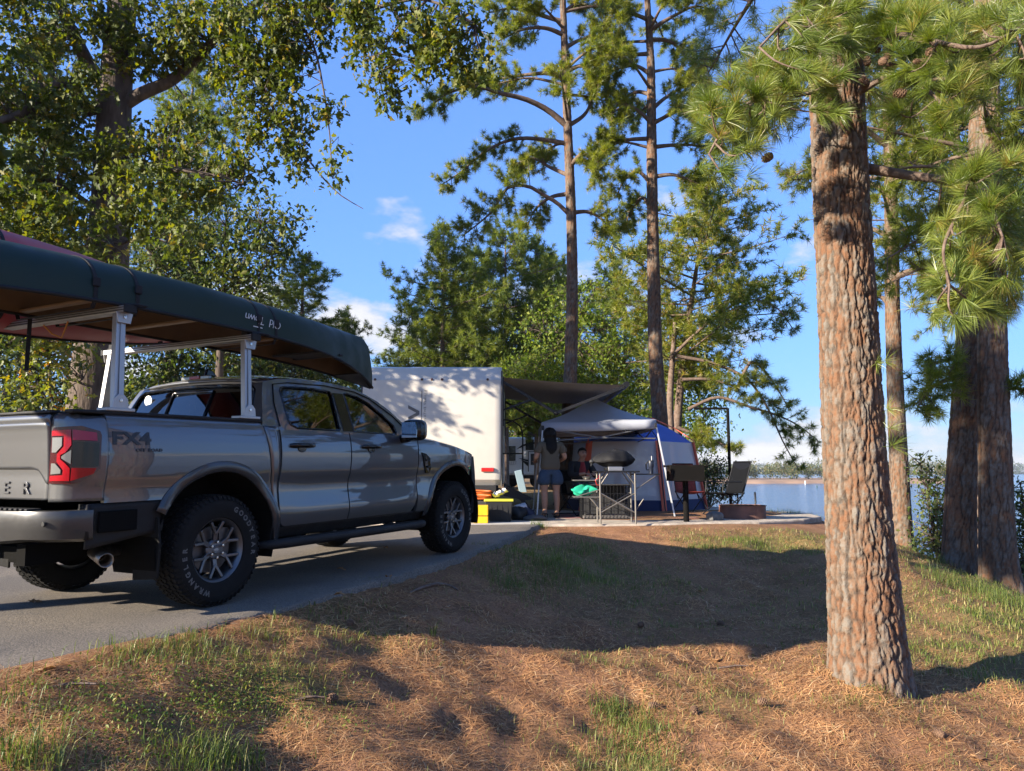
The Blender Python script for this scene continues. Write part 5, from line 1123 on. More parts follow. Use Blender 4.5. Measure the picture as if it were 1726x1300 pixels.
def hand(v, e, roots, tag_, wrist, palm, fwd, side, up):
    """five unequal fingers, slightly curled, each rooted in the palm"""
    fwd, side, up = Vector(fwd).normalized(), Vector(side).normalized(), Vector(up).normalized(); P = Vector(palm)
    for i, (off, L) in enumerate(((-.030, .060), (-.010, .072), (.010, .068), (.028, .052))):
        a = P+side*off; b2 = P+fwd*.035+side*off*1.1; c2 = b2+fwd*L*.55-up*L*.15; d2 = c2+fwd*L*.3-up*L*.4
        for k, (q, r) in enumerate(((a, .010), (b2, .010), (c2, .009), (d2, .007))): v[f'{tag_}f{i}{k}'] = (*q, r, r)
        e += [(f'{tag_}f{i}{k}', f'{tag_}f{i}{k+1}') for k in range(3)]; roots.append(f'{tag_}f{i}0')
    a = P-side*.02-fwd*.015; b2 = P-side*.05+fwd*.01; c2 = b2+fwd*.035-side*.012
    for k, (q, r) in enumerate(((a, .012), (b2, .011), (c2, .009))): v[f'{tag_}t{k}'] = (*q, r, r)
    e += [(f'{tag_}t0', f'{tag_}t1'), (f'{tag_}t1', f'{tag_}t2')]; roots.append(f'{tag_}t0')
# --- woman with long hair, standing with her back to us
wq = PX(928, 872, 13.75)
wo = empty('person', (wq[0], 13.75, PAD), R(12), 'person with long dark hair in olive shirt and denim shorts, standing with back turned', 'person')
v = dict(pel=(0, 0, .92, .14, .11), sp=(0, .0, 1.08, .125, .095), ch=(0, .0, 1.25, .145, .10), nb=(0, -.01, 1.39, .062, .055), nk=(0, .015, 1.45, .05, .05), hd=(0, .04, 1.54, .082, .09), ht=(0, .035, 1.63, .066, .07), ns=(0, .135, 1.535, .016, .02))
e = [('pel', 'sp'), ('sp', 'ch'), ('ch', 'nb'), ('nb', 'nk'), ('nk', 'hd'), ('hd', 'ht'), ('hd', 'ns')]; roots = ['pel']
for s, n in ((1, 'r'), (-1, 'l')):
    v.update({n+'sh': (s*.165, -.01, 1.36, .058, .058), n+'el': (s*.245, -.02, 1.10, .042, .042), n+'wr': (s*.20, .20, 1.03, .027, .027), n+'pa': (s*.175, .27, 1.035, .030, .026), n+'hp': (s*.095, 0, .86, .10, .10), n+'kn': (s*.10, .01, .48, .058, .058), n+'cf': (s*.102, -.02, .33, .055, .055), n+'an': (s*.10, -.02, .085, .036, .036), n+'hl': (s*.10, -.045, .045, .036, .034), n+'to': (s*.115, .13, .030, .034, .026)})
    e += [('ch', n+'sh'), (n+'sh', n+'el'), (n+'el', n+'wr'), (n+'wr', n+'pa'), ('pel', n+'hp'), (n+'hp', n+'kn'), (n+'kn', n+'cf'), (n+'cf', n+'an'), (n+'an', n+'hl'), (n+'an', n+'to')]
    hand(v, e, roots, n, None, (s*.175, .275, 1.035), (-.2*s, 1, 0), (1, 0, 0), (0, 0, 1))
wo.scale = (1.14, 1.1, 1.0)
skin_obj('body', v, e, roots, M_SKIN, wo)
v2 = dict(a=(0, 0, .84, .19, .15), b=(0, 0, .98, .185, .14), c=(0, 0, 1.12, .155, .118), d=(0, 0, 1.25, .165, .118), f=(0, -.008, 1.37, .10, .085))
e2 = [('a', 'b'), ('b', 'c'), ('c', 'd'), ('d', 'f')]
for s, n in ((1, 'r'), (-1, 'l')): v2.update({n+'s': (s*.165, -.01, 1.355, .076, .076), n+'e': (s*.232, -.018, 1.17, .078, .078)}); e2 += [('d', n+'s'), (n+'s', n+'e')]
skin_obj('shirt', v2, e2, ['a'], M_OLIVE, wo)
v3 = dict(a=(0, 0, 1.0, .16, .13), b=(0, 0, .90, .168, .135)); e3 = [('a', 'b')]
for s, n in ((1, 'r'), (-1, 'l')): v3.update({n+'h': (s*.10, 0, .83, .122, .122), n+'k': (s*.108, .005, .58, .125, .125)}); e3 += [('b', n+'h'), (n+'h', n+'k')]
skin_obj('shorts', v3, e3, ['a'], M_DENIM, wo)
m = MB()
def hairf(u, v):
    a = math.pi*2*u; zs = [1.665, 1.65, 1.60, 1.52, 1.44, 1.36, 1.26, 1.16]; rs = [.01, .06, .098, .108, .10, .105, .10, .03]; ys = [.03, .025, .02, .01, -.01, -.045, -.075, -.085]
    i = v*(len(zs)-1); k = min(int(i), len(zs)-2); f = i-k; r = rs[k]*(1-f)+rs[k+1]*f; z = zs[k]*(1-f)+zs[k+1]*f; y = ys[k]*(1-f)+ys[k+1]*f
    r *= 1+.05*math.sin(a*7+z*9); dep = 1.05 if z > 1.5 else .55
    return (r*math.cos(a), y+r*dep*math.sin(a)*(1 if math.sin(a) < 0 else .55), z)
m.grid(hairf, 36, 24).build('hair', M_HAIR, wo, smooth=70)
for s in (1, -1):
    sd = MB().prism([(s*.07, -.08), (s*.135, -.08), (s*.155, .06), (s*.15, .165), (s*.09, .165), (s*.075, .04)], .022, Matrix.Translation((0, 0, 0))).build('sandal', M_BLK, wo, bevel=.006)
    MB().tube([(s*.065, .06, .02), (s*.09, .06, .068), (s*.13, .06, .068), (s*.158, .06, .02)], .010, 6).build('strap', M_BLK, sd); MB().tube([(s*.062, -.02, .02), (s*.06, -.035, .08), (s*.10, -.07, .085), (s*.142, -.035, .08), (s*.14, -.02, .02)], .008, 6).build('strap', M_BLK, sd)
# --- person in a black hoodie, seated, leaning on the shelf
mq = PX(985, 862, 14.35)
mchair = folding_chair('camp_chair', (mq[0]-.09, 14.45, PAD), R(24), 'black folding camp chair under the seated person in the hoodie', M_CFAB, bh=.86, recl=.12)
mo = empty('person', (mq[0]-.09, 14.45, PAD), R(24), 'seated person with short dark hair in black hoodie over a red shirt', 'person')
v = dict(pel=(0, .05, .56, .14, .13), sp=(0, .0, .74, .125, .115), ch=(0, -.07, .92, .145, .12), nb=(0, -.10, 1.045, .065, .065), nk=(0, -.125, 1.09, .056, .056), jaw=(0, -.165, 1.125, .062, .06), hd=(0, -.155, 1.19, .082, .088), ht=(0, -.145, 1.265, .068, .07), ns=(0, -.262, 1.175, .015, .018))
e = [('pel', 'sp'), ('sp', 'ch'), ('ch', 'nb'), ('nb', 'nk'), ('nk', 'jaw'), ('jaw', 'hd'), ('hd', 'ht'), ('hd', 'ns')]; roots = ['pel']
for s, n in ((1, 'r'), (-1, 'l')):
    v.update({n+'sh': (s*.19, -.05, 1.0, .062, .062), n+'el': (s*.27, -.17, .76, .045, .045), n+'wr': (s*.13, -.36, .80, .030, .030), n+'pa': (s*.09, -.42, .805, .034, .028), n+'hp': (s*.10, .02, .53, .10, .10), n+'kn': (s*.15, -.40, .54, .066, .066), n+'an': (s*.15, -.38, .09, .042, .042), n+'to': (s*.17, -.53, .04, .042, .035), n+'ear': (s*.088, -.14, 1.18, .014, .022)})
    e += [('ch', n+'sh'), (n+'sh', n+'el'), (n+'el', n+'wr'), (n+'wr', n+'pa'), ('pel', n+'hp'), (n+'hp', n+'kn'), (n+'kn', n+'an'), (n+'an', n+'to'), ('hd', n+'ear')]
    hand(v, e, roots, n, None, (s*.09, -.425, .805), (-.5*s, -1, 0), (1, 0, 0), (0, 0, 1))
skin_obj('body', v, e, roots, M_SKIN, mo)
v2 = dict(a=(0, .05, .55, .17, .16), b=(0, .02, .66, .158, .145), c=(0, -.02, .80, .155, .14), d=(0, -.07, .93, .17, .145), f=(0, -.095, 1.035, .10, .095)); e2 = [('a', 'b'), ('b', 'c'), ('c', 'd'), ('d', 'f')]
for s, n in ((1, 'r'), (-1, 'l')): v2.update({n+'s': (s*.195, -.05, 1.0, .082, .082), n+'e': (s*.275, -.17, .765, .07, .07), n+'w': (s*.145, -.335, .795, .046, .046)}); e2 += [('d', n+'s'), (n+'s', n+'e'), (n+'e', n+'w')]
skin_obj('hoodie', v2, e2, ['a'], M_HOOD, mo)
MB().grid(lambda u, w: ((u-.5)*.17*(1-.35*w), -.218+.03*w+.10*abs(u-.5)**1.5*2-.02*math.sin(w*3), .80+.23*w), 8, 8).build('shirt_front', M_REDT, mo, smooth=70, solid=.006)
v3 = dict(a=(0, .05, .56, .16, .15)); e3 = []
for s, n in ((1, 'r'), (-1, 'l')): v3.update({n+'h': (s*.10, .02, .535, .118, .118), n+'k': (s*.15, -.40, .55, .085, .085), n+'c': (s*.15, -.385, .16, .065, .065)}); e3 += [('a', n+'h'), (n+'h', n+'k'), (n+'k', n+'c')]
skin_obj('trousers', v3, e3, ['a'], mat('grey_trousers', (.06, .058, .055), .9), mo)
m = MB()
def hf(u, w):
    a = 2*math.pi*u; t_ = w*1.75; r = .098; fr = -math.sin(a); low = 1.0 if fr < .2 else .62
    t_ = t_*low; return (r*.93*math.sin(t_)*math.cos(a), -.148+r*1.05*math.sin(t_)*math.sin(a), 1.205+.105*math.cos(t_))
m.grid(hf, 28, 12).build('hair', M_HAIR, mo, smooth=70)
for s in (1, -1): MB().ball((s*.032, -.236, 1.195), (.013, .007, .007), 10, 6).build('eye', M_BLK, mo, smooth=60); MB().tube([(s*.014, -.243, 1.213), (s*.034, -.243, 1.218), (s*.054, -.230, 1.212)], .005, 6).build('eyebrow', M_HAIR, mo)
MB().tube([(-.024, -.222, 1.128), (0, -.228, 1.126), (.024, -.222, 1.128)], .006, 6).build('mouth', mat('lips', (.22, .07, .06), .5), mo)
for s in (1, -1): MB().prism([(s*.11, -.36), (s*.19, -.36), (s*.22, -.47), (s*.215, -.60), (s*.15, -.60), (s*.12, -.46)], .075).build('shoe', M_BLK, mo, bevel=.02)
# ================================================================== vegetation helpers
def unit(a): return a/np.maximum(np.linalg.norm(a, axis=-1, keepdims=True), 1e-9)
class Veg:
    """wood tubes and leaves collected as arrays"""
    def __init__(s, seed): s.r = np.random.default_rng(seed); s.WV = []; s.WF = []; s.wn = 0; s.LV = []; s.LF = []; s.LT = []; s.ln = 0; s.BIG = []
    def tube(s, path, rad, n=6, big=False):
        P = np.asarray(path, float); k = len(P); rad = np.broadcast_to(np.asarray(rad, float), (k,))
        T = np.gradient(P, axis=0); T = unit(T); ref = np.where(np.abs(T[:, 2:3]) > .8, np.array([[1., 0, 0]]), np.array([[0, 0, 1.]]))
        if np.abs(T[:, 2]).mean() > .55: ref = np.tile([[1., 0.05, 0]], (k, 1))
        X = unit(np.cross(T, ref)); Y = np.cross(T, X); a = np.arange(n)*2*np.pi/n
        V = P[:, None]+(X[:, None]*np.cos(a)[None, :, None]+Y[:, None]*np.sin(a)[None, :, None])*rad[:, None, None]
        i = np.arange(k*n).reshape(k, n); j = np.roll(i, -1, 1)
        F = np.stack([i[:-1], j[:-1], j[1:], i[1:]], -1).reshape(-1, 4)
        if big: s.BIG.append((V.reshape(-1, 3), F)); return
        F = F+s.wn; s.WV.append(V.reshape(-1, 3)); s.WF.append(F); s.wn += k*n
    def tufts(s, P, D, nn=14, L=.16, w=.006, fwd=.55, droop=.05, segs=1, t0=0., t1=1.):
        P = np.asarray(P, float); D = unit(np.asarray(D, float)); n = len(P); r = s.r
        u = unit(r.normal(size=(n, nn, 3))); d = unit(D[:, None]*fwd+u); d[..., 2] -= droop; d = unit(d)
        Ls = L*r.uniform(.6, 1.12, (n, nn, 1))*r.uniform(.65, 1.2, (n, 1, 1)); sd = unit(np.cross(d, r.normal(size=(n, nn, 3))))*w/2
        b = P[:, None]+u*L*.06
        base_t = r.uniform(t0, t1, (n, 1)); tn = np.clip(base_t+r.uniform(-.18, .18, (n, nn)), 0, 1)
        if segs == 1:
            V = np.stack([b-sd, b+sd, b+d*Ls], 2).reshape(-1, 3); m = n*nn; F = np.arange(m*3).reshape(m, 3); s.LT.append(np.repeat(tn.reshape(-1), 3))
        else:
            d2 = d.copy(); d2[..., 2] -= .22; d2 = unit(d2); mid = b+d*Ls*.5; tip = mid+d2*Ls*.5
            V = np.stack([b-sd*.8, b+sd*.8, mid-sd, mid+sd, tip], 2).reshape(-1, 3); m = n*nn; q = np.arange(m)[:, None]*5
            F = np.concatenate([q+[0, 1, 3], q+[0, 3, 2], q+[2, 3, 4]]); s.LT.append(np.repeat(tn.reshape(-1), 5))
        s.LV.append(V); s.LF.append(F+s.ln); s.ln += len(V)
    def leaves(s, P, size=.12, shape='oak', t0=0., t1=1., hang=.35, nrm=None):
        r = s.r; n = len(P)
        if shape == 'oak':
            half = [(0, .02), (.24, .26), (.11, .36), (.33, .56), (.16, .66), (0, 1.0)]
            per = half+[(-x, y) for x, y in half[-2:0:-1]]
        elif shape == 'maple': per = [(0, 0), (.25, .12), (.48, .35), (.26, .45), (.22, .7), (0, 1), (-.22, .7), (-.26, .45), (-.48, .35), (-.25, .12)]
        else: per = [(0, 0), (.25, .45), (0, 1), (-.25, .45)]
        tp = np.array([(0, .5)]+per if len(per) > 4 else per); k = len(tp); tz = np.abs(tp[:, 0])*.35-.12*(tp[:, 1]-.4)**2
        ax = unit(r.normal(size=(n, 3))+np.array([0, 0, -hang*2])); nr = r.normal(size=(n, 3))+np.array([0, 0, .8]) if nrm is None else nrm+r.normal(size=(n, 3))*.5
        sx = unit(np.cross(ax, nr)); nz = np.cross(sx, ax); sz = size*r.uniform(.4, 1.25, (n, 1, 1))
        V = P[:, None]+(sx[:, None]*tp[None, :, :1]+ax[:, None]*tp[None, :, 1:]+nz[:, None]*tz[None, :, None])*sz
        m = len(per); f = np.array([(0, 1+i, 1+(i+1) % m) for i in range(m)]) if m > 4 else np.array([(0, 1, 2), (0, 2, 3)]); F = (np.arange(n)[:, None, None]*k+f[None]).reshape(-1, 3)
        s.LT.append(np.repeat(r.uniform(t0, t1, n), k)); s.LV.append(V.reshape(-1, 3)); s.LF.append(F+s.ln); s.ln += n*k
    def limb(s, path, r0, r1, n=6, twigs=10, tl=.7, start=.3, tuft=dict(), per=6, up=.25, side=1.0, nsm=14):
        """a limb along a smoothed path with side twigs that carry needle tufts"""
        P = smooth_path(path, nsm); k = len(P); s.tube(P, np.linspace(r0, r1, k), n, big=True); r = s.r; pos = []; drs = []
        for q in range(twigs):
            f = start+(1-start)*(q+r.uniform(0, 1))/twigs; i = min(int(f*(k-1)), k-2); p = P[i]+(P[i+1]-P[i])*(f*(k-1)-i); tg = unit(P[i+1]-P[i])
            sd = unit(np.cross(tg, r.normal(size=3))); L = tl*r.uniform(.45, 1.15)*(1.15-.45*f)
            d = unit(tg*r.uniform(.35, .9)+sd*side+np.array([0, 0, up*r.uniform(.2, 1.4)]))
            e = p+d*L*.6; e2 = e+unit(d+np.array([0, 0, .35]))*L*.4; s.tube([p, e, e2], [r1*.9+.002, r1*.6, .002], 3)
            for h in range(per):
                g = .25+.75*(h+r.uniform(0, 1))/per; x = p+(e-p)*min(1, g/.6) if g < .6 else e+(e2-e)*(g-.6)/.4
                pos.append(x+r.normal(size=3)*.03); drs.append(d+np.array([0, 0, .25])+r.normal(size=3)*.35)
        pos.append(P[-1]); drs.append(P[-1]-P[-2])
        s.tufts(np.array(pos), np.array(drs), **tuft)
    def build(s, root, bark, leaf, wood='twigs', crown='crown'):
        for V, F in s.BIG: np_mesh('limb', V, F, bark, root, smooth=True)
        if s.WV: np_mesh(wood, np.concatenate(s.WV), np.concatenate(s.WF), bark, root, smooth=True)['kind'] = 'stuff'
        if s.LV: np_mesh(crown, np.concatenate(s.LV), np.concatenate(s.LF), leaf, root, tint=np.concatenate(s.LT))
def smooth_path(path, n=14):
    P = np.asarray(path, float); t = np.concatenate([[0], np.cumsum(np.linalg.norm(np.diff(P, axis=0), axis=1))]); t /= t[-1]
    if len(P) < 3: return np.stack([np.interp(np.linspace(0, 1, n), t, P[:, i]) for i in range(3)], 1)
    m = np.gradient(P, t, axis=0); u = np.linspace(0, 1, n); i = np.clip(np.searchsorted(t, u, 'right')-1, 0, len(P)-2); h = (t[i+1]-t[i])[:, None]; x = ((u-t[i])/(t[i+1]-t[i]))[:, None]
    return (2*x**3-3*x**2+1)*P[i]+(x**3-2*x**2+x)*h*m[i]+(-2*x**3+3*x**2)*P[i+1]+(x**3-x**2)*h*m[i+1]
def voro(u, v, nu, seed):
    """F1, F2 and cell id on a jittered grid, periodic in u with nu cells"""
    iu = np.floor(u).astype(int); iv = np.floor(v).astype(int); f1 = np.full(u.shape, 9.); f2 = np.full(u.shape, 9.); cid = np.zeros(u.shape)
    def h(a, b, k):
        n = (a*73856093 ^ b*19349663 ^ (seed+k)*83492791) & 0x7fffffff; n = (n*1103515245+12345) & 0x7fffffff
        return ((n >> 8) & 0xffff)/65535.
    for du in (-1, 0, 1):
        for dv in (-1, 0, 1):
            a = iu+du; b = iv+dv; aw = a % nu; d = np.hypot(a+.15+.7*h(aw, b, 1)-u, b+.1+.8*h(aw, b, 2)-v); idv = h(aw, b, 3)
            c = d < f1; f2 = np.where(c, f1, np.minimum(f2, d)); cid = np.where(c, idv, cid); f1 = np.where(c, d, f1)
    return f1, f2, cid
def bark_mat(name, pl1, pl2, pl3, fis):
    m = bpy.data.materials.new(name); m.use_nodes = True; t = m.node_tree; b = t.nodes['Principled BSDF']; b.inputs['Roughness'].default_value = .92; b.inputs['Specular IOR Level'].default_value = .15
    a1 = N(t, 'ShaderNodeAttribute', attribute_name='tint'); a2 = N(t, 'ShaderNodeAttribute', attribute_name='plate'); tcn = N(t, 'ShaderNodeTexCoord')
    n1 = N(t, 'ShaderNodeTexNoise'); n1.inputs['Scale'].default_value = 26; n1.inputs['Detail'].default_value = 8; t.links.new(tcn.outputs['Object'], n1.inputs['Vector'])
    ad = N(t, 'ShaderNodeMath', operation='ADD'); t.links.new(a2.outputs['Fac'], ad.inputs[0]); sb = N(t, 'ShaderNodeMath', operation='MULTIPLY_ADD'); sb.inputs[1].default_value = 1.5; sb.inputs[2].default_value = -.75; t.links.new(n1.outputs['Fac'], sb.inputs[0]); t.links.new(sb.outputs[0], ad.inputs[1])
    rp = N(t, 'ShaderNodeValToRGB'); e = rp.color_ramp.elements; e[0].position = .1; e[0].color = (*pl1, 1); e[1].position = .9; e[1].color = (*pl3, 1); q = e.new(.5); q.color = (*pl2, 1); t.links.new(ad.outputs[0], rp.inputs[0])
    mx = N(t, 'ShaderNodeMixRGB'); t.links.new(a1.outputs['Fac'], mx.inputs[0]); t.links.new(rp.outputs[0], mx.inputs[1]); mx.inputs[2].default_value = (*fis, 1); t.links.new(mx.outputs[0], b.inputs['Base Color'])
    n2 = N(t, 'ShaderNodeTexNoise'); n2.inputs['Scale'].default_value = 70; n2.inputs['Detail'].default_value = 7; t.links.new(tcn.outputs['Object'], n2.inputs['Vector'])
    bn = N(t, 'ShaderNodeBump'); bn.inputs['Strength'].default_value = .7; bn.inputs['Distance'].default_value = .012; t.links.new(n2.outputs['Fac'], bn.inputs['Height']); t.links.new(bn.outputs[0], b.inputs['Normal'])
    return m
M_PINEBARK = bark_mat('pine_bark', (.155, .078, .043), (.15, .10, .068), (.155, .135, .113), (.040, .030, .024))
def bark_trunk(root, path, radii, plate=(.075, .15), depth=.022, na=200, nz=500, seed=1, name='trunk', zmax=None, flare=None, matl=None):
    P = smooth_path(path, nz); tt = np.linspace(0, 1, nz); t0 = np.linspace(0, 1, len(radii)); rad = np.interp(tt, t0, radii)
    s = np.concatenate([[0], np.cumsum(np.linalg.norm(np.diff(P, axis=0), axis=1))]); th = np.arange(na)*2*np.pi/na
    TH_, S_ = np.meshgrid(th, s); R_ = np.broadcast_to(rad[:, None], TH_.shape)
    rm = np.median(rad); nu = max(5, int(round(2*np.pi*rm/plate[0]))); u = TH_/(2*np.pi)*nu; v = S_/plate[1]
    q1 = noise2(u*1.0+seed, v*2.2, 1.6, seed, 3)-.5; q2 = noise2(u*1.0+seed, v*2.2, 1.6, seed+5, 3)-.5   # ragged plate edges
    seam = np.clip(np.minimum(TH_, 2*np.pi-TH_)/.25, 0, 1)
    f1, f2, cid = voro(u+q1*.75*seam, v+q2*.5*seam, nu, seed); e = f2-f1
    fis = np.exp(-(e/.13)**1.6)*np.clip(.45+1.1*noise2(u+3.1, v*1.3, .9, seed+8, 2), 0, 1)
    g1, g2, gid = voro((u*2.6) % (int(nu*2.6)) if False else u*3, v*3.3, nu*3, seed+9); fe = np.exp(-((g2-g1)/.12)**1.2)
    ev = u*.62+.55*(noise2(u*.8+seed, v*1.1, .9, seed+3, 3)-.5)*seam*2; ev = np.abs(ev-np.round(ev))/.62
    fis = np.maximum(fis*.8, np.exp(-(ev/.11)**1.7)*np.clip(.3+1.2*noise2(u+7.1, v*.8, .8, seed+4, 2), 0, 1))
    disp = -depth*fis+depth*.30*(cid-.5)+depth*.20*(gid-.5)-depth*.16*fe+depth*.35*(noise2(u*4+9, v*9, 1.0, seed+2, 3)-.5)*seam
    if flare is not None:
        fz = np.exp(-S_/flare[1]); disp = disp+flare[0]*fz*(1+.4*np.cos(TH_*5+seed)+.35*np.cos(TH_*3+2*seed))
    T = unit(np.gradient(P, axis=0)); X = unit(np.cross(T, np.tile([[0, 1., 0]], (nz, 1)))); Y = np.cross(T, X)
    V = P[:, None]+(X[:, None]*np.cos(th)[None, :, None]+Y[:, None]*np.sin(th)[None, :, None])*(R_+disp)[..., None]
    i = np.arange(nz*na).reshape(nz, na); j = np.roll(i, -1, 1); F = np.stack([i[:-1], j[:-1], j[1:], i[1:]], -1).reshape(-1, 4)
    o = np_mesh(name, V.reshape(-1, 3), F, matl or M_PINEBARK, root, smooth=True, tint=np.clip(fis, 0, 1).ravel())
    a = o.data.attributes.new('plate', 'FLOAT', 'POINT'); a.data.foreach_set('value', np.clip(.65*cid+.35*gid, 0, 1).astype(np.float32).ravel())
    return o
M_BARKT = mat('limb_bark', (.095, .062, .045), .95, col2=(.16, .115, .09), vscale=14, bump=.6, bscale=40)
M_OAKB = mat('oak_bark', (.05, .036, .028), .95, col2=(.11, .083, .066), vscale=9, bump=1.0, bscale=22, stretch=(1, 1, .25))
M_NEEDLE = leaf_mat('pine_needles', [(0, (.08, .11, .018)), (.45, (.17, .20, .03)), (.8, (.25, .26, .042)), (1, (.30, .22, .055))], .5, rough=.42, spec=.45)
M_NEEDLE_N = leaf_mat('long_pine_needles', [(0, (.08, .12, .02)), (.5, (.155, .20, .034)), (.85, (.24, .26, .05)), (1, (.30, .20, .06))], .38, rough=.38, spec=.5)
M_NEEDLE_F = leaf_mat('far_pine_needles', [(0, (.065, .098, .02)), (.5, (.14, .18, .03)), (1, (.22, .235, .045))], .45)
M_OAK = leaf_mat('oak_leaves', [(0, (.045, .065, .013)), (.5, (.09, .115, .02)), (.85, (.16, .165, .025)), (1, (.32, .18, .025))], .42, rough=.55, spec=.3)
M_SWEET = leaf_mat('bright_leaves', [(0, (.08, .135, .02)), (.6, (.16, .22, .032)), (1, (.25, .27, .045))], .48)
M_LEFTL = leaf_mat('left_wood_leaves', [(0, (.03, .05, .014)), (.6, (.07, .10, .02)), (1, (.15, .15, .03))], .35)
M_DRY = mat('pine_cone', (.13, .075, .045), .9)
# ================================================================== big pine on the right
def trunk_px(rows, D):
    """rows: (py, px centre, width px) -> path and radii"""
    P = []; r = []
    for py, px, wd in rows:
        q = PX(px, py, D); P.append(q); r.append(wd/2/FPX*(D*_c+(q[2]-CAMZ)*_s))
    return np.array(P), np.array(r)
D1 = 5.6
pine1 = empty('pine_tree', tuple(PX(1468, 1150, D1)), 0, 'big pine with thick plated bark standing nearest on the right', 'pine tree')
def at_root(root, P): return np.asarray(P, float)-np.array(root.location)
P, rr = trunk_px([(1175, 1470, 136), (1130, 1466, 132), (1060, 1460, 128), (1000, 1456, 124), (900, 1449, 114), (800, 1442, 109), (650, 1434, 104), (500, 1427, 99), (400, 1421, 97), (300, 1416, 95), (200, 1412, 93), (80, 1408, 92), (-150, 1400, 90)], D1)
P[0, 2] -= .12; P[1, 2] -= .02
P = np.vstack([P, P[-1]+[-.1, .1, 2.4], P[-1]+[-.05, .2, 6.0]]); rr = np.concatenate([rr, [.17, .10]])
tk = np.linspace(0, 1, len(P))
rr = rr*.93; arc = np.concatenate([[0], np.cumsum(np.linalg.norm(np.diff(P, axis=0), axis=1))]); rr_u = np.interp(np.linspace(0, arc[-1], 60), arc, rr)
bark_trunk(pine1, at_root(pine1, P), rr_u, plate=(.05, .14), depth=.027, na=200, nz=600, seed=4, flare=(.085, .20))
def trunk_at(P, z): return np.array([np.interp(z, P[:, 2], P[:, i]) for i in range(3)])
vg = Veg(11); ZX = lambda x, y, D: PX(1150+.3845*x, .3845*y, D)
limbs1 = [[PX(1416, 150, 5.55), PX(1350, 130, 5.2), PX(1290, 160, 4.9), PX(1230, 200, 4.7), PX(1195, 260, 4.6)],
          [PX(1412, 60, 5.5), PX(1380, 20, 5.0), PX(1330, 30, 4.7), PX(1280, 80, 4.6)],
          [PX(1440, 100, 5.5), PX(1500, 60, 5.0), PX(1570, 70, 4.6), PX(1650, 80, 4.4), PX(1730, 40, 4.4)],
          [PX(1440, 160, 5.5), PX(1500, 130, 5.1), PX(1560, 150, 4.8), PX(1600, 190, 4.6)],
          [PX(1455, 283, 5.6), PX(1535, 296, 5.3), PX(1600, 305, 5.0), PX(1660, 330, 4.6), PX(1690, 400, 4.4)],
          [PX(1640, 318, 4.75), PX(1610, 370, 4.5), PX(1590, 430, 4.4), PX(1600, 480, 4.4)]]
LP = []
for L, r0 in zip(limbs1, (.035, .025, .035, .03, .042, .018)):
    Q = smooth_path(L, 20); vg.tube(at_root(pine1, Q), np.linspace(r0, .007, 20), 8, big=True); LP.append(Q)
LP = np.concatenate(LP)
cl = [(200, 350), (240, 450), (180, 560), (330, 430), (400, 300), (420, 480), (560, 320), (620, 290), (650, 380), (560, 230), (500, 200), (330, 640), (220, 700), (100, 560), (700, 500), (690, 330), (600, 430), (120, 440), (400, 220), (640, 100), (560, 80), (700, 60), (760, 120), (860, 60), (480, 390), (350, 560), (250, 600), (150, 640), (180, 760),
      (430, 130), (520, 20), (620, 10), (780, 20), (300, 520), (60, 480),
      (1080, 170), (1180, 380), (1120, 480), (1000, 360), (950, 330), (930, 480), (1000, 520), (1140, 560), (1250, 350), (1400, 200), (1430, 160), (1300, 100), (1180, 60), (1100, 20), (1450, 60), (950, 60), (1000, 130), (1060, 420), (1200, 290), (1330, 60), (1240, 170), (1380, 30), (880, 140),
      (1300, 720), (1280, 760), (1350, 760), (1400, 860), (1200, 900), (1120, 920), (1150, 1010), (1180, 1100), (1330, 900), (1450, 850), (1380, 1060), (1320, 1180), (1420, 1010), (1290, 1230), (1400, 1240), (1470, 1130), (1250, 1000), (1210, 1170), (1450, 1320), (1340, 1290), (1120, 1230), (1160, 1330), (1480, 960), (1240, 1100), (1110, 1400), (1430, 1400), (1370, 1380), (1050, 60), (1150, 130), (1000, 230), (1100, 300), (1300, 240), (1380, 320), (1460, 260), (1480, 400), (1330, 440), (1230, 60), (1470, 700), (1400, 700), (1250, 860), (1300, 980), (1470, 1230), (1280, 1330), (1200, 1400), (300, 300), (470, 300), (380, 380), (260, 380), (540, 150), (660, 180), (740, 220), (820, 100), (900, 20)]
pos = []; drs = []
for (x, y) in cl:
    D = 4.75+vg.r.uniform(-.35, .45); c = ZX(x, y, D); q = LP[np.argmin(np.linalg.norm(LP-c, axis=1))]; md = (q+c)/2+np.array([0, 0, -.05])+vg.r.normal(size=3)*.03
    vg.tube(at_root(pine1, smooth_path([q, md, c], 8)), np.linspace(.008, .004, 8), 5); dr = unit(c-q+np.array([0, 0, .12]))
    for k in range(9):
        f = 1-.07*k-vg.r.uniform(0, .03); tw = (1-f)*(1-f)*q+2*f*(1-f)*md+f*f*c
        if k > 4: tw = tw+vg.r.normal(size=3)*np.array([.10, .13, .08])
        pos.append(tw); drs.append(dr*1.1+vg.r.normal(size=3)*.35+np.array([0, 0, .25]))
vg.tufts(at_root(pine1, pos), np.array(drs), nn=72, L=.15, w=.0025, fwd=1.25, droop=.16, segs=2, t0=.05, t1=.92)
ep = [PX(1492, 610, 5.45), PX(1496, 690, 5.42), PX(1500, 722, 5.4), PX(1504, 752, 5.4), PX(1478, 612, 5.4)]   # tufts sprouting from the bole
vg.tufts(at_root(pine1, ep), np.array([[.6, -.5, .3]]*5), nn=44, L=.15, w=.0028, fwd=.6, droop=.1, segs=2, t0=.3, t1=.8)
top1 = P[-1]
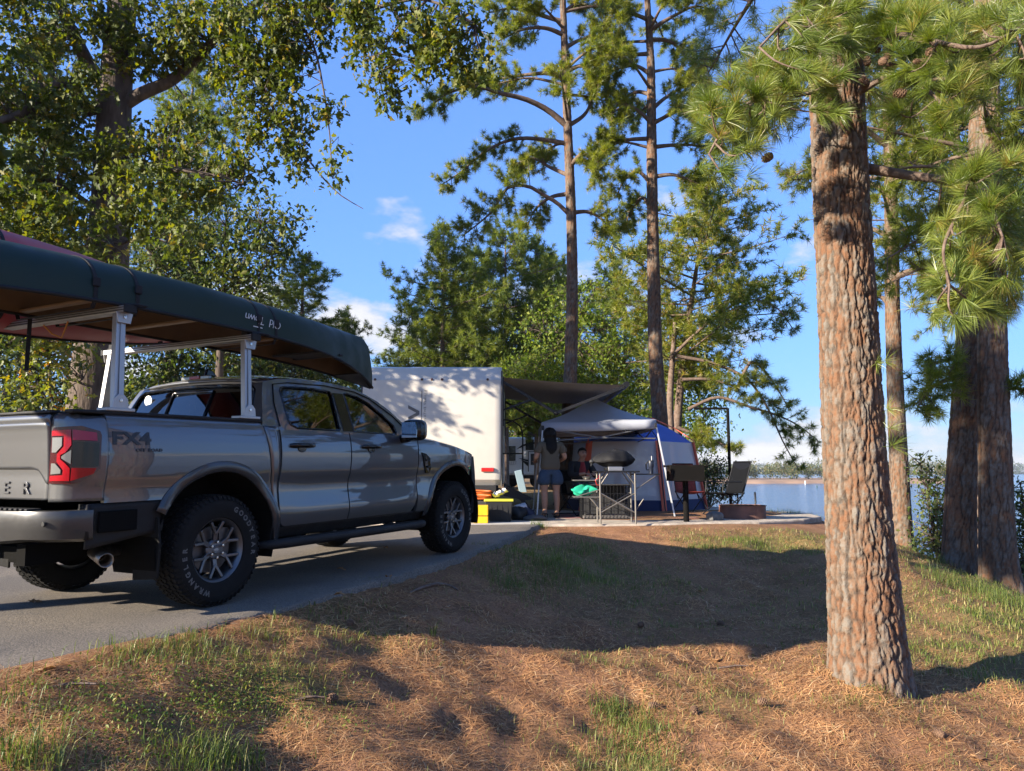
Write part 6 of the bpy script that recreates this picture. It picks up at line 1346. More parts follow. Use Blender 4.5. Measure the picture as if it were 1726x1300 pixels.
for k, (e3, z0) in enumerate((((2.3, 8.6, 5.1), 4.3), ((3.3, 9.3, 5.6), 4.8), ((4.4, 8.6, 5.4), 4.6), ((2.7, 9.6, 6.4), 5.6))):   # limbs reaching back behind the bole
    o = trunk_at(P, z0); e3 = np.array(e3); vg.limb(at_root(pine1, [o, (o+e3)/2+[0, 0, .15], e3]), .045, .01, 6, 20, .8, .3, dict(nn=30, L=.18, w=.006, fwd=.7), 7, nsm=12)
for k in range(26):   # crown above the frame
    h = vg.r.uniform(.0, 1); z0 = 5.0+h*6.0; a = k*2.4; L = 2.6*(1.1-h*.6); o = trunk_at(P, z0); e2 = o+np.array([math.cos(a)*L, math.sin(a)*L, .5]); vg.limb(at_root(pine1, [o, (o+e2)/2+[0, 0, .1], e2]), .04, .01, 5, 9, .7, .35, dict(nn=20, L=.18, w=.007, fwd=.6), 5, nsm=8)
vg.build(pine1, M_BARKT, M_NEEDLE_N)
cones = [(810, 270), (850, 220), (880, 270), (900, 245), (915, 290), (790, 345), (800, 370), (940, 350), (955, 410), (330, 350), (375, 690), (1030, 270), (1060, 280), (770, 265), (1090, 230), (1210, 370)]
cm = MB().lathe([(0, -.045), (.02, -.04), (.031, -.015), (.030, .01), (.020, .035), (.006, .05), (0, .052)], 12)
for i in range(46):
    f = i/46; z = -.038+f*.085; r = .030*math.sqrt(max(.1, 1-((z-.0)/.055)**2)); a = i*2.4; M = Matrix.Rotation(a, 4, 'Z') @ Matrix.Translation((r, 0, z)) @ Matrix.Rotation(R(-35), 4, 'Y'); cm.box((0, 0, 0), (.016, .014, .005), M)
cone0 = cm.build('pine_cone', M_DRY, pine1, smooth=30)
for i, (x, y) in enumerate(cones):
    o = cone0 if i == 0 else cone0.copy()
    if i: COL.objects.link(o)
    o.parent = pine1; c = ZX(x, y, 4.9+.25*math.sin(i*2.1)); o.location = tuple(at_root(pine1, c)); o.rotation_euler = (i*1.3, i*2.1, i)
    s_ = .7+.2*math.sin(i*3.3); o.scale = (s_, s_, s_)
# ================================================================== pines with traced stems
def pine_tree(label, rows, D, limbs, seed, plate, depth, na, nz, base_py, tuft, extra=0, top_add=4.0, crownR=2.2, ext_lo=None, ext_hi=None, leaf=None, twl=.75, group=None, per=6, flare=None, tw_n=12):
    P, rr = trunk_px(rows, D); rr = rr*.92; root = empty('pine_tree', tuple(P[0]), 0, label, 'pine tree', group); root.location.z = gz(P[0][0], P[0][1])
    P[0][2] = root.location.z-.08
    n0 = len(P); d = unit(P[-1]-P[-2]); P = np.vstack([P, P[-1]+d*top_add*.5, P[-1]+d*top_add]); rr = np.concatenate([rr, [rr[-1]*.6, .02]])
    arc = np.concatenate([[0], np.cumsum(np.linalg.norm(np.diff(P, axis=0), axis=1))]); ru = np.interp(np.linspace(0, arc[-1], 50), arc, rr)
    bark_trunk(root, at_root(root, P), ru, plate, depth, na, nz, seed, flare=flare)
    vg = Veg(seed)
    for L in limbs:
        pts = [PX(x, y, D+dd) for (x, y, dd) in L['p']]; o = trunk_at(P, pts[0][2]); pts[0] = o
        vg.limb(at_root(root, pts), L.get('r', .06), .012, 6, int(1.45*L.get('tw', tw_n)), L.get('tl', twl), L.get('s', .3), tuft, per, nsm=18)
    lo = ext_lo if ext_lo is not None else P[0][2]+5; hi = ext_hi if ext_hi is not None else P[-1][2]
    for k in range(extra):
        h = (k+vg.r.uniform(0, 1))/extra; z0 = lo+(hi-lo)*h; a = k*2.399+seed; L = crownR*vg.r.uniform(.6, 1.1)*(1.0-.55*h**1.5); o = trunk_at(P, z0); dirv = np.array([math.cos(a), math.sin(a), 0]); mid = o+dirv*L*.5+[0, 0, .12*L]; e2 = o+dirv*L+[0, 0, .22*L*vg.r.uniform(-.6, 1.2)]
        vg.limb(at_root(root, [o, mid, e2]), .045, .01, 5, tw_n, twl, .35, tuft, per, nsm=10)
    vg.build(root, M_BARKT, leaf or M_NEEDLE); return root, P
TF = dict(nn=28, L=.165, w=.0115, fwd=.7, droop=.02, t0=.05, t1=.85)
Z2 = lambda L, dd=None: [(600+.3708*x, .3708*y, (dd or [0]*9)[i] if dd else 0) for i, (x, y) in enumerate(L)]
def LB(L, depthslope=0.0, **kw):
    pts = [(600+.3708*x, .3708*y, depthslope*i/(len(L)-1)) for i, (x, y) in enumerate(L)]
    return dict(p=pts, **kw)
pine_tree('tall slender pine rising behind the pop-up canopy, the left of two', [(856, 952, 29), (800, 953, 27), (640, 961, 25), (478, 964.5, 21), (371, 963, 19), (241, 958, 17), (148, 954, 14.5), (37, 950, 12.5), (-60, 946, 10)], 17.2, [
    LB([(950, 575), (870, 500), (780, 455), (640, 420), (560, 395), (430, 420), (300, 520)], -1.2, tw=26, s=.42, r=.08), LB([(940, 360), (880, 335), (780, 340), (650, 360), (520, 385)], .5, tw=18, s=.45), LB([(940, 655), (850, 635), (740, 630), (650, 655), (560, 710), (480, 780), (390, 840)], -.6, tw=24, s=.3, tl=.42), LB([(965, 985), (910, 920), (850, 885), (790, 850), (700, 850), (620, 960), (490, 1070)], -.8, tw=26, s=.35, tl=.8),
    LB([(985, 575), (1040, 520), (1080, 430), (1095, 330)], .6, tw=14, s=.4), LB([(965, 220), (1000, 190), (1060, 165), (1150, 80)], .4, tw=14), LB([(920, 160), (870, 130), (780, 130), (640, 190)], -.6, tw=18), LB([(1005, 968), (1060, 965), (1120, 1000), (1170, 1060)], .4, tw=14, s=.35), LB([(900, 100), (800, 60), (700, 40), (600, 60)], -.4, tw=16), LB([(960, 800), (880, 760), (800, 720), (720, 750)], .6, tw=16, s=.35), LB([(960, 330), (1020, 300), (1080, 330), (1110, 380)], -.5, tw=12), LB([(960, 760), (1030, 700), (1080, 740), (1110, 820)], -.8, tw=14, s=.35),
    LB([(945, 60), (1000, 20), (1060, 30)], .3, tw=12), LB([(960, 880), (880, 900), (810, 960), (780, 1030)], .9, tw=14, s=.4, tl=.55)], 21, (.05, .16), .014, 40, 330, 850, TF, extra=18, top_add=4.5, crownR=2.0, ext_lo=8.6, twl=.66, per=9, tw_n=14)
pine_tree('tall slender pine rising behind the pop-up canopy, the right of two', [(856, 1121, 31), (700, 1112, 29), (600, 1105, 26), (478, 1102, 24), (371, 1100, 21), (260, 1098.5, 19.5), (185, 1098, 17), (111, 1097, 15), (37, 1093, 12), (-60, 1088, 9)], 17.8, [
    LB([(1370, 500), (1400, 450), (1480, 400), (1570, 360)], .3, tw=18), LB([(1370, 565), (1440, 515), (1520, 480), (1600, 470)], -.5, tw=16), LB([(1370, 670), (1450, 660), (1560, 665), (1640, 700)], .6, tw=16), LB([(1375, 805), (1440, 795), (1540, 830), (1600, 860)], -.3, tw=12, s=.45, tl=.5), LB([(1325, 340), (1270, 300), (1200, 310), (1130, 340)], .3, tw=14), LB([(1330, 560), (1290, 510), (1230, 480), (1160, 520)], -.5, tw=16), LB([(1325, 630), (1210, 640), (1130, 665), (1050, 740)], .2, tw=16, s=.35), LB([(1320, 245), (1230, 245), (1160, 200)], .5, tw=14), LB([(1380, 140), (1450, 70), (1540, 30), (1640, 50)], -.4, tw=18), LB([(1340, 180), (1430, 190), (1520, 270), (1620, 300)], .7, tw=18), LB([(1330, 90), (1240, 60), (1150, 80)], -.6, tw=14), LB([(1340, 840), (1280, 780), (1220, 820), (1190, 880)], -.4, tw=12, tl=.5), LB([(1335, 430), (1270, 420), (1200, 470), (1150, 540)], .8, tw=14), LB([(1350, 960), (1300, 900), (1250, 960), (1220, 1040)], .5, tw=12, tl=.5)], 22, (.06, .14), .015, 40, 330, 850, TF, extra=18, top_add=4.5, crownR=2.1, ext_lo=8.8, twl=.66, per=9, tw_n=14)
TFN = dict(nn=24, L=.19, w=.0105, fwd=.7, droop=.04, t0=.0, t1=.75)
FL = (.05, .18)
pine_tree('slim pine with a sunlit bole just behind the big right-hand pine', [(922, 1521, 42), (900, 1520, 37), (800, 1516, 33), (700, 1511, 30), (600, 1507, 27.5), (500, 1504, 25.5), (400, 1503, 24), (250, 1500, 22), (100, 1498, 20), (-60, 1495, 17)], 14.0, [
    dict(p=[(1505, 470, 0), (1540, 455, -.4), (1585, 475, -.9)], tw=18, s=.35, tl=.6), dict(p=[(1503, 330, 0), (1450, 300, .3), (1380, 280, .5), (1330, 300, .4)], tw=18), dict(p=[(1500, 250, 0), (1430, 200, -.3), (1340, 170, -.4), (1280, 200, -.4)], tw=20), dict(p=[(1500, 180, 0), (1420, 120, .4), (1320, 90, .6), (1260, 110, .6)], tw=20), dict(p=[(1500, 400, 0), (1440, 380, .4), (1390, 400, .6)], tw=10, tl=.5), dict(p=[(1500, 120, 0), (1560, 80, .4), (1640, 90, .6)], tw=18), dict(p=[(1500, 300, 0), (1560, 270, .8), (1630, 290, 1.2)], tw=18), dict(p=[(1498, 60, 0), (1420, 20, -.5), (1340, 10, -.8)], tw=18), dict(p=[(1503, 520, 0), (1480, 500, .4), (1450, 520, .8)], tw=6, tl=.4)], 23, (.045, .14), .013, 64, 380, 918, TFN, extra=20, top_add=5, crownR=2.0, ext_lo=5.6, flare=FL)
pine_tree('thick shaded pine at the right edge, left of the closely set pair', [(968, 1615, 63), (930, 1617, 57), (880, 1618, 54), (760, 1623, 50), (640, 1630, 46), (500, 1638, 42), (400, 1643, 39), (250, 1650, 36), (100, 1655, 32), (-60, 1660, 28)], 12.2, [
    dict(p=[(1632, 650, 0), (1600, 640, -.5), (1560, 665, -.9), (1545, 690, -1.0)], tw=20, s=.3, tl=.55), dict(p=[(1628, 600, 0), (1585, 610, -.4), (1560, 620, -.6)], tw=8, tl=.5), dict(p=[(1640, 400, 0), (1580, 380, -.2), (1520, 400, -.4)], tw=18), dict(p=[(1645, 280, 0), (1590, 240, .4), (1530, 230, .7)], tw=18), dict(p=[(1650, 200, 0), (1590, 150, .6), (1540, 130, 1.0)], tw=18)], 24, (.055, .18), .021, 96, 360, 965, TFN, extra=34, top_add=6, crownR=2.5, ext_lo=3.6, flare=FL)
pine_tree('thick shaded pine at the right edge, right of the closely set pair', [(1000, 1689, 74), (960, 1684, 64), (880, 1680, 58), (760, 1677, 54), (640, 1674, 50), (500, 1671, 46), (400, 1669, 43), (250, 1667, 39), (100, 1665, 35), (-60, 1663, 30)], 11.4, [
    dict(p=[(1690, 660, 0), (1715, 655, -.2), (1735, 660, -.3)], tw=6, tl=.35), dict(p=[(1670, 420, 0), (1720, 400, .2), (1780, 410, .4)], tw=16), dict(p=[(1668, 300, 0), (1720, 260, -.2), (1790, 250, -.3)], tw=16)], 25, (.055, .18), .021, 96, 360, 995, TFN, extra=32, top_add=6, crownR=2.4, ext_lo=3.8, flare=FL)
# ================================================================== background pines
PINE_PROTO = {}
def far_pine(label, px, py_top, D, Rc, seed, base_frac=.22, lean=(0, 0), leaf=None, dens=1.0, tuft=None, group='pines behind the camp', top=None):
    if lean != (0, 0) or leaf or tuft: return far_pine_unique(label, px, py_top, D, Rc, seed, base_frac, lean, leaf, dens, tuft, group, top)
    k = seed % 4; q = PX(px, py_top, D); z0 = gz(q[0], D)
    if k not in PINE_PROTO:
        r0 = far_pine_unique(label, px, py_top, D, Rc, seed, base_frac, lean, leaf, 1.15, tuft, group, top); PINE_PROTO[k] = (r0, q[2]-z0, Rc); return r0
    r0, H0, R0 = PINE_PROTO[k]; c = copy_tree(r0); tag(c, label); c.location = (q[0], D, z0); c.rotation_euler = (0, 0, seed*1.9); f = Rc/R0; c.scale = (f, f, (q[2]-z0)/H0); return c
def far_pine_unique(label, px, py_top, D, Rc, seed, base_frac=.22, lean=(0, 0), leaf=None, dens=1.0, tuft=None, group='pines behind the camp', top=None):
    topz = PX(px, py_top, D)[2]; x = PX(px, py_top, D)[0]
    if top: x, D, topz = top
    z0 = gz(x-lean[0], D); root = empty('pine_tree', (x-lean[0], D-lean[1], z0), 0, label, 'pine tree', group); H = topz-z0; vg = Veg(seed)
    stem = smooth_path([(0, 0, -.1), (lean[0]*.3, lean[1]*.3, H*.4), (lean[0], lean[1], H)], 24); vg2 = Veg(seed+1); vg2.tube(stem, np.linspace(.022*H*.75, .02, 24), 10); np_mesh('trunk', np.concatenate(vg2.WV), np.concatenate(vg2.WF), M_BARKT, root, smooth=True)
    nl = int(58*dens); tf = tuft or dict(nn=13, L=.25, w=.025, fwd=.7, t0=0, t1=1)
    for k in range(nl):
        h = (k+vg.r.uniform(0, 1))/nl; f = base_frac+(1-base_frac)*h; o = np.array([np.interp(f, np.linspace(0, 1, 24), stem[:, i]) for i in range(3)]); a = k*2.399+vg.r.uniform(-.5, .5)
        prof = (.50+.62*math.sin(math.pi*h**.75))*(1-h**3)**.7+.10; L = Rc*prof*vg.r.uniform(.35, 1.15)*(.8+.35*math.sin(k*1.7+seed)); dv = np.array([math.cos(a), math.sin(a), 0]); rise = .35*h-.05
        vg.limb([o, o+dv*L*.5+[0, 0, L*rise*.4+.05], o+dv*L+[0, 0, L*rise+.12]], 0.016+.006*L, .006, 4, max(6, int(4.6*L+5)), .34+.13*Rc, .12, tf, 6, nsm=8, up=.4)
    vg.build(root, M_BARKT, leaf or M_NEEDLE_F); return root
far_pine('leaning pine with a broad crown right of the tall pair, by the water', 1195, 312, 23.5, 4.0, 41, .40, lean=(1.6, 0), leaf=M_NEEDLE, dens=1.1)
far_pine('pine with a narrow pointed top, leftmost of those behind the trailer', 748, 396, 30, 2.7, 42, .3)
far_pine('full rounded pine behind the trailer, right of the pointed one', 852, 388, 31, 3.4, 43, .28, dens=1.2)
far_pine('slim pine squeezed in right of the rounded one behind the trailer', 905, 415, 33, 2.6, 52, .25)
far_pine('wide low pine closing the gap behind the trailer roof', 780, 500, 38, 3.2, 53, .15, dens=1.1)
far_pine('shorter pine between the pointed pine and the rounded one', 800, 432, 35, 3.0, 44, .25)
far_pine('low pine at the left end of the group behind the trailer', 690, 520, 36, 2.8, 45, .2)
far_pine('dark pine behind the left of the two tall slender pines', 930, 445, 36, 3.2, 46, .25, dens=1.1)
far_pine('pine seen between the two tall slender pines', 1035, 450, 33, 3.3, 47, .2, dens=1.1)
far_pine('pine with spreading limbs above the canoe bow', 512, 443, 29, 3.0, 48, .3, dens=1.1)
far_pine('small pine just right of the spreading one above the canoe', 585, 540, 31, 2.2, 49, .3)
far_pine('pine behind the oak at the far left, thin top', 330, 90, 26, 3.0, 50, .4, lean=(.4, 0))
far_pine('pine tucked behind the oak trunk', 90, 60, 28, 3.2, 51, .35)
far_pine('dark pine on the lake slope behind the gap left of the thick pair', 1590, -60, 17.5, 3.3, 55, .52, dens=.9, leaf=M_NEEDLE, tuft=dict(nn=13, L=.2, w=.018, fwd=.7, t0=0, t1=.7))
far_pine('dark pine on the lake slope behind the thick pair at the right edge', 1715, -40, 16.5, 3.2, 56, .52, dens=.9, leaf=M_NEEDLE, tuft=dict(nn=13, L=.2, w=.018, fwd=.7, t0=0, t1=.7))
# unseen pine, added left of the camera to shade the pair at the right edge
lp_ = far_pine('unseen tall pine added left of the frame to shade the right-edge pair', 0, 0, 2.6, 3.0, 54, .5, tuft=dict(nn=12, L=.3, w=.035, fwd=.6), group=None, top=(-9.4, 2.4, 12.5))
# drooping low limbs of the lakeside pine
dl = empty('pine_tree', tuple(PX(1150, 862, 22.0)), 0, 'pine whose long low limbs droop over the water beside the lantern post', 'pine tree'); dl.location.z = gz(dl.location.x, 22.0)
vg = Veg(60); st = [(0, 0, -.2), (-.25, .2, 3.0), (.0, .3, 6.0)]; vg2 = Veg(61); vg2.tube(smooth_path(st, 20), np.linspace(.17, .06, 20), 10); np_mesh('trunk', np.concatenate(vg2.WV), np.concatenate(vg2.WF), M_BARKT, dl, smooth=True)
TFM = dict(nn=24, L=.21, w=.014, fwd=.7, t0=0., t1=.9)
for L, tw, tl in (([(1130, 603), (1170, 565), (1215, 527), (1260, 505), (1310, 520), (1340, 560)], 26, .7), ([(1140, 600), (1210, 615), (1260, 640), (1295, 690), (1320, 745), (1345, 790)], 22, .5), ([(1160, 690), (1210, 670), (1260, 685), (1310, 700), (1350, 720), (1380, 745)], 30, .7), ([(1240, 660), (1270, 610), (1300, 640), (1330, 690)], 18, .6), ([(1140, 720), (1180, 735), (1210, 745), (1240, 765)], 16, .6), ([(1150, 640), (1200, 640), (1240, 650), (1290, 640)], 18, .6), ([(1145, 770), (1165, 745), (1185, 725)], 12, .7)):
    vg.limb(at_root(dl, [PX(x, y, 22.0-.6*i/5) for i, (x, y) in enumerate(L)]), .06, .012, 6, tw, tl, .25, TFM, 6, nsm=18)
vg.build(dl, M_BARKT, M_NEEDLE)
# ================================================================== leafy trees built from leaf clumps round traced limbs
def leafy(label, name, base, limbs, blobs, seed, leafm, bark, size, shape, clump, per_m2, trunk=None, group=None, cat='tree', twig=True, t0=0., t1=1., nl=14, hang=.35, depth=.8):
    root = empty(name, base, 0, label, cat, group); vg = Veg(seed); W2 = Veg(seed+1); pts = []
    for L, r0, r1, n in limbs:
        Q = smooth_path(L, 22); (W2 if n > 9 else vg).tube(at_root(root, Q), np.linspace(r0, r1, 22), n, big=n <= 9); pts.append(Q)
    LPt = np.concatenate(pts) if pts else None; C = []
    for (px, py, rp, D, *a) in blobs:
        c = PX(px, py, D); r = rp/FPX*D; rz = (a[0] if a else 1.0)*r; n = max(2, int(per_m2*r*rz)); u = unit(vg.r.normal(size=(n, 3)))*vg.r.uniform(.1, 1, (n, 1))**(1/2.2)
        C.append(c+u*np.array([r, r*depth, rz]))
    C = np.concatenate(C)
    if twig and LPt is not None:
        for c in C:
            q = LPt[np.argmin(np.linalg.norm(LPt-c, axis=1))]
            if np.linalg.norm(q-c) < 1.5: vg.tube(at_root(root, [q, (q+c)/2+vg.r.normal(size=3)*.08+[0, 0, .06], c]), [.012, .008, .003], 3)
    LPp = (C[:, None]+vg.r.normal(size=(len(C), nl, 3))*clump).reshape(-1, 3)
    vg.leaves(at_root(root, LPp), size, shape, t0, t1, hang)
    if W2.WV: np_mesh('trunk', np.concatenate(W2.WV), np.concatenate(W2.WF), bark, root, smooth=True)
    vg.build(root, bark, leafm); return root
OD = 13.0
ob = PX(150, 840, OD); ob = (ob[0], OD, gz(ob[0], OD))
ox = lambda x, y, d=0: PX(x, y, OD+d)
oak_limbs = [([np.array([ob[0], OD, ob[2]-.1]), ox(155, 690), ox(178, 480), ox(188, 330), ox(192, 200), ox(200, 80), ox(212, -60), ox(220, -300)], .46, .16, 20),
 ([ox(195, 185), ox(235, 160), ox(290, 135), ox(340, 90), ox(385, 40, -.3), ox(440, 0, -.6)], .13, .05, 8), ([ox(188, 160), ox(150, 110), ox(125, 60), ox(95, 0), ox(60, -60)], .15, .07, 8), ([ox(180, 150), ox(155, 190, -.3), ox(110, 140, -.6), ox(40, 190, -.8), ox(-60, 220, -1.5), ox(-200, 320, -2.5)], .10, .03, 8),
 ([ox(385, 40, -.3), ox(420, 100, -.5), ox(450, 160, -.6), ox(480, 220, -.7), ox(520, 270, -.8), ox(575, 330, -.8), ox(612, 352, -.8)], .05, .006, 6), ([ox(400, 30, -.5), ox(500, 10, -1.0), ox(600, 20, -1.6), ox(720, 0, -2.2), ox(800, 40, -2.4)], .06, .015, 6), ([ox(440, 0, -.6), ox(520, 60, -.9), ox(545, 150, -1), ox(555, 220, -1), ox(560, 300, -1)], .035, .006, 6), ([ox(190, 300), ox(250, 290, -.5), ox(330, 290, -1), ox(410, 310, -1.2)], .06, .015, 6), ([ox(185, 380), ox(130, 330, -.4), ox(60, 300, -.8), ox(-10, 320, -1)], .06, .02, 6), ([ox(720, 0, -2.2), ox(660, 60, -2), ox(640, 120, -2), ox(655, 190, -2)], .02, .005, 5), ([ox(165, 640), ox(120, 640, -.5), ox(80, 600, -.8), ox(40, 610, -.9)], .03, .008, 5), ([ox(185, 420), ox(250, 400, -.6), ox(310, 420, -.9)], .03, .01, 5)]
ob_blobs = [(50, 40, 80, 12.6), (30, 150, 90, 12.4), (110, 260, 75, 12.4), (40, 330, 80, 12.3), (140, 30, 65, 12.5), (270, 40, 75, 12.6), (350, 50, 85, 12.6), (430, 40, 85, 12.2), (510, 40, 75, 12), (470, 110, 70, 12.2), (400, 130, 55, 12.4), (430, 210, 48, 12.3, 1.0), (490, 180, 42, 12.1), (485, 245, 36, 12.2), (330, 210, 45, 12.6, .7), (270, 240, 50, 12.5), (330, 285, 65, 12.2, .75), (410, 280, 50, 12, .8), (240, 300, 52, 10.8), (260, 350, 52, 10.6, .7), (350, 330, 50, 11.0, .7), (545, 170, 26, 12, 1.2), (560, 265, 15, 12, 1.6), (568, 290, 13, 12, 1.6), (505, 270, 24, 12.2), (120, 400, 55, 12.2), (60, 450, 45, 12.2), (230, 90, 55, 12.8), (600, 40, 60, 11.2), (690, 40, 65, 10.9), (770, 50, 62, 10.6), (640, 110, 34, 11, 1.2), (655, 170, 28, 11, 1.2), (610, 90, 30, 11.3), (720, 100, 45, 10.8), (790, 105, 42, 10.6, .8), (830, 110, 20, 10.5), (200, 370, 40, 10.7), (300, 400, 40, 10.6, .6), (160, 450, 35, 10.6, .6), (150, 140, 45, 12.4), (200, 260, 45, 12.3), (90, 190, 55, 12.3), (0, 420, 50, 10.4), (75, 400, 42, 10.5), (100, 340, 40, 10.6), (-60, 380, 60, 10.2), (30, 330, 50, 10.5), (-110, 460, 55, 10.2), (-100, 420, 70, 10.5), (-190, 380, 80, 10.2), (-70, 350, 60, 10.8), (-270, 430, 80, 10), (-150, 290, 80, 10.5), (-330, 340, 90, 10)]
oak = leafy('old broad oak with a thick trunk standing behind the pickup bed', 'oak_tree', ob, oak_limbs, ob_blobs, 70, M_OAK, M_OAKB, .15, 'oak', .11, 78, nl=24, hang=.5, t1=.93)
vu = Veg(71)     # unseen oak leaves added above and left of the frame to shade the crown
for (px, py, rp, D) in ((-120, -60, 120, 11.6), (-160, 130, 110, 11.2), (-70, 230, 70, 11.2), (-280, 40, 120, 11.2)):
    c = PX(px, py, D); r_ = rp/FPX*D*1.05; u_ = unit(vu.r.normal(size=(300, 3)))*vu.r.uniform(.2, 1, (300, 1))**.45; vu.leaves(at_root(oak, (c+u_*r_)), .30, 'simple', 0, .8, .4)
vu.build(oak, M_OAKB, M_OAK, crown='shade_crown')
leafy('leafy yellow green oak shoots in front of the oak trunk', 'oak_sapling', (ox(95, 830, -1.3)[0], OD-1.3, gz(ox(95, 830, -1.3)[0], OD-1.3)), [([np.array([ox(95, 830, -1.3)[0], OD-1.3, 0.0]), ox(92, 740, -1.3), ox(85, 640, -1.3), ox(80, 560, -1.3), ox(120, 470, -1.2), ox(150, 400, -1.2)], .035, .008, 6), ([ox(88, 690, -1.3), ox(60, 640, -1.4), ox(40, 600, -1.4)], .015, .006, 5), ([ox(86, 670, -1.3), ox(120, 650, -1.4), ox(140, 640, -1.4)], .015, .006, 5)],
      [(85, 590, 42, 11.6), (60, 640, 40, 11.5), (110, 650, 42, 11.5), (130, 600, 30, 11.6), (60, 580, 30, 11.6), (100, 560, 35, 11.7), (140, 450, 38, 11.7, .7), (100, 430, 36, 11.8, .7), (165, 420, 28, 11.7, .7), (70, 490, 40, 11.8, .7), (215, 440, 22, 11.7, .7), (50, 680, 30, 11.5)], 72, leaf_mat('shoot_leaves', [(0, (.07, .10, .02)), (.6, (.17, .19, .03)), (.88, (.28, .24, .04)), (1, (.42, .17, .02))], .4, rough=.4, spec=.5), M_OAKB, .13, 'oak', .12, 95, nl=12, hang=.3)
def left_tree(label, px, D, blobs, seed, leafm, hpx, size=.18, per=62, name='broadleaf_tree', group='broadleaf trees behind the site'):
    q = PX(px, 800, D); z = gz(q[0], D); tp = PX(px+10, hpx, D)
    return leafy(label, name, (q[0], D, z), [([np.array([q[0], D, z-.1]), PX(px, 620, D), PX(px+6, (hpx+620)/2, D), tp], .17, .03, 10)]+[([PX(px+4, 560, D), PX((px+b[0])/2, (560+b[1])/2, D), PX(b[0], b[1], b[3])], .05, .012, 5) for b in blobs[::2]], blobs, seed, leafm, M_OAKB, size, 'simple', .22, per, group=group, nl=13)
left_tree('broadleaf tree with a dark crown right of the oak, over the canoe', 370, 20, [(300, 400, 60, 20), (370, 390, 70, 20), (440, 380, 55, 19.6), (480, 385, 34, 19.5), (420, 440, 60, 19.8), (350, 460, 70, 20), (460, 430, 35, 19.6), (300, 470, 60, 20.3), (260, 430, 60, 20), (500, 370, 22, 19.5), (390, 500, 60, 20), (440, 500, 34, 20), (330, 540, 60, 20.4), (400, 570, 60, 20.5)], 74, M_LEFTL, 380)
left_tree('dark broadleaf tree at the left picture edge behind the oak', 40, 21, [(20, 470, 70, 21), (90, 500, 70, 21.3), (20, 560, 70, 21), (90, 600, 70, 21.4), (20, 660, 80, 21), (110, 690, 80, 21.4), (180, 560, 60, 21.6), (230, 630, 70, 21.6), (240, 520, 60, 21.8), (180, 700, 70, 21.5), (40, 400, 60, 21.5), (-40, 500, 70, 21), (-40, 620, 70, 21), (60, 740, 70, 21.4)], 75, M_LEFTL, 420)
left_tree('broadleaf tree behind the cab roof of the pickup', 300, 24, [(270, 590, 60, 24), (340, 620, 60, 24), (400, 630, 60, 24), (300, 660, 70, 24), (380, 690, 70, 24), (450, 600, 55, 24.4), (480, 640, 60, 24.4), (540, 620, 40, 24.8), (240, 700, 70, 24), (450, 700, 70, 24), (540, 690, 60, 24.6), (580, 610, 30, 25)], 76, M_LEFTL, 580)
left_tree('bright green sweetgum beside the left tall pine', 955, 25, [(915, 560, 42, 25), (960, 520, 46, 25), (1000, 560, 50, 25), (940, 610, 48, 25), (990, 620, 50, 25), (1030, 590, 44, 25), (1035, 640, 44, 25), (905, 620, 40, 25), (885, 655, 40, 25.4), (950, 670, 55, 25.2), (1040, 690, 50, 25.2), (990, 690, 50, 25.2), (1005, 490, 30, 25), (1075, 560, 36, 25.2), (1080, 640, 40, 25.2), (870, 620, 30, 25.4)], 77, M_SWEET, 480, .14, 60)
left_tree('broadleaf tree with dense dark leaves right of the right tall pine', 1150, 24.5, [(1140, 560, 45, 24.5), (1160, 620, 45, 24.5), (1180, 680, 50, 24.6), (1140, 700, 55, 24.6), (1190, 720, 40, 24.4), (1160, 660, 50, 24.5), (1145, 760, 40, 24.4), (1180, 745, 30, 24.4), (1200, 640, 26, 24.4)], 78, M_SWEET, 540, .14, 60)
left_tree('broadleaf tree in the gap between trailer and canopy', 880, 47, [(870, 680, 55, 47), (900, 640, 50, 47), (860, 620, 40, 47), (830, 660, 50, 47), (900, 710, 34, 47), (860, 710, 34, 47), (930, 680, 50, 47)], 79, M_SWEET, 600, .26, 30)
# distant edge of the wood behind everything on the left
vgd = Veg(90)
for k in range(46):
    x = -62+k*1.75+vgd.r.uniform(-.8, .8); y = 52+vgd.r.uniform(-6, 10); H = vgd.r.uniform(7, 10.5)
    if x > 12: break
    C = np.array([x, y, H*.55])+unit(vgd.r.normal(size=(60, 3)))*vgd.r.uniform(.3, 1, (60, 1))*np.array([2.0, 2.0, H*.45]); vgd.leaves((C[:, None]+vgd.r.normal(size=(60, 14, 3))*.4).reshape(-1, 3), .42, 'simple', 0, 1, .3); vgd.tube([(x, y, -.2), (x, y, H*.7)], [.15, .06], 6)
fw = empty('distant_wood', (0, 52, 0)); vgd.LV = [v-np.array([0, 52, 0]) for v in vgd.LV]; vgd.WV = [v-np.array([0, 52, 0]) for v in vgd.WV]
tag(fw, 'dense line of distant trees closing off the far left of the campsite', 'wood', kind='stuff'); vgd.build(fw, M_OAKB, M_LEFTL, 'trunks', 'crown')
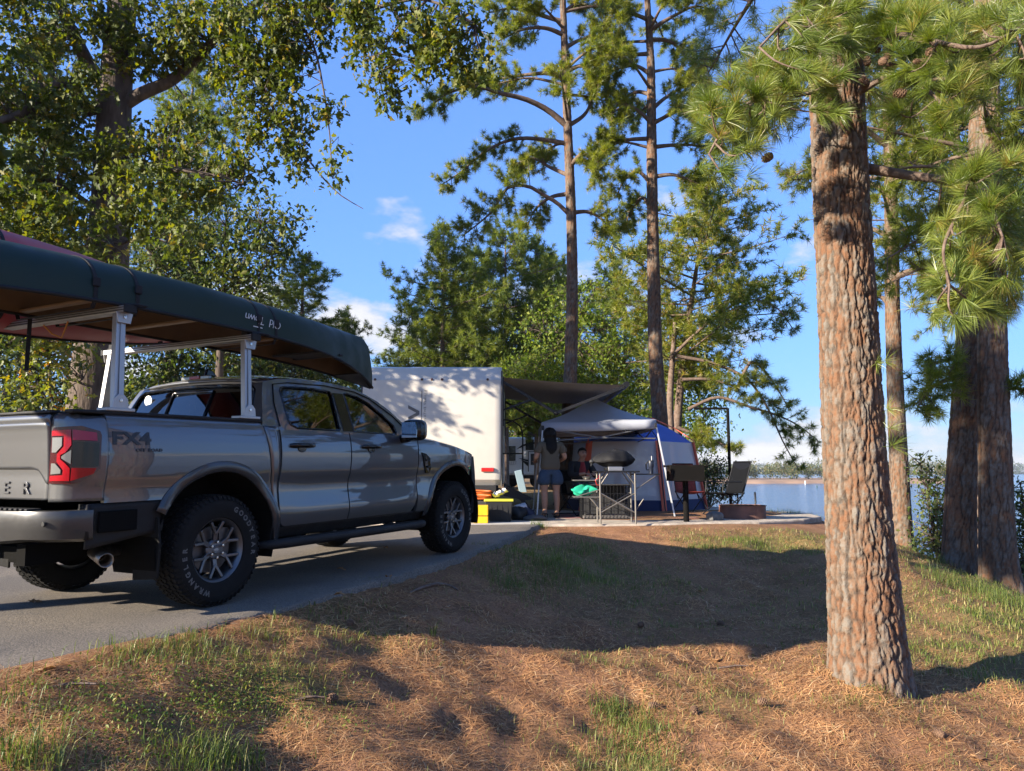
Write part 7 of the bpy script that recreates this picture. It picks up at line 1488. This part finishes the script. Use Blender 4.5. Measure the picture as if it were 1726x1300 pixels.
# ================================================================== lakeside shrubs
def shrub(label, px, py, D, blobs, seed, leafm, size=.085, per=330, clump=.11):
    q = PX(px, py, D); z = gz(q[0], D); base = np.array([q[0], D, z]); limbs = [([base+[0, 0, -.05], (base+PX(b[0], b[1], b[3]))/2+np.array([0, 0, .1]), PX(b[0], b[1]-b[2]*.5, b[3])], .02, .004, 5) for b in blobs]
    return leafy(label, 'shrub', tuple(base), limbs, blobs, seed, leafm, M_OAKB, size, 'simple', clump, per, cat='shrub', nl=12)
M_SHRUB = leaf_mat('shrub_leaves', [(0, (.05, .085, .02)), (.6, (.11, .15, .035)), (1, (.2, .2, .06))], .4)
shrub('loose lakeside shrub between the slim pine and the thick pair', 1580, 930, 13.2, [(1570, 850, 26, 13.3), (1560, 800, 18, 13.3), (1580, 820, 20, 13.2), (1590, 870, 26, 13.2), (1565, 900, 22, 13.2), (1600, 900, 28, 13.3), (1550, 780, 12, 13.3), (1610, 830, 20, 13.5), (1575, 925, 30, 13.2)], 92, M_SHRUB)
shrub('dense dark shrub right of the thick pair of pines', 1740, 960, 12.6, [(1720, 860, 30, 12.6), (1725, 900, 34, 12.6), (1730, 940, 34, 12.6), (1720, 830, 20, 12.6), (1640, 880, 20, 13.4), (1720, 970, 30, 12.4), (1760, 900, 40, 12.6)], 93, M_SHRUB, .08)
shrub('round green bush behind the rocking chair at the water', 1195, 850, 18.2, [(1190, 790, 22, 18.2), (1205, 810, 22, 18.2), (1180, 815, 22, 18.2), (1215, 790, 16, 18.2), (1195, 835, 24, 18.2), (1225, 825, 18, 18.2)], 94, M_LEFTL, .08)
# ================================================================== far shore
M_SAND = mat('sandy_shore', (.30, .19, .12), .95, var=.2, vscale=.3); DS = 262.0
m = MB(); xs = np.linspace(45, 175, 80)
V = []
for x in xs:
    j = 2*math.sin(x*.13)+1.2*math.sin(x*.41); V += [(x, DS+j-.5, LAKE-.3), (x, DS+j+2, LAKE+.7), (x, DS+j+9, LAKE+1.3), (x, DS+60, LAKE+1.6)]
m.add(V, [(4*i+k, 4*i+4+k, 4*i+5+k, 4*i+1+k) for i in range(79) for k in range(3)]); tag(m.build('far_shore', M_SAND, smooth=60), kind='structure')
vf = Veg(95)
for k in range(70):
    x = 60+k*1.55+vf.r.uniform(-1, 1); y = DS+14+vf.r.uniform(-3, 14); H = (4.6+2.8*noise2(np.array([x]), np.array([0.]), .12, 5, 2)[0]*2)*vf.r.uniform(.7, 1.1)
    C = np.array([x, y, LAKE+1.4+H*.5])+unit(vf.r.normal(size=(34, 3)))*vf.r.uniform(.3, 1, (34, 1))*np.array([2.4, 2.4, H*.5]); vf.leaves((C[:, None]+vf.r.normal(size=(34, 9, 3))*.5).reshape(-1, 3), .75, 'simple', 0, 1, .2)
fs = empty('shore_trees', (0, DS, LAKE)); vf.LV = [v-np.array([0, DS, LAKE]) for v in vf.LV]; tag(fs, 'band of trees and scrub along the sandy far shore', 'trees', kind='stuff'); vf.build(fs, M_OAKB, leaf_mat('shore_leaves', [(0, (.05, .075, .03)), (.5, (.10, .12, .045)), (1, (.22, .17, .08))], .3))
vh = Veg(96); DH = 1450.0
for k in range(420):
    x = 150+k*4.2+vh.r.uniform(-3, 3); H = 15+7*noise2(np.array([x]), np.array([0.]), .004, 8, 3)[0]+vh.r.uniform(-1, 2)
    C = np.array([x, DH+vh.r.uniform(0, 60), LAKE+H*.5])+unit(vh.r.normal(size=(16, 3)))*np.array([6., 6, H*.5]); vh.leaves((C[:, None]+vh.r.normal(size=(16, 4, 3))*1.8).reshape(-1, 3), 4.2, 'simple', 0, 1, .1)
hb = MB().grid(lambda u, v: (100+u*1900, DH+30+80*v, LAKE-1+(9+3*math.sin(u*9))*v), 60, 3); tag(hb.build('far_hills', mat('far_wood', (.035, .055, .025), .9), smooth=60), kind='structure')
fh = empty('far_forest', (0, DH, LAKE)); vh.LV = [v-np.array([0, DH, LAKE]) for v in vh.LV]; tag(fh, 'forested shoreline far across the lake', 'forest', kind='stuff'); vh.build(fh, M_OAKB, leaf_mat('hill_leaves', [(0, (.03, .055, .025)), (1, (.075, .10, .04))], .25))
q = PX(1357, 811, 240); bz = MB().tube([(q[0], 240, LAKE-.3), (q[0], 240, LAKE+1.3)], .10, 8); tag(bz.build('marker_post', mat('white_post', (.8, .8, .78), .5)), 'white marker post standing in the lake before the far shore', 'post')
q = PX(1377, 818, 190); bz = MB().tube([(q[0], 190, LAKE-.3), (q[0], 190, LAKE+.7)], .13, 8); tag(bz.build('marker_post', mat('green_post', (.02, .06, .05), .5)), 'short dark marker post in the lake right of the white one', 'post')
# ================================================================== ground cover: pine straw, grass, weeds, fallen leaves
rl = np.random.default_rng(101)
def scatter(n, d0=2.7, d1=13.5, power=1.6):
    u = rl.uniform(0, 1, n*3); a = 1-power+1
    D = (d0**a+(d1**a-d0**a)*u)**(1/a); X = rl.uniform(-1, 1, n*3)*(.74*D+.25)
    e = edge_dist(X, D); ok = (e > .015) & ~((D > 12.0) & (X < 5.6) & (X > -7) & (D < 20.6)) & (np.hypot(X-2.69, D-5.6) > .30)
    return X[ok][:n], D[ok][:n]
def ground_n(X, Y):
    h = .05; return unit(np.stack([-(ground_h(X+h, Y)-ground_h(X-h, Y))/(2*h), -(ground_h(X, Y+h)-ground_h(X, Y-h))/(2*h), np.ones_like(X)], -1))
# pine straw
X, Y = scatter(135000, 2.7, 12.5, 1.9); Z = ground_h(X, Y); g = grass_amt(X, Y); clump = noise2(X, Y, 2.6, 44, 3)
keep = rl.uniform(0, 1, len(X)) < np.clip(1.15-g*.75, .12, 1)*np.clip(-.15+1.9*clump, .08, 1); X, Y, Z, clump = X[keep], Y[keep], Z[keep], clump[keep]; n = len(X)
a = rl.uniform(0, 2*np.pi, n)+.5*np.sin(X*3+Y*2); L = rl.uniform(.05, .135, n); nr = ground_n(X, Y); d = np.stack([np.cos(a), np.sin(a), rl.normal(0, .16, n)], -1); d = unit(d-nr*(d*nr).sum(-1, keepdims=True)+nr*rl.normal(.02, .14, (n, 1)))
sd = np.cross(d, nr)*(rl.uniform(.0009, .0017, (n, 1))*np.clip(Y/4, .9, 2.2)[:, None]); c = np.stack([X, Y, Z+rl.uniform(.002, .022, n)*np.clip(clump*2-.4, .2, 1.2)], -1); h = d*L[:, None]/2
bend = nr*(L*rl.uniform(-.02, .10, n))[:, None]
V = np.stack([c-h-sd, c-h+sd, c+bend-sd, c+bend+sd, c+h], 1).reshape(-1, 3); q = np.arange(n)[:, None]*5; qf = q[Y < 6.5]; F = np.concatenate([qf+[0, 1, 3], qf+[0, 3, 2], qf+[2, 3, 4], q[Y >= 6.5]+[0, 1, 4]])
M_STRAW = leaf_mat('pine_straw', [(0, (.18, .082, .036)), (.4, (.38, .19, .078)), (.8, (.50, .29, .13)), (1, (.60, .44, .25))], .12, rough=.6, spec=.3)
tag(np_mesh('pine_straw', V, F, M_STRAW, tint=np.repeat(np.clip(rl.beta(1.6, 1.8, n)+.25*(clump-.5), 0, 1), 5)), 'layer of fallen brown pine needles covering the bank', 'pine straw', kind='stuff')
# grass
def blades(X, Y, H, w, lean, tint, name, matl, label):
    n = len(X); Z = ground_h(X, Y)-.005; a = rl.uniform(0, 2*np.pi, n); dr = np.stack([np.cos(a), np.sin(a), np.zeros(n)], -1); sd = np.stack([-np.sin(a), np.cos(a), np.zeros(n)], -1)*w[:, None]/2
    b = np.stack([X, Y, Z], -1); up = np.array([[0, 0, 1.]]); l1 = lean[:, None]; m1 = b+(up*.55+dr*l1*.25)*H[:, None]; t1 = b+(up*(.98-.25*l1)+dr*l1*.85)*H[:, None]
    V = np.stack([b-sd, b+sd, m1-sd*.8, m1+sd*.8, t1], 1).reshape(-1, 3); q = np.arange(n)[:, None]*5; F = np.concatenate([q+[0, 1, 3], q+[0, 3, 2], q+[2, 3, 4]])
    return tag(np_mesh(name, V, F, matl, tint=np.repeat(tint, 5)), label, 'grass', kind='stuff')
X, Y = scatter(120000, 2.7, 13.5, 1.5); g = grass_amt(X, Y); fine = noise2(X, Y, 5, 66, 2); keep = rl.uniform(0, 1, len(X)) < g**1.1*np.clip(fine*2.4-.5, 0, 1)*.95+.02; X, Y, g = X[keep], Y[keep], g[keep]; n = len(X)
M_GRASS = leaf_mat('grass_blades', [(0, (.05, .085, .018)), (.45, (.11, .15, .03)), (.75, (.20, .21, .055)), (1, (.42, .34, .15))], .35, rough=.5, spec=.3)
blades(X, Y, rl.uniform(.03, .085, n)*(.7+.6*g), rl.uniform(.002, .0045, n)*np.clip(Y/4, .9, 2.0), rl.uniform(.3, 1.3, n), np.clip(rl.beta(1.5, 2, n)+.15, 0, 1), 'short_grass', M_GRASS, 'short patchy grass growing through the needles on the bank')
tx = []; 
for (px, py, rad, cnt, h) in ((350, 1288, .18, 170, .14), (400, 1294, .14, 100, .13), (300, 1298, .14, 80, .13), (60, 1298, .12, 110, .18), (20, 1294, .08, 50, .16), (1060, 1225, .22, 420, .09), (1075, 1270, .27, 460, .09), (1030, 1205, .12, 160, .11), (730, 1075, .03, 16, .16), (460, 1050, .03, 10, .12), (1415, 1118, .10, 90, .10), (1470, 1150, .22, 160, .07), (930, 960, .5, 700, .13), (990, 930, .45, 500, .12), (870, 990, .35, 400, .13), (1250, 915, .6, 600, .11), (1180, 925, .3, 260, .10), (1540, 925, .4, 320, .22), (1600, 985, .4, 360, .2), (1660, 1000, .35, 300, .2), (1700, 1020, .3, 260, .2), (1570, 945, .3, 240, .22), (905, 890, .12, 130, .14), (640, 985, .12, 60, .08), (820, 925, .15, 90, .1), (1430, 880, .5, 300, .15), (1340, 868, .5, 300, .16), (1390, 878, .4, 240, .15), (1270, 860, .4, 200, .15), (240, 1110, .25, 260, .09), (330, 1085, .2, 200, .08), (440, 1075, .2, 160, .08), (0, 1200, .3, 240, .09)):
    c = ground_px(px, py); m_ = rl.normal(size=(cnt, 2))*rad*.55; tx.append(np.stack([c.x+m_[:, 0], c.y+m_[:, 1], np.full(cnt, h)], -1))
tx = np.concatenate(tx); n = len(tx)
blades(tx[:, 0], tx[:, 1], tx[:, 2]*rl.uniform(.5, 1.15, n), rl.uniform(.003, .0055, n), rl.uniform(.2, 1.0, n), np.clip(rl.beta(1.5, 2.4, n), 0, 1), 'tall_grass', M_GRASS, 'taller green grass tufts along the bank and the foot of the pines')
# low weeds
vw = Veg(120); pts = []
for (px, py, rad, cnt) in ((400, 1190, .26, 700), (360, 1205, .2, 400), (460, 1190, .16, 120), (580, 1230, .07, 34), (620, 1240, .08, 24), (1520, 1160, .06, 20), (150, 1240, .35, 450), (240, 1230, .3, 400), (60, 1180, .25, 120), (600, 1170, .12, 30), (1100, 1180, .08, 14), (300, 1150, .35, 400), (200, 1170, .3, 300), (520, 1210, .2, 80), (1640, 1180, .2, 30)):
    c = ground_px(px, py); m_ = rl.normal(size=(cnt, 2))*rad*.55; x, y = c.x+m_[:, 0], c.y+m_[:, 1]; pts.append(np.stack([x, y, ground_h(x, y)+rl.uniform(.01, .055, cnt)], -1))
pts = np.concatenate(pts); vw.leaves(pts, .021, 'simple', 0, 1, .0, nrm=np.tile([[0, 0, 1.5]], (len(pts), 1)))
wd = empty('weeds', (0, 0, 0)); tag(wd, 'low broad-leaved weeds spreading in the foreground litter', 'weeds', kind='stuff'); vw.build(wd, M_OAKB, leaf_mat('weed_leaves', [(0, (.05, .09, .018)), (.6, (.12, .17, .03)), (1, (.24, .22, .05))], .35), 'stems', 'leaves')
# needle and twig debris, pine cones, fallen leaves that can be told apart
FL_M = leaf_mat('dry_leaf', [(0, (.30, .16, .07)), (1, (.42, .27, .14))], .2)
def fallen(px, py, size, seed, label):
    c = ground_px(px, py); e = float(edge_dist(np.array([c.x]), np.array([c.y]))[0]); z = max(c.z, float(road_h(c.x, c.y)) if e < 0 and c.y < 12 else -9)
    if e < 0: c = Vector(tuple(PX(px, py, c.y))); k = (float(road_h(c.x, c.y))-CAMZ)/(c.z-CAMZ); c = Vector((c.x*k, c.y*k, CAMZ+(c.z-CAMZ)*k))
    half = [(0, 0), (.16, .14), (.30, .18), (.22, .34), (.40, .5), (.24, .58), (.26, .8), (.08, .8), (0, 1)]; per = half+[(-x, y) for x, y in half[-2:0:-1]]; rg3 = random.Random(seed); a = rg3.uniform(0, 6)
    m = MB(); V = [(0, .5, .10)]+[(x, y, abs(x)*.5+.12*math.sin(y*5+seed)) for x, y in per]; m.add(V, [(0, 1+i, 1+(i+1) % len(per)) for i in range(len(per))]); zmin = min(v[2] for v in V)
    m.mapv(lambda p: (c.x+size*(p.x*math.cos(a)-(p.y-.5)*math.sin(a)), c.y+size*(p.x*math.sin(a)+(p.y-.5)*math.cos(a)), c.z+.004+size*(p.z-zmin)*.8)); o = m.build('fallen_leaf', FL_M, smooth=60)
    return tag(o, label, 'leaf', 'fallen leaves')
for i, (px, py, sz, lb) in enumerate([(58, 1016, .12, 'curled tan leaf lying on the asphalt near the left rear wheel'), (575, 962, .10, 'dry leaf on the shaded asphalt below the running board'), (655, 975, .09, 'small dry leaf near the driveway edge below the rear door'), (573, 1006, .10, 'pale dry leaf on the needles at the driveway edge'), (75, 1135, .10, 'pale leaf in the litter at the lower left by the asphalt'), (1205, 1115, .10, 'pale leaf in the shadow notch left of the big pine'), (1650, 1290, .12, 'reddish leaf at the lower right corner'), (1180, 1000, .08, 'small leaf in the middle of the shaded bank'), (650, 925, .08, 'dry leaf on the asphalt behind the front wheel')]): fallen(px, py, sz, i+3, lb)
gc0 = None
for i, (px, py, lb) in enumerate([(590, 1062, 'dark pine cone on the bank below the driveway edge'), (1080, 1058, 'pine cone in the shaded middle of the bank'), (1215, 1055, 'pine cone on the shaded bank nearest the big pine'), (1170, 1205, 'pine cone in the sunny foreground right of the bright grass'), (1285, 1195, 'pine cone in the sunny foreground near the big pine'), (1585, 1250, 'pine cone at the lower right in the grass'), (560, 1190, 'pine cone half hidden in needles by the low weeds'), (1100, 1200, 'pine cone beside the bright grass patch')]):
    c = ground_px(px, py, .025); o = cone0.copy(); COL.objects.link(o); o.parent = None; o.location = c; o.rotation_euler = (1.4, i*1.1, i*2.0); o.scale = (.7, .7, .7); o.name = 'fallen_pine_cone'; tag(o, lb, 'pine cone', 'fallen pine cones')
rt = [ground_px(x, y, .012) for x, y in ((690, 1003), (715, 992), (740, 988), (760, 990), (772, 1000))]; m = MB().tube([tuple(p) for p in smooth_path([tuple(p) for p in rt], 14)], list(np.linspace(.008, .016, 7))+list(np.linspace(.016, .005, 7)), 8); tag(m.build('surface_root', M_BARKT, smooth=60), 'thin root looping out of the shaded bank', 'root')
for i, (px, py, L, lb) in enumerate([(520, 1190, .16, 'short broken stick among the foreground needles'), (120, 1170, .2, 'bleached stick lying left of the grass patch'), (1240, 1130, .3, 'thin stick near the lit notch by the big pine')]):
    c = ground_px(px, py, .012); m = MB().tube([(c.x-L/2, c.y-.02, c.z), (c.x, c.y+.01, c.z+.012), (c.x+L/2, c.y+.03, c.z+.004)], [.007, .009, .005], 6); tag(m.build('stick', M_BARKT, smooth=60), lb, 'stick', 'sticks on the bank')
# ================================================================== thin lake haze
hz_m = bpy.data.materials.new('haze'); hz_m.use_nodes = True; t = hz_m.node_tree; t.nodes.remove(t.nodes['Principled BSDF']); pv_ = N(t, 'ShaderNodeVolumePrincipled'); pv_.inputs['Color'].default_value = (.86, .91, 1, 1); pv_.inputs['Density'].default_value = .00016; pv_.inputs['Anisotropy'].default_value = .2
t.links.new(pv_.outputs[0], t.nodes['Material Output'].inputs['Volume'])
hzb = MB().box((250, 2000, 10), (5800, 5300, 33)).build('haze', hz_m); tag(hzb, 'thin pale haze over the lake and far shore', 'haze', kind='stuff')
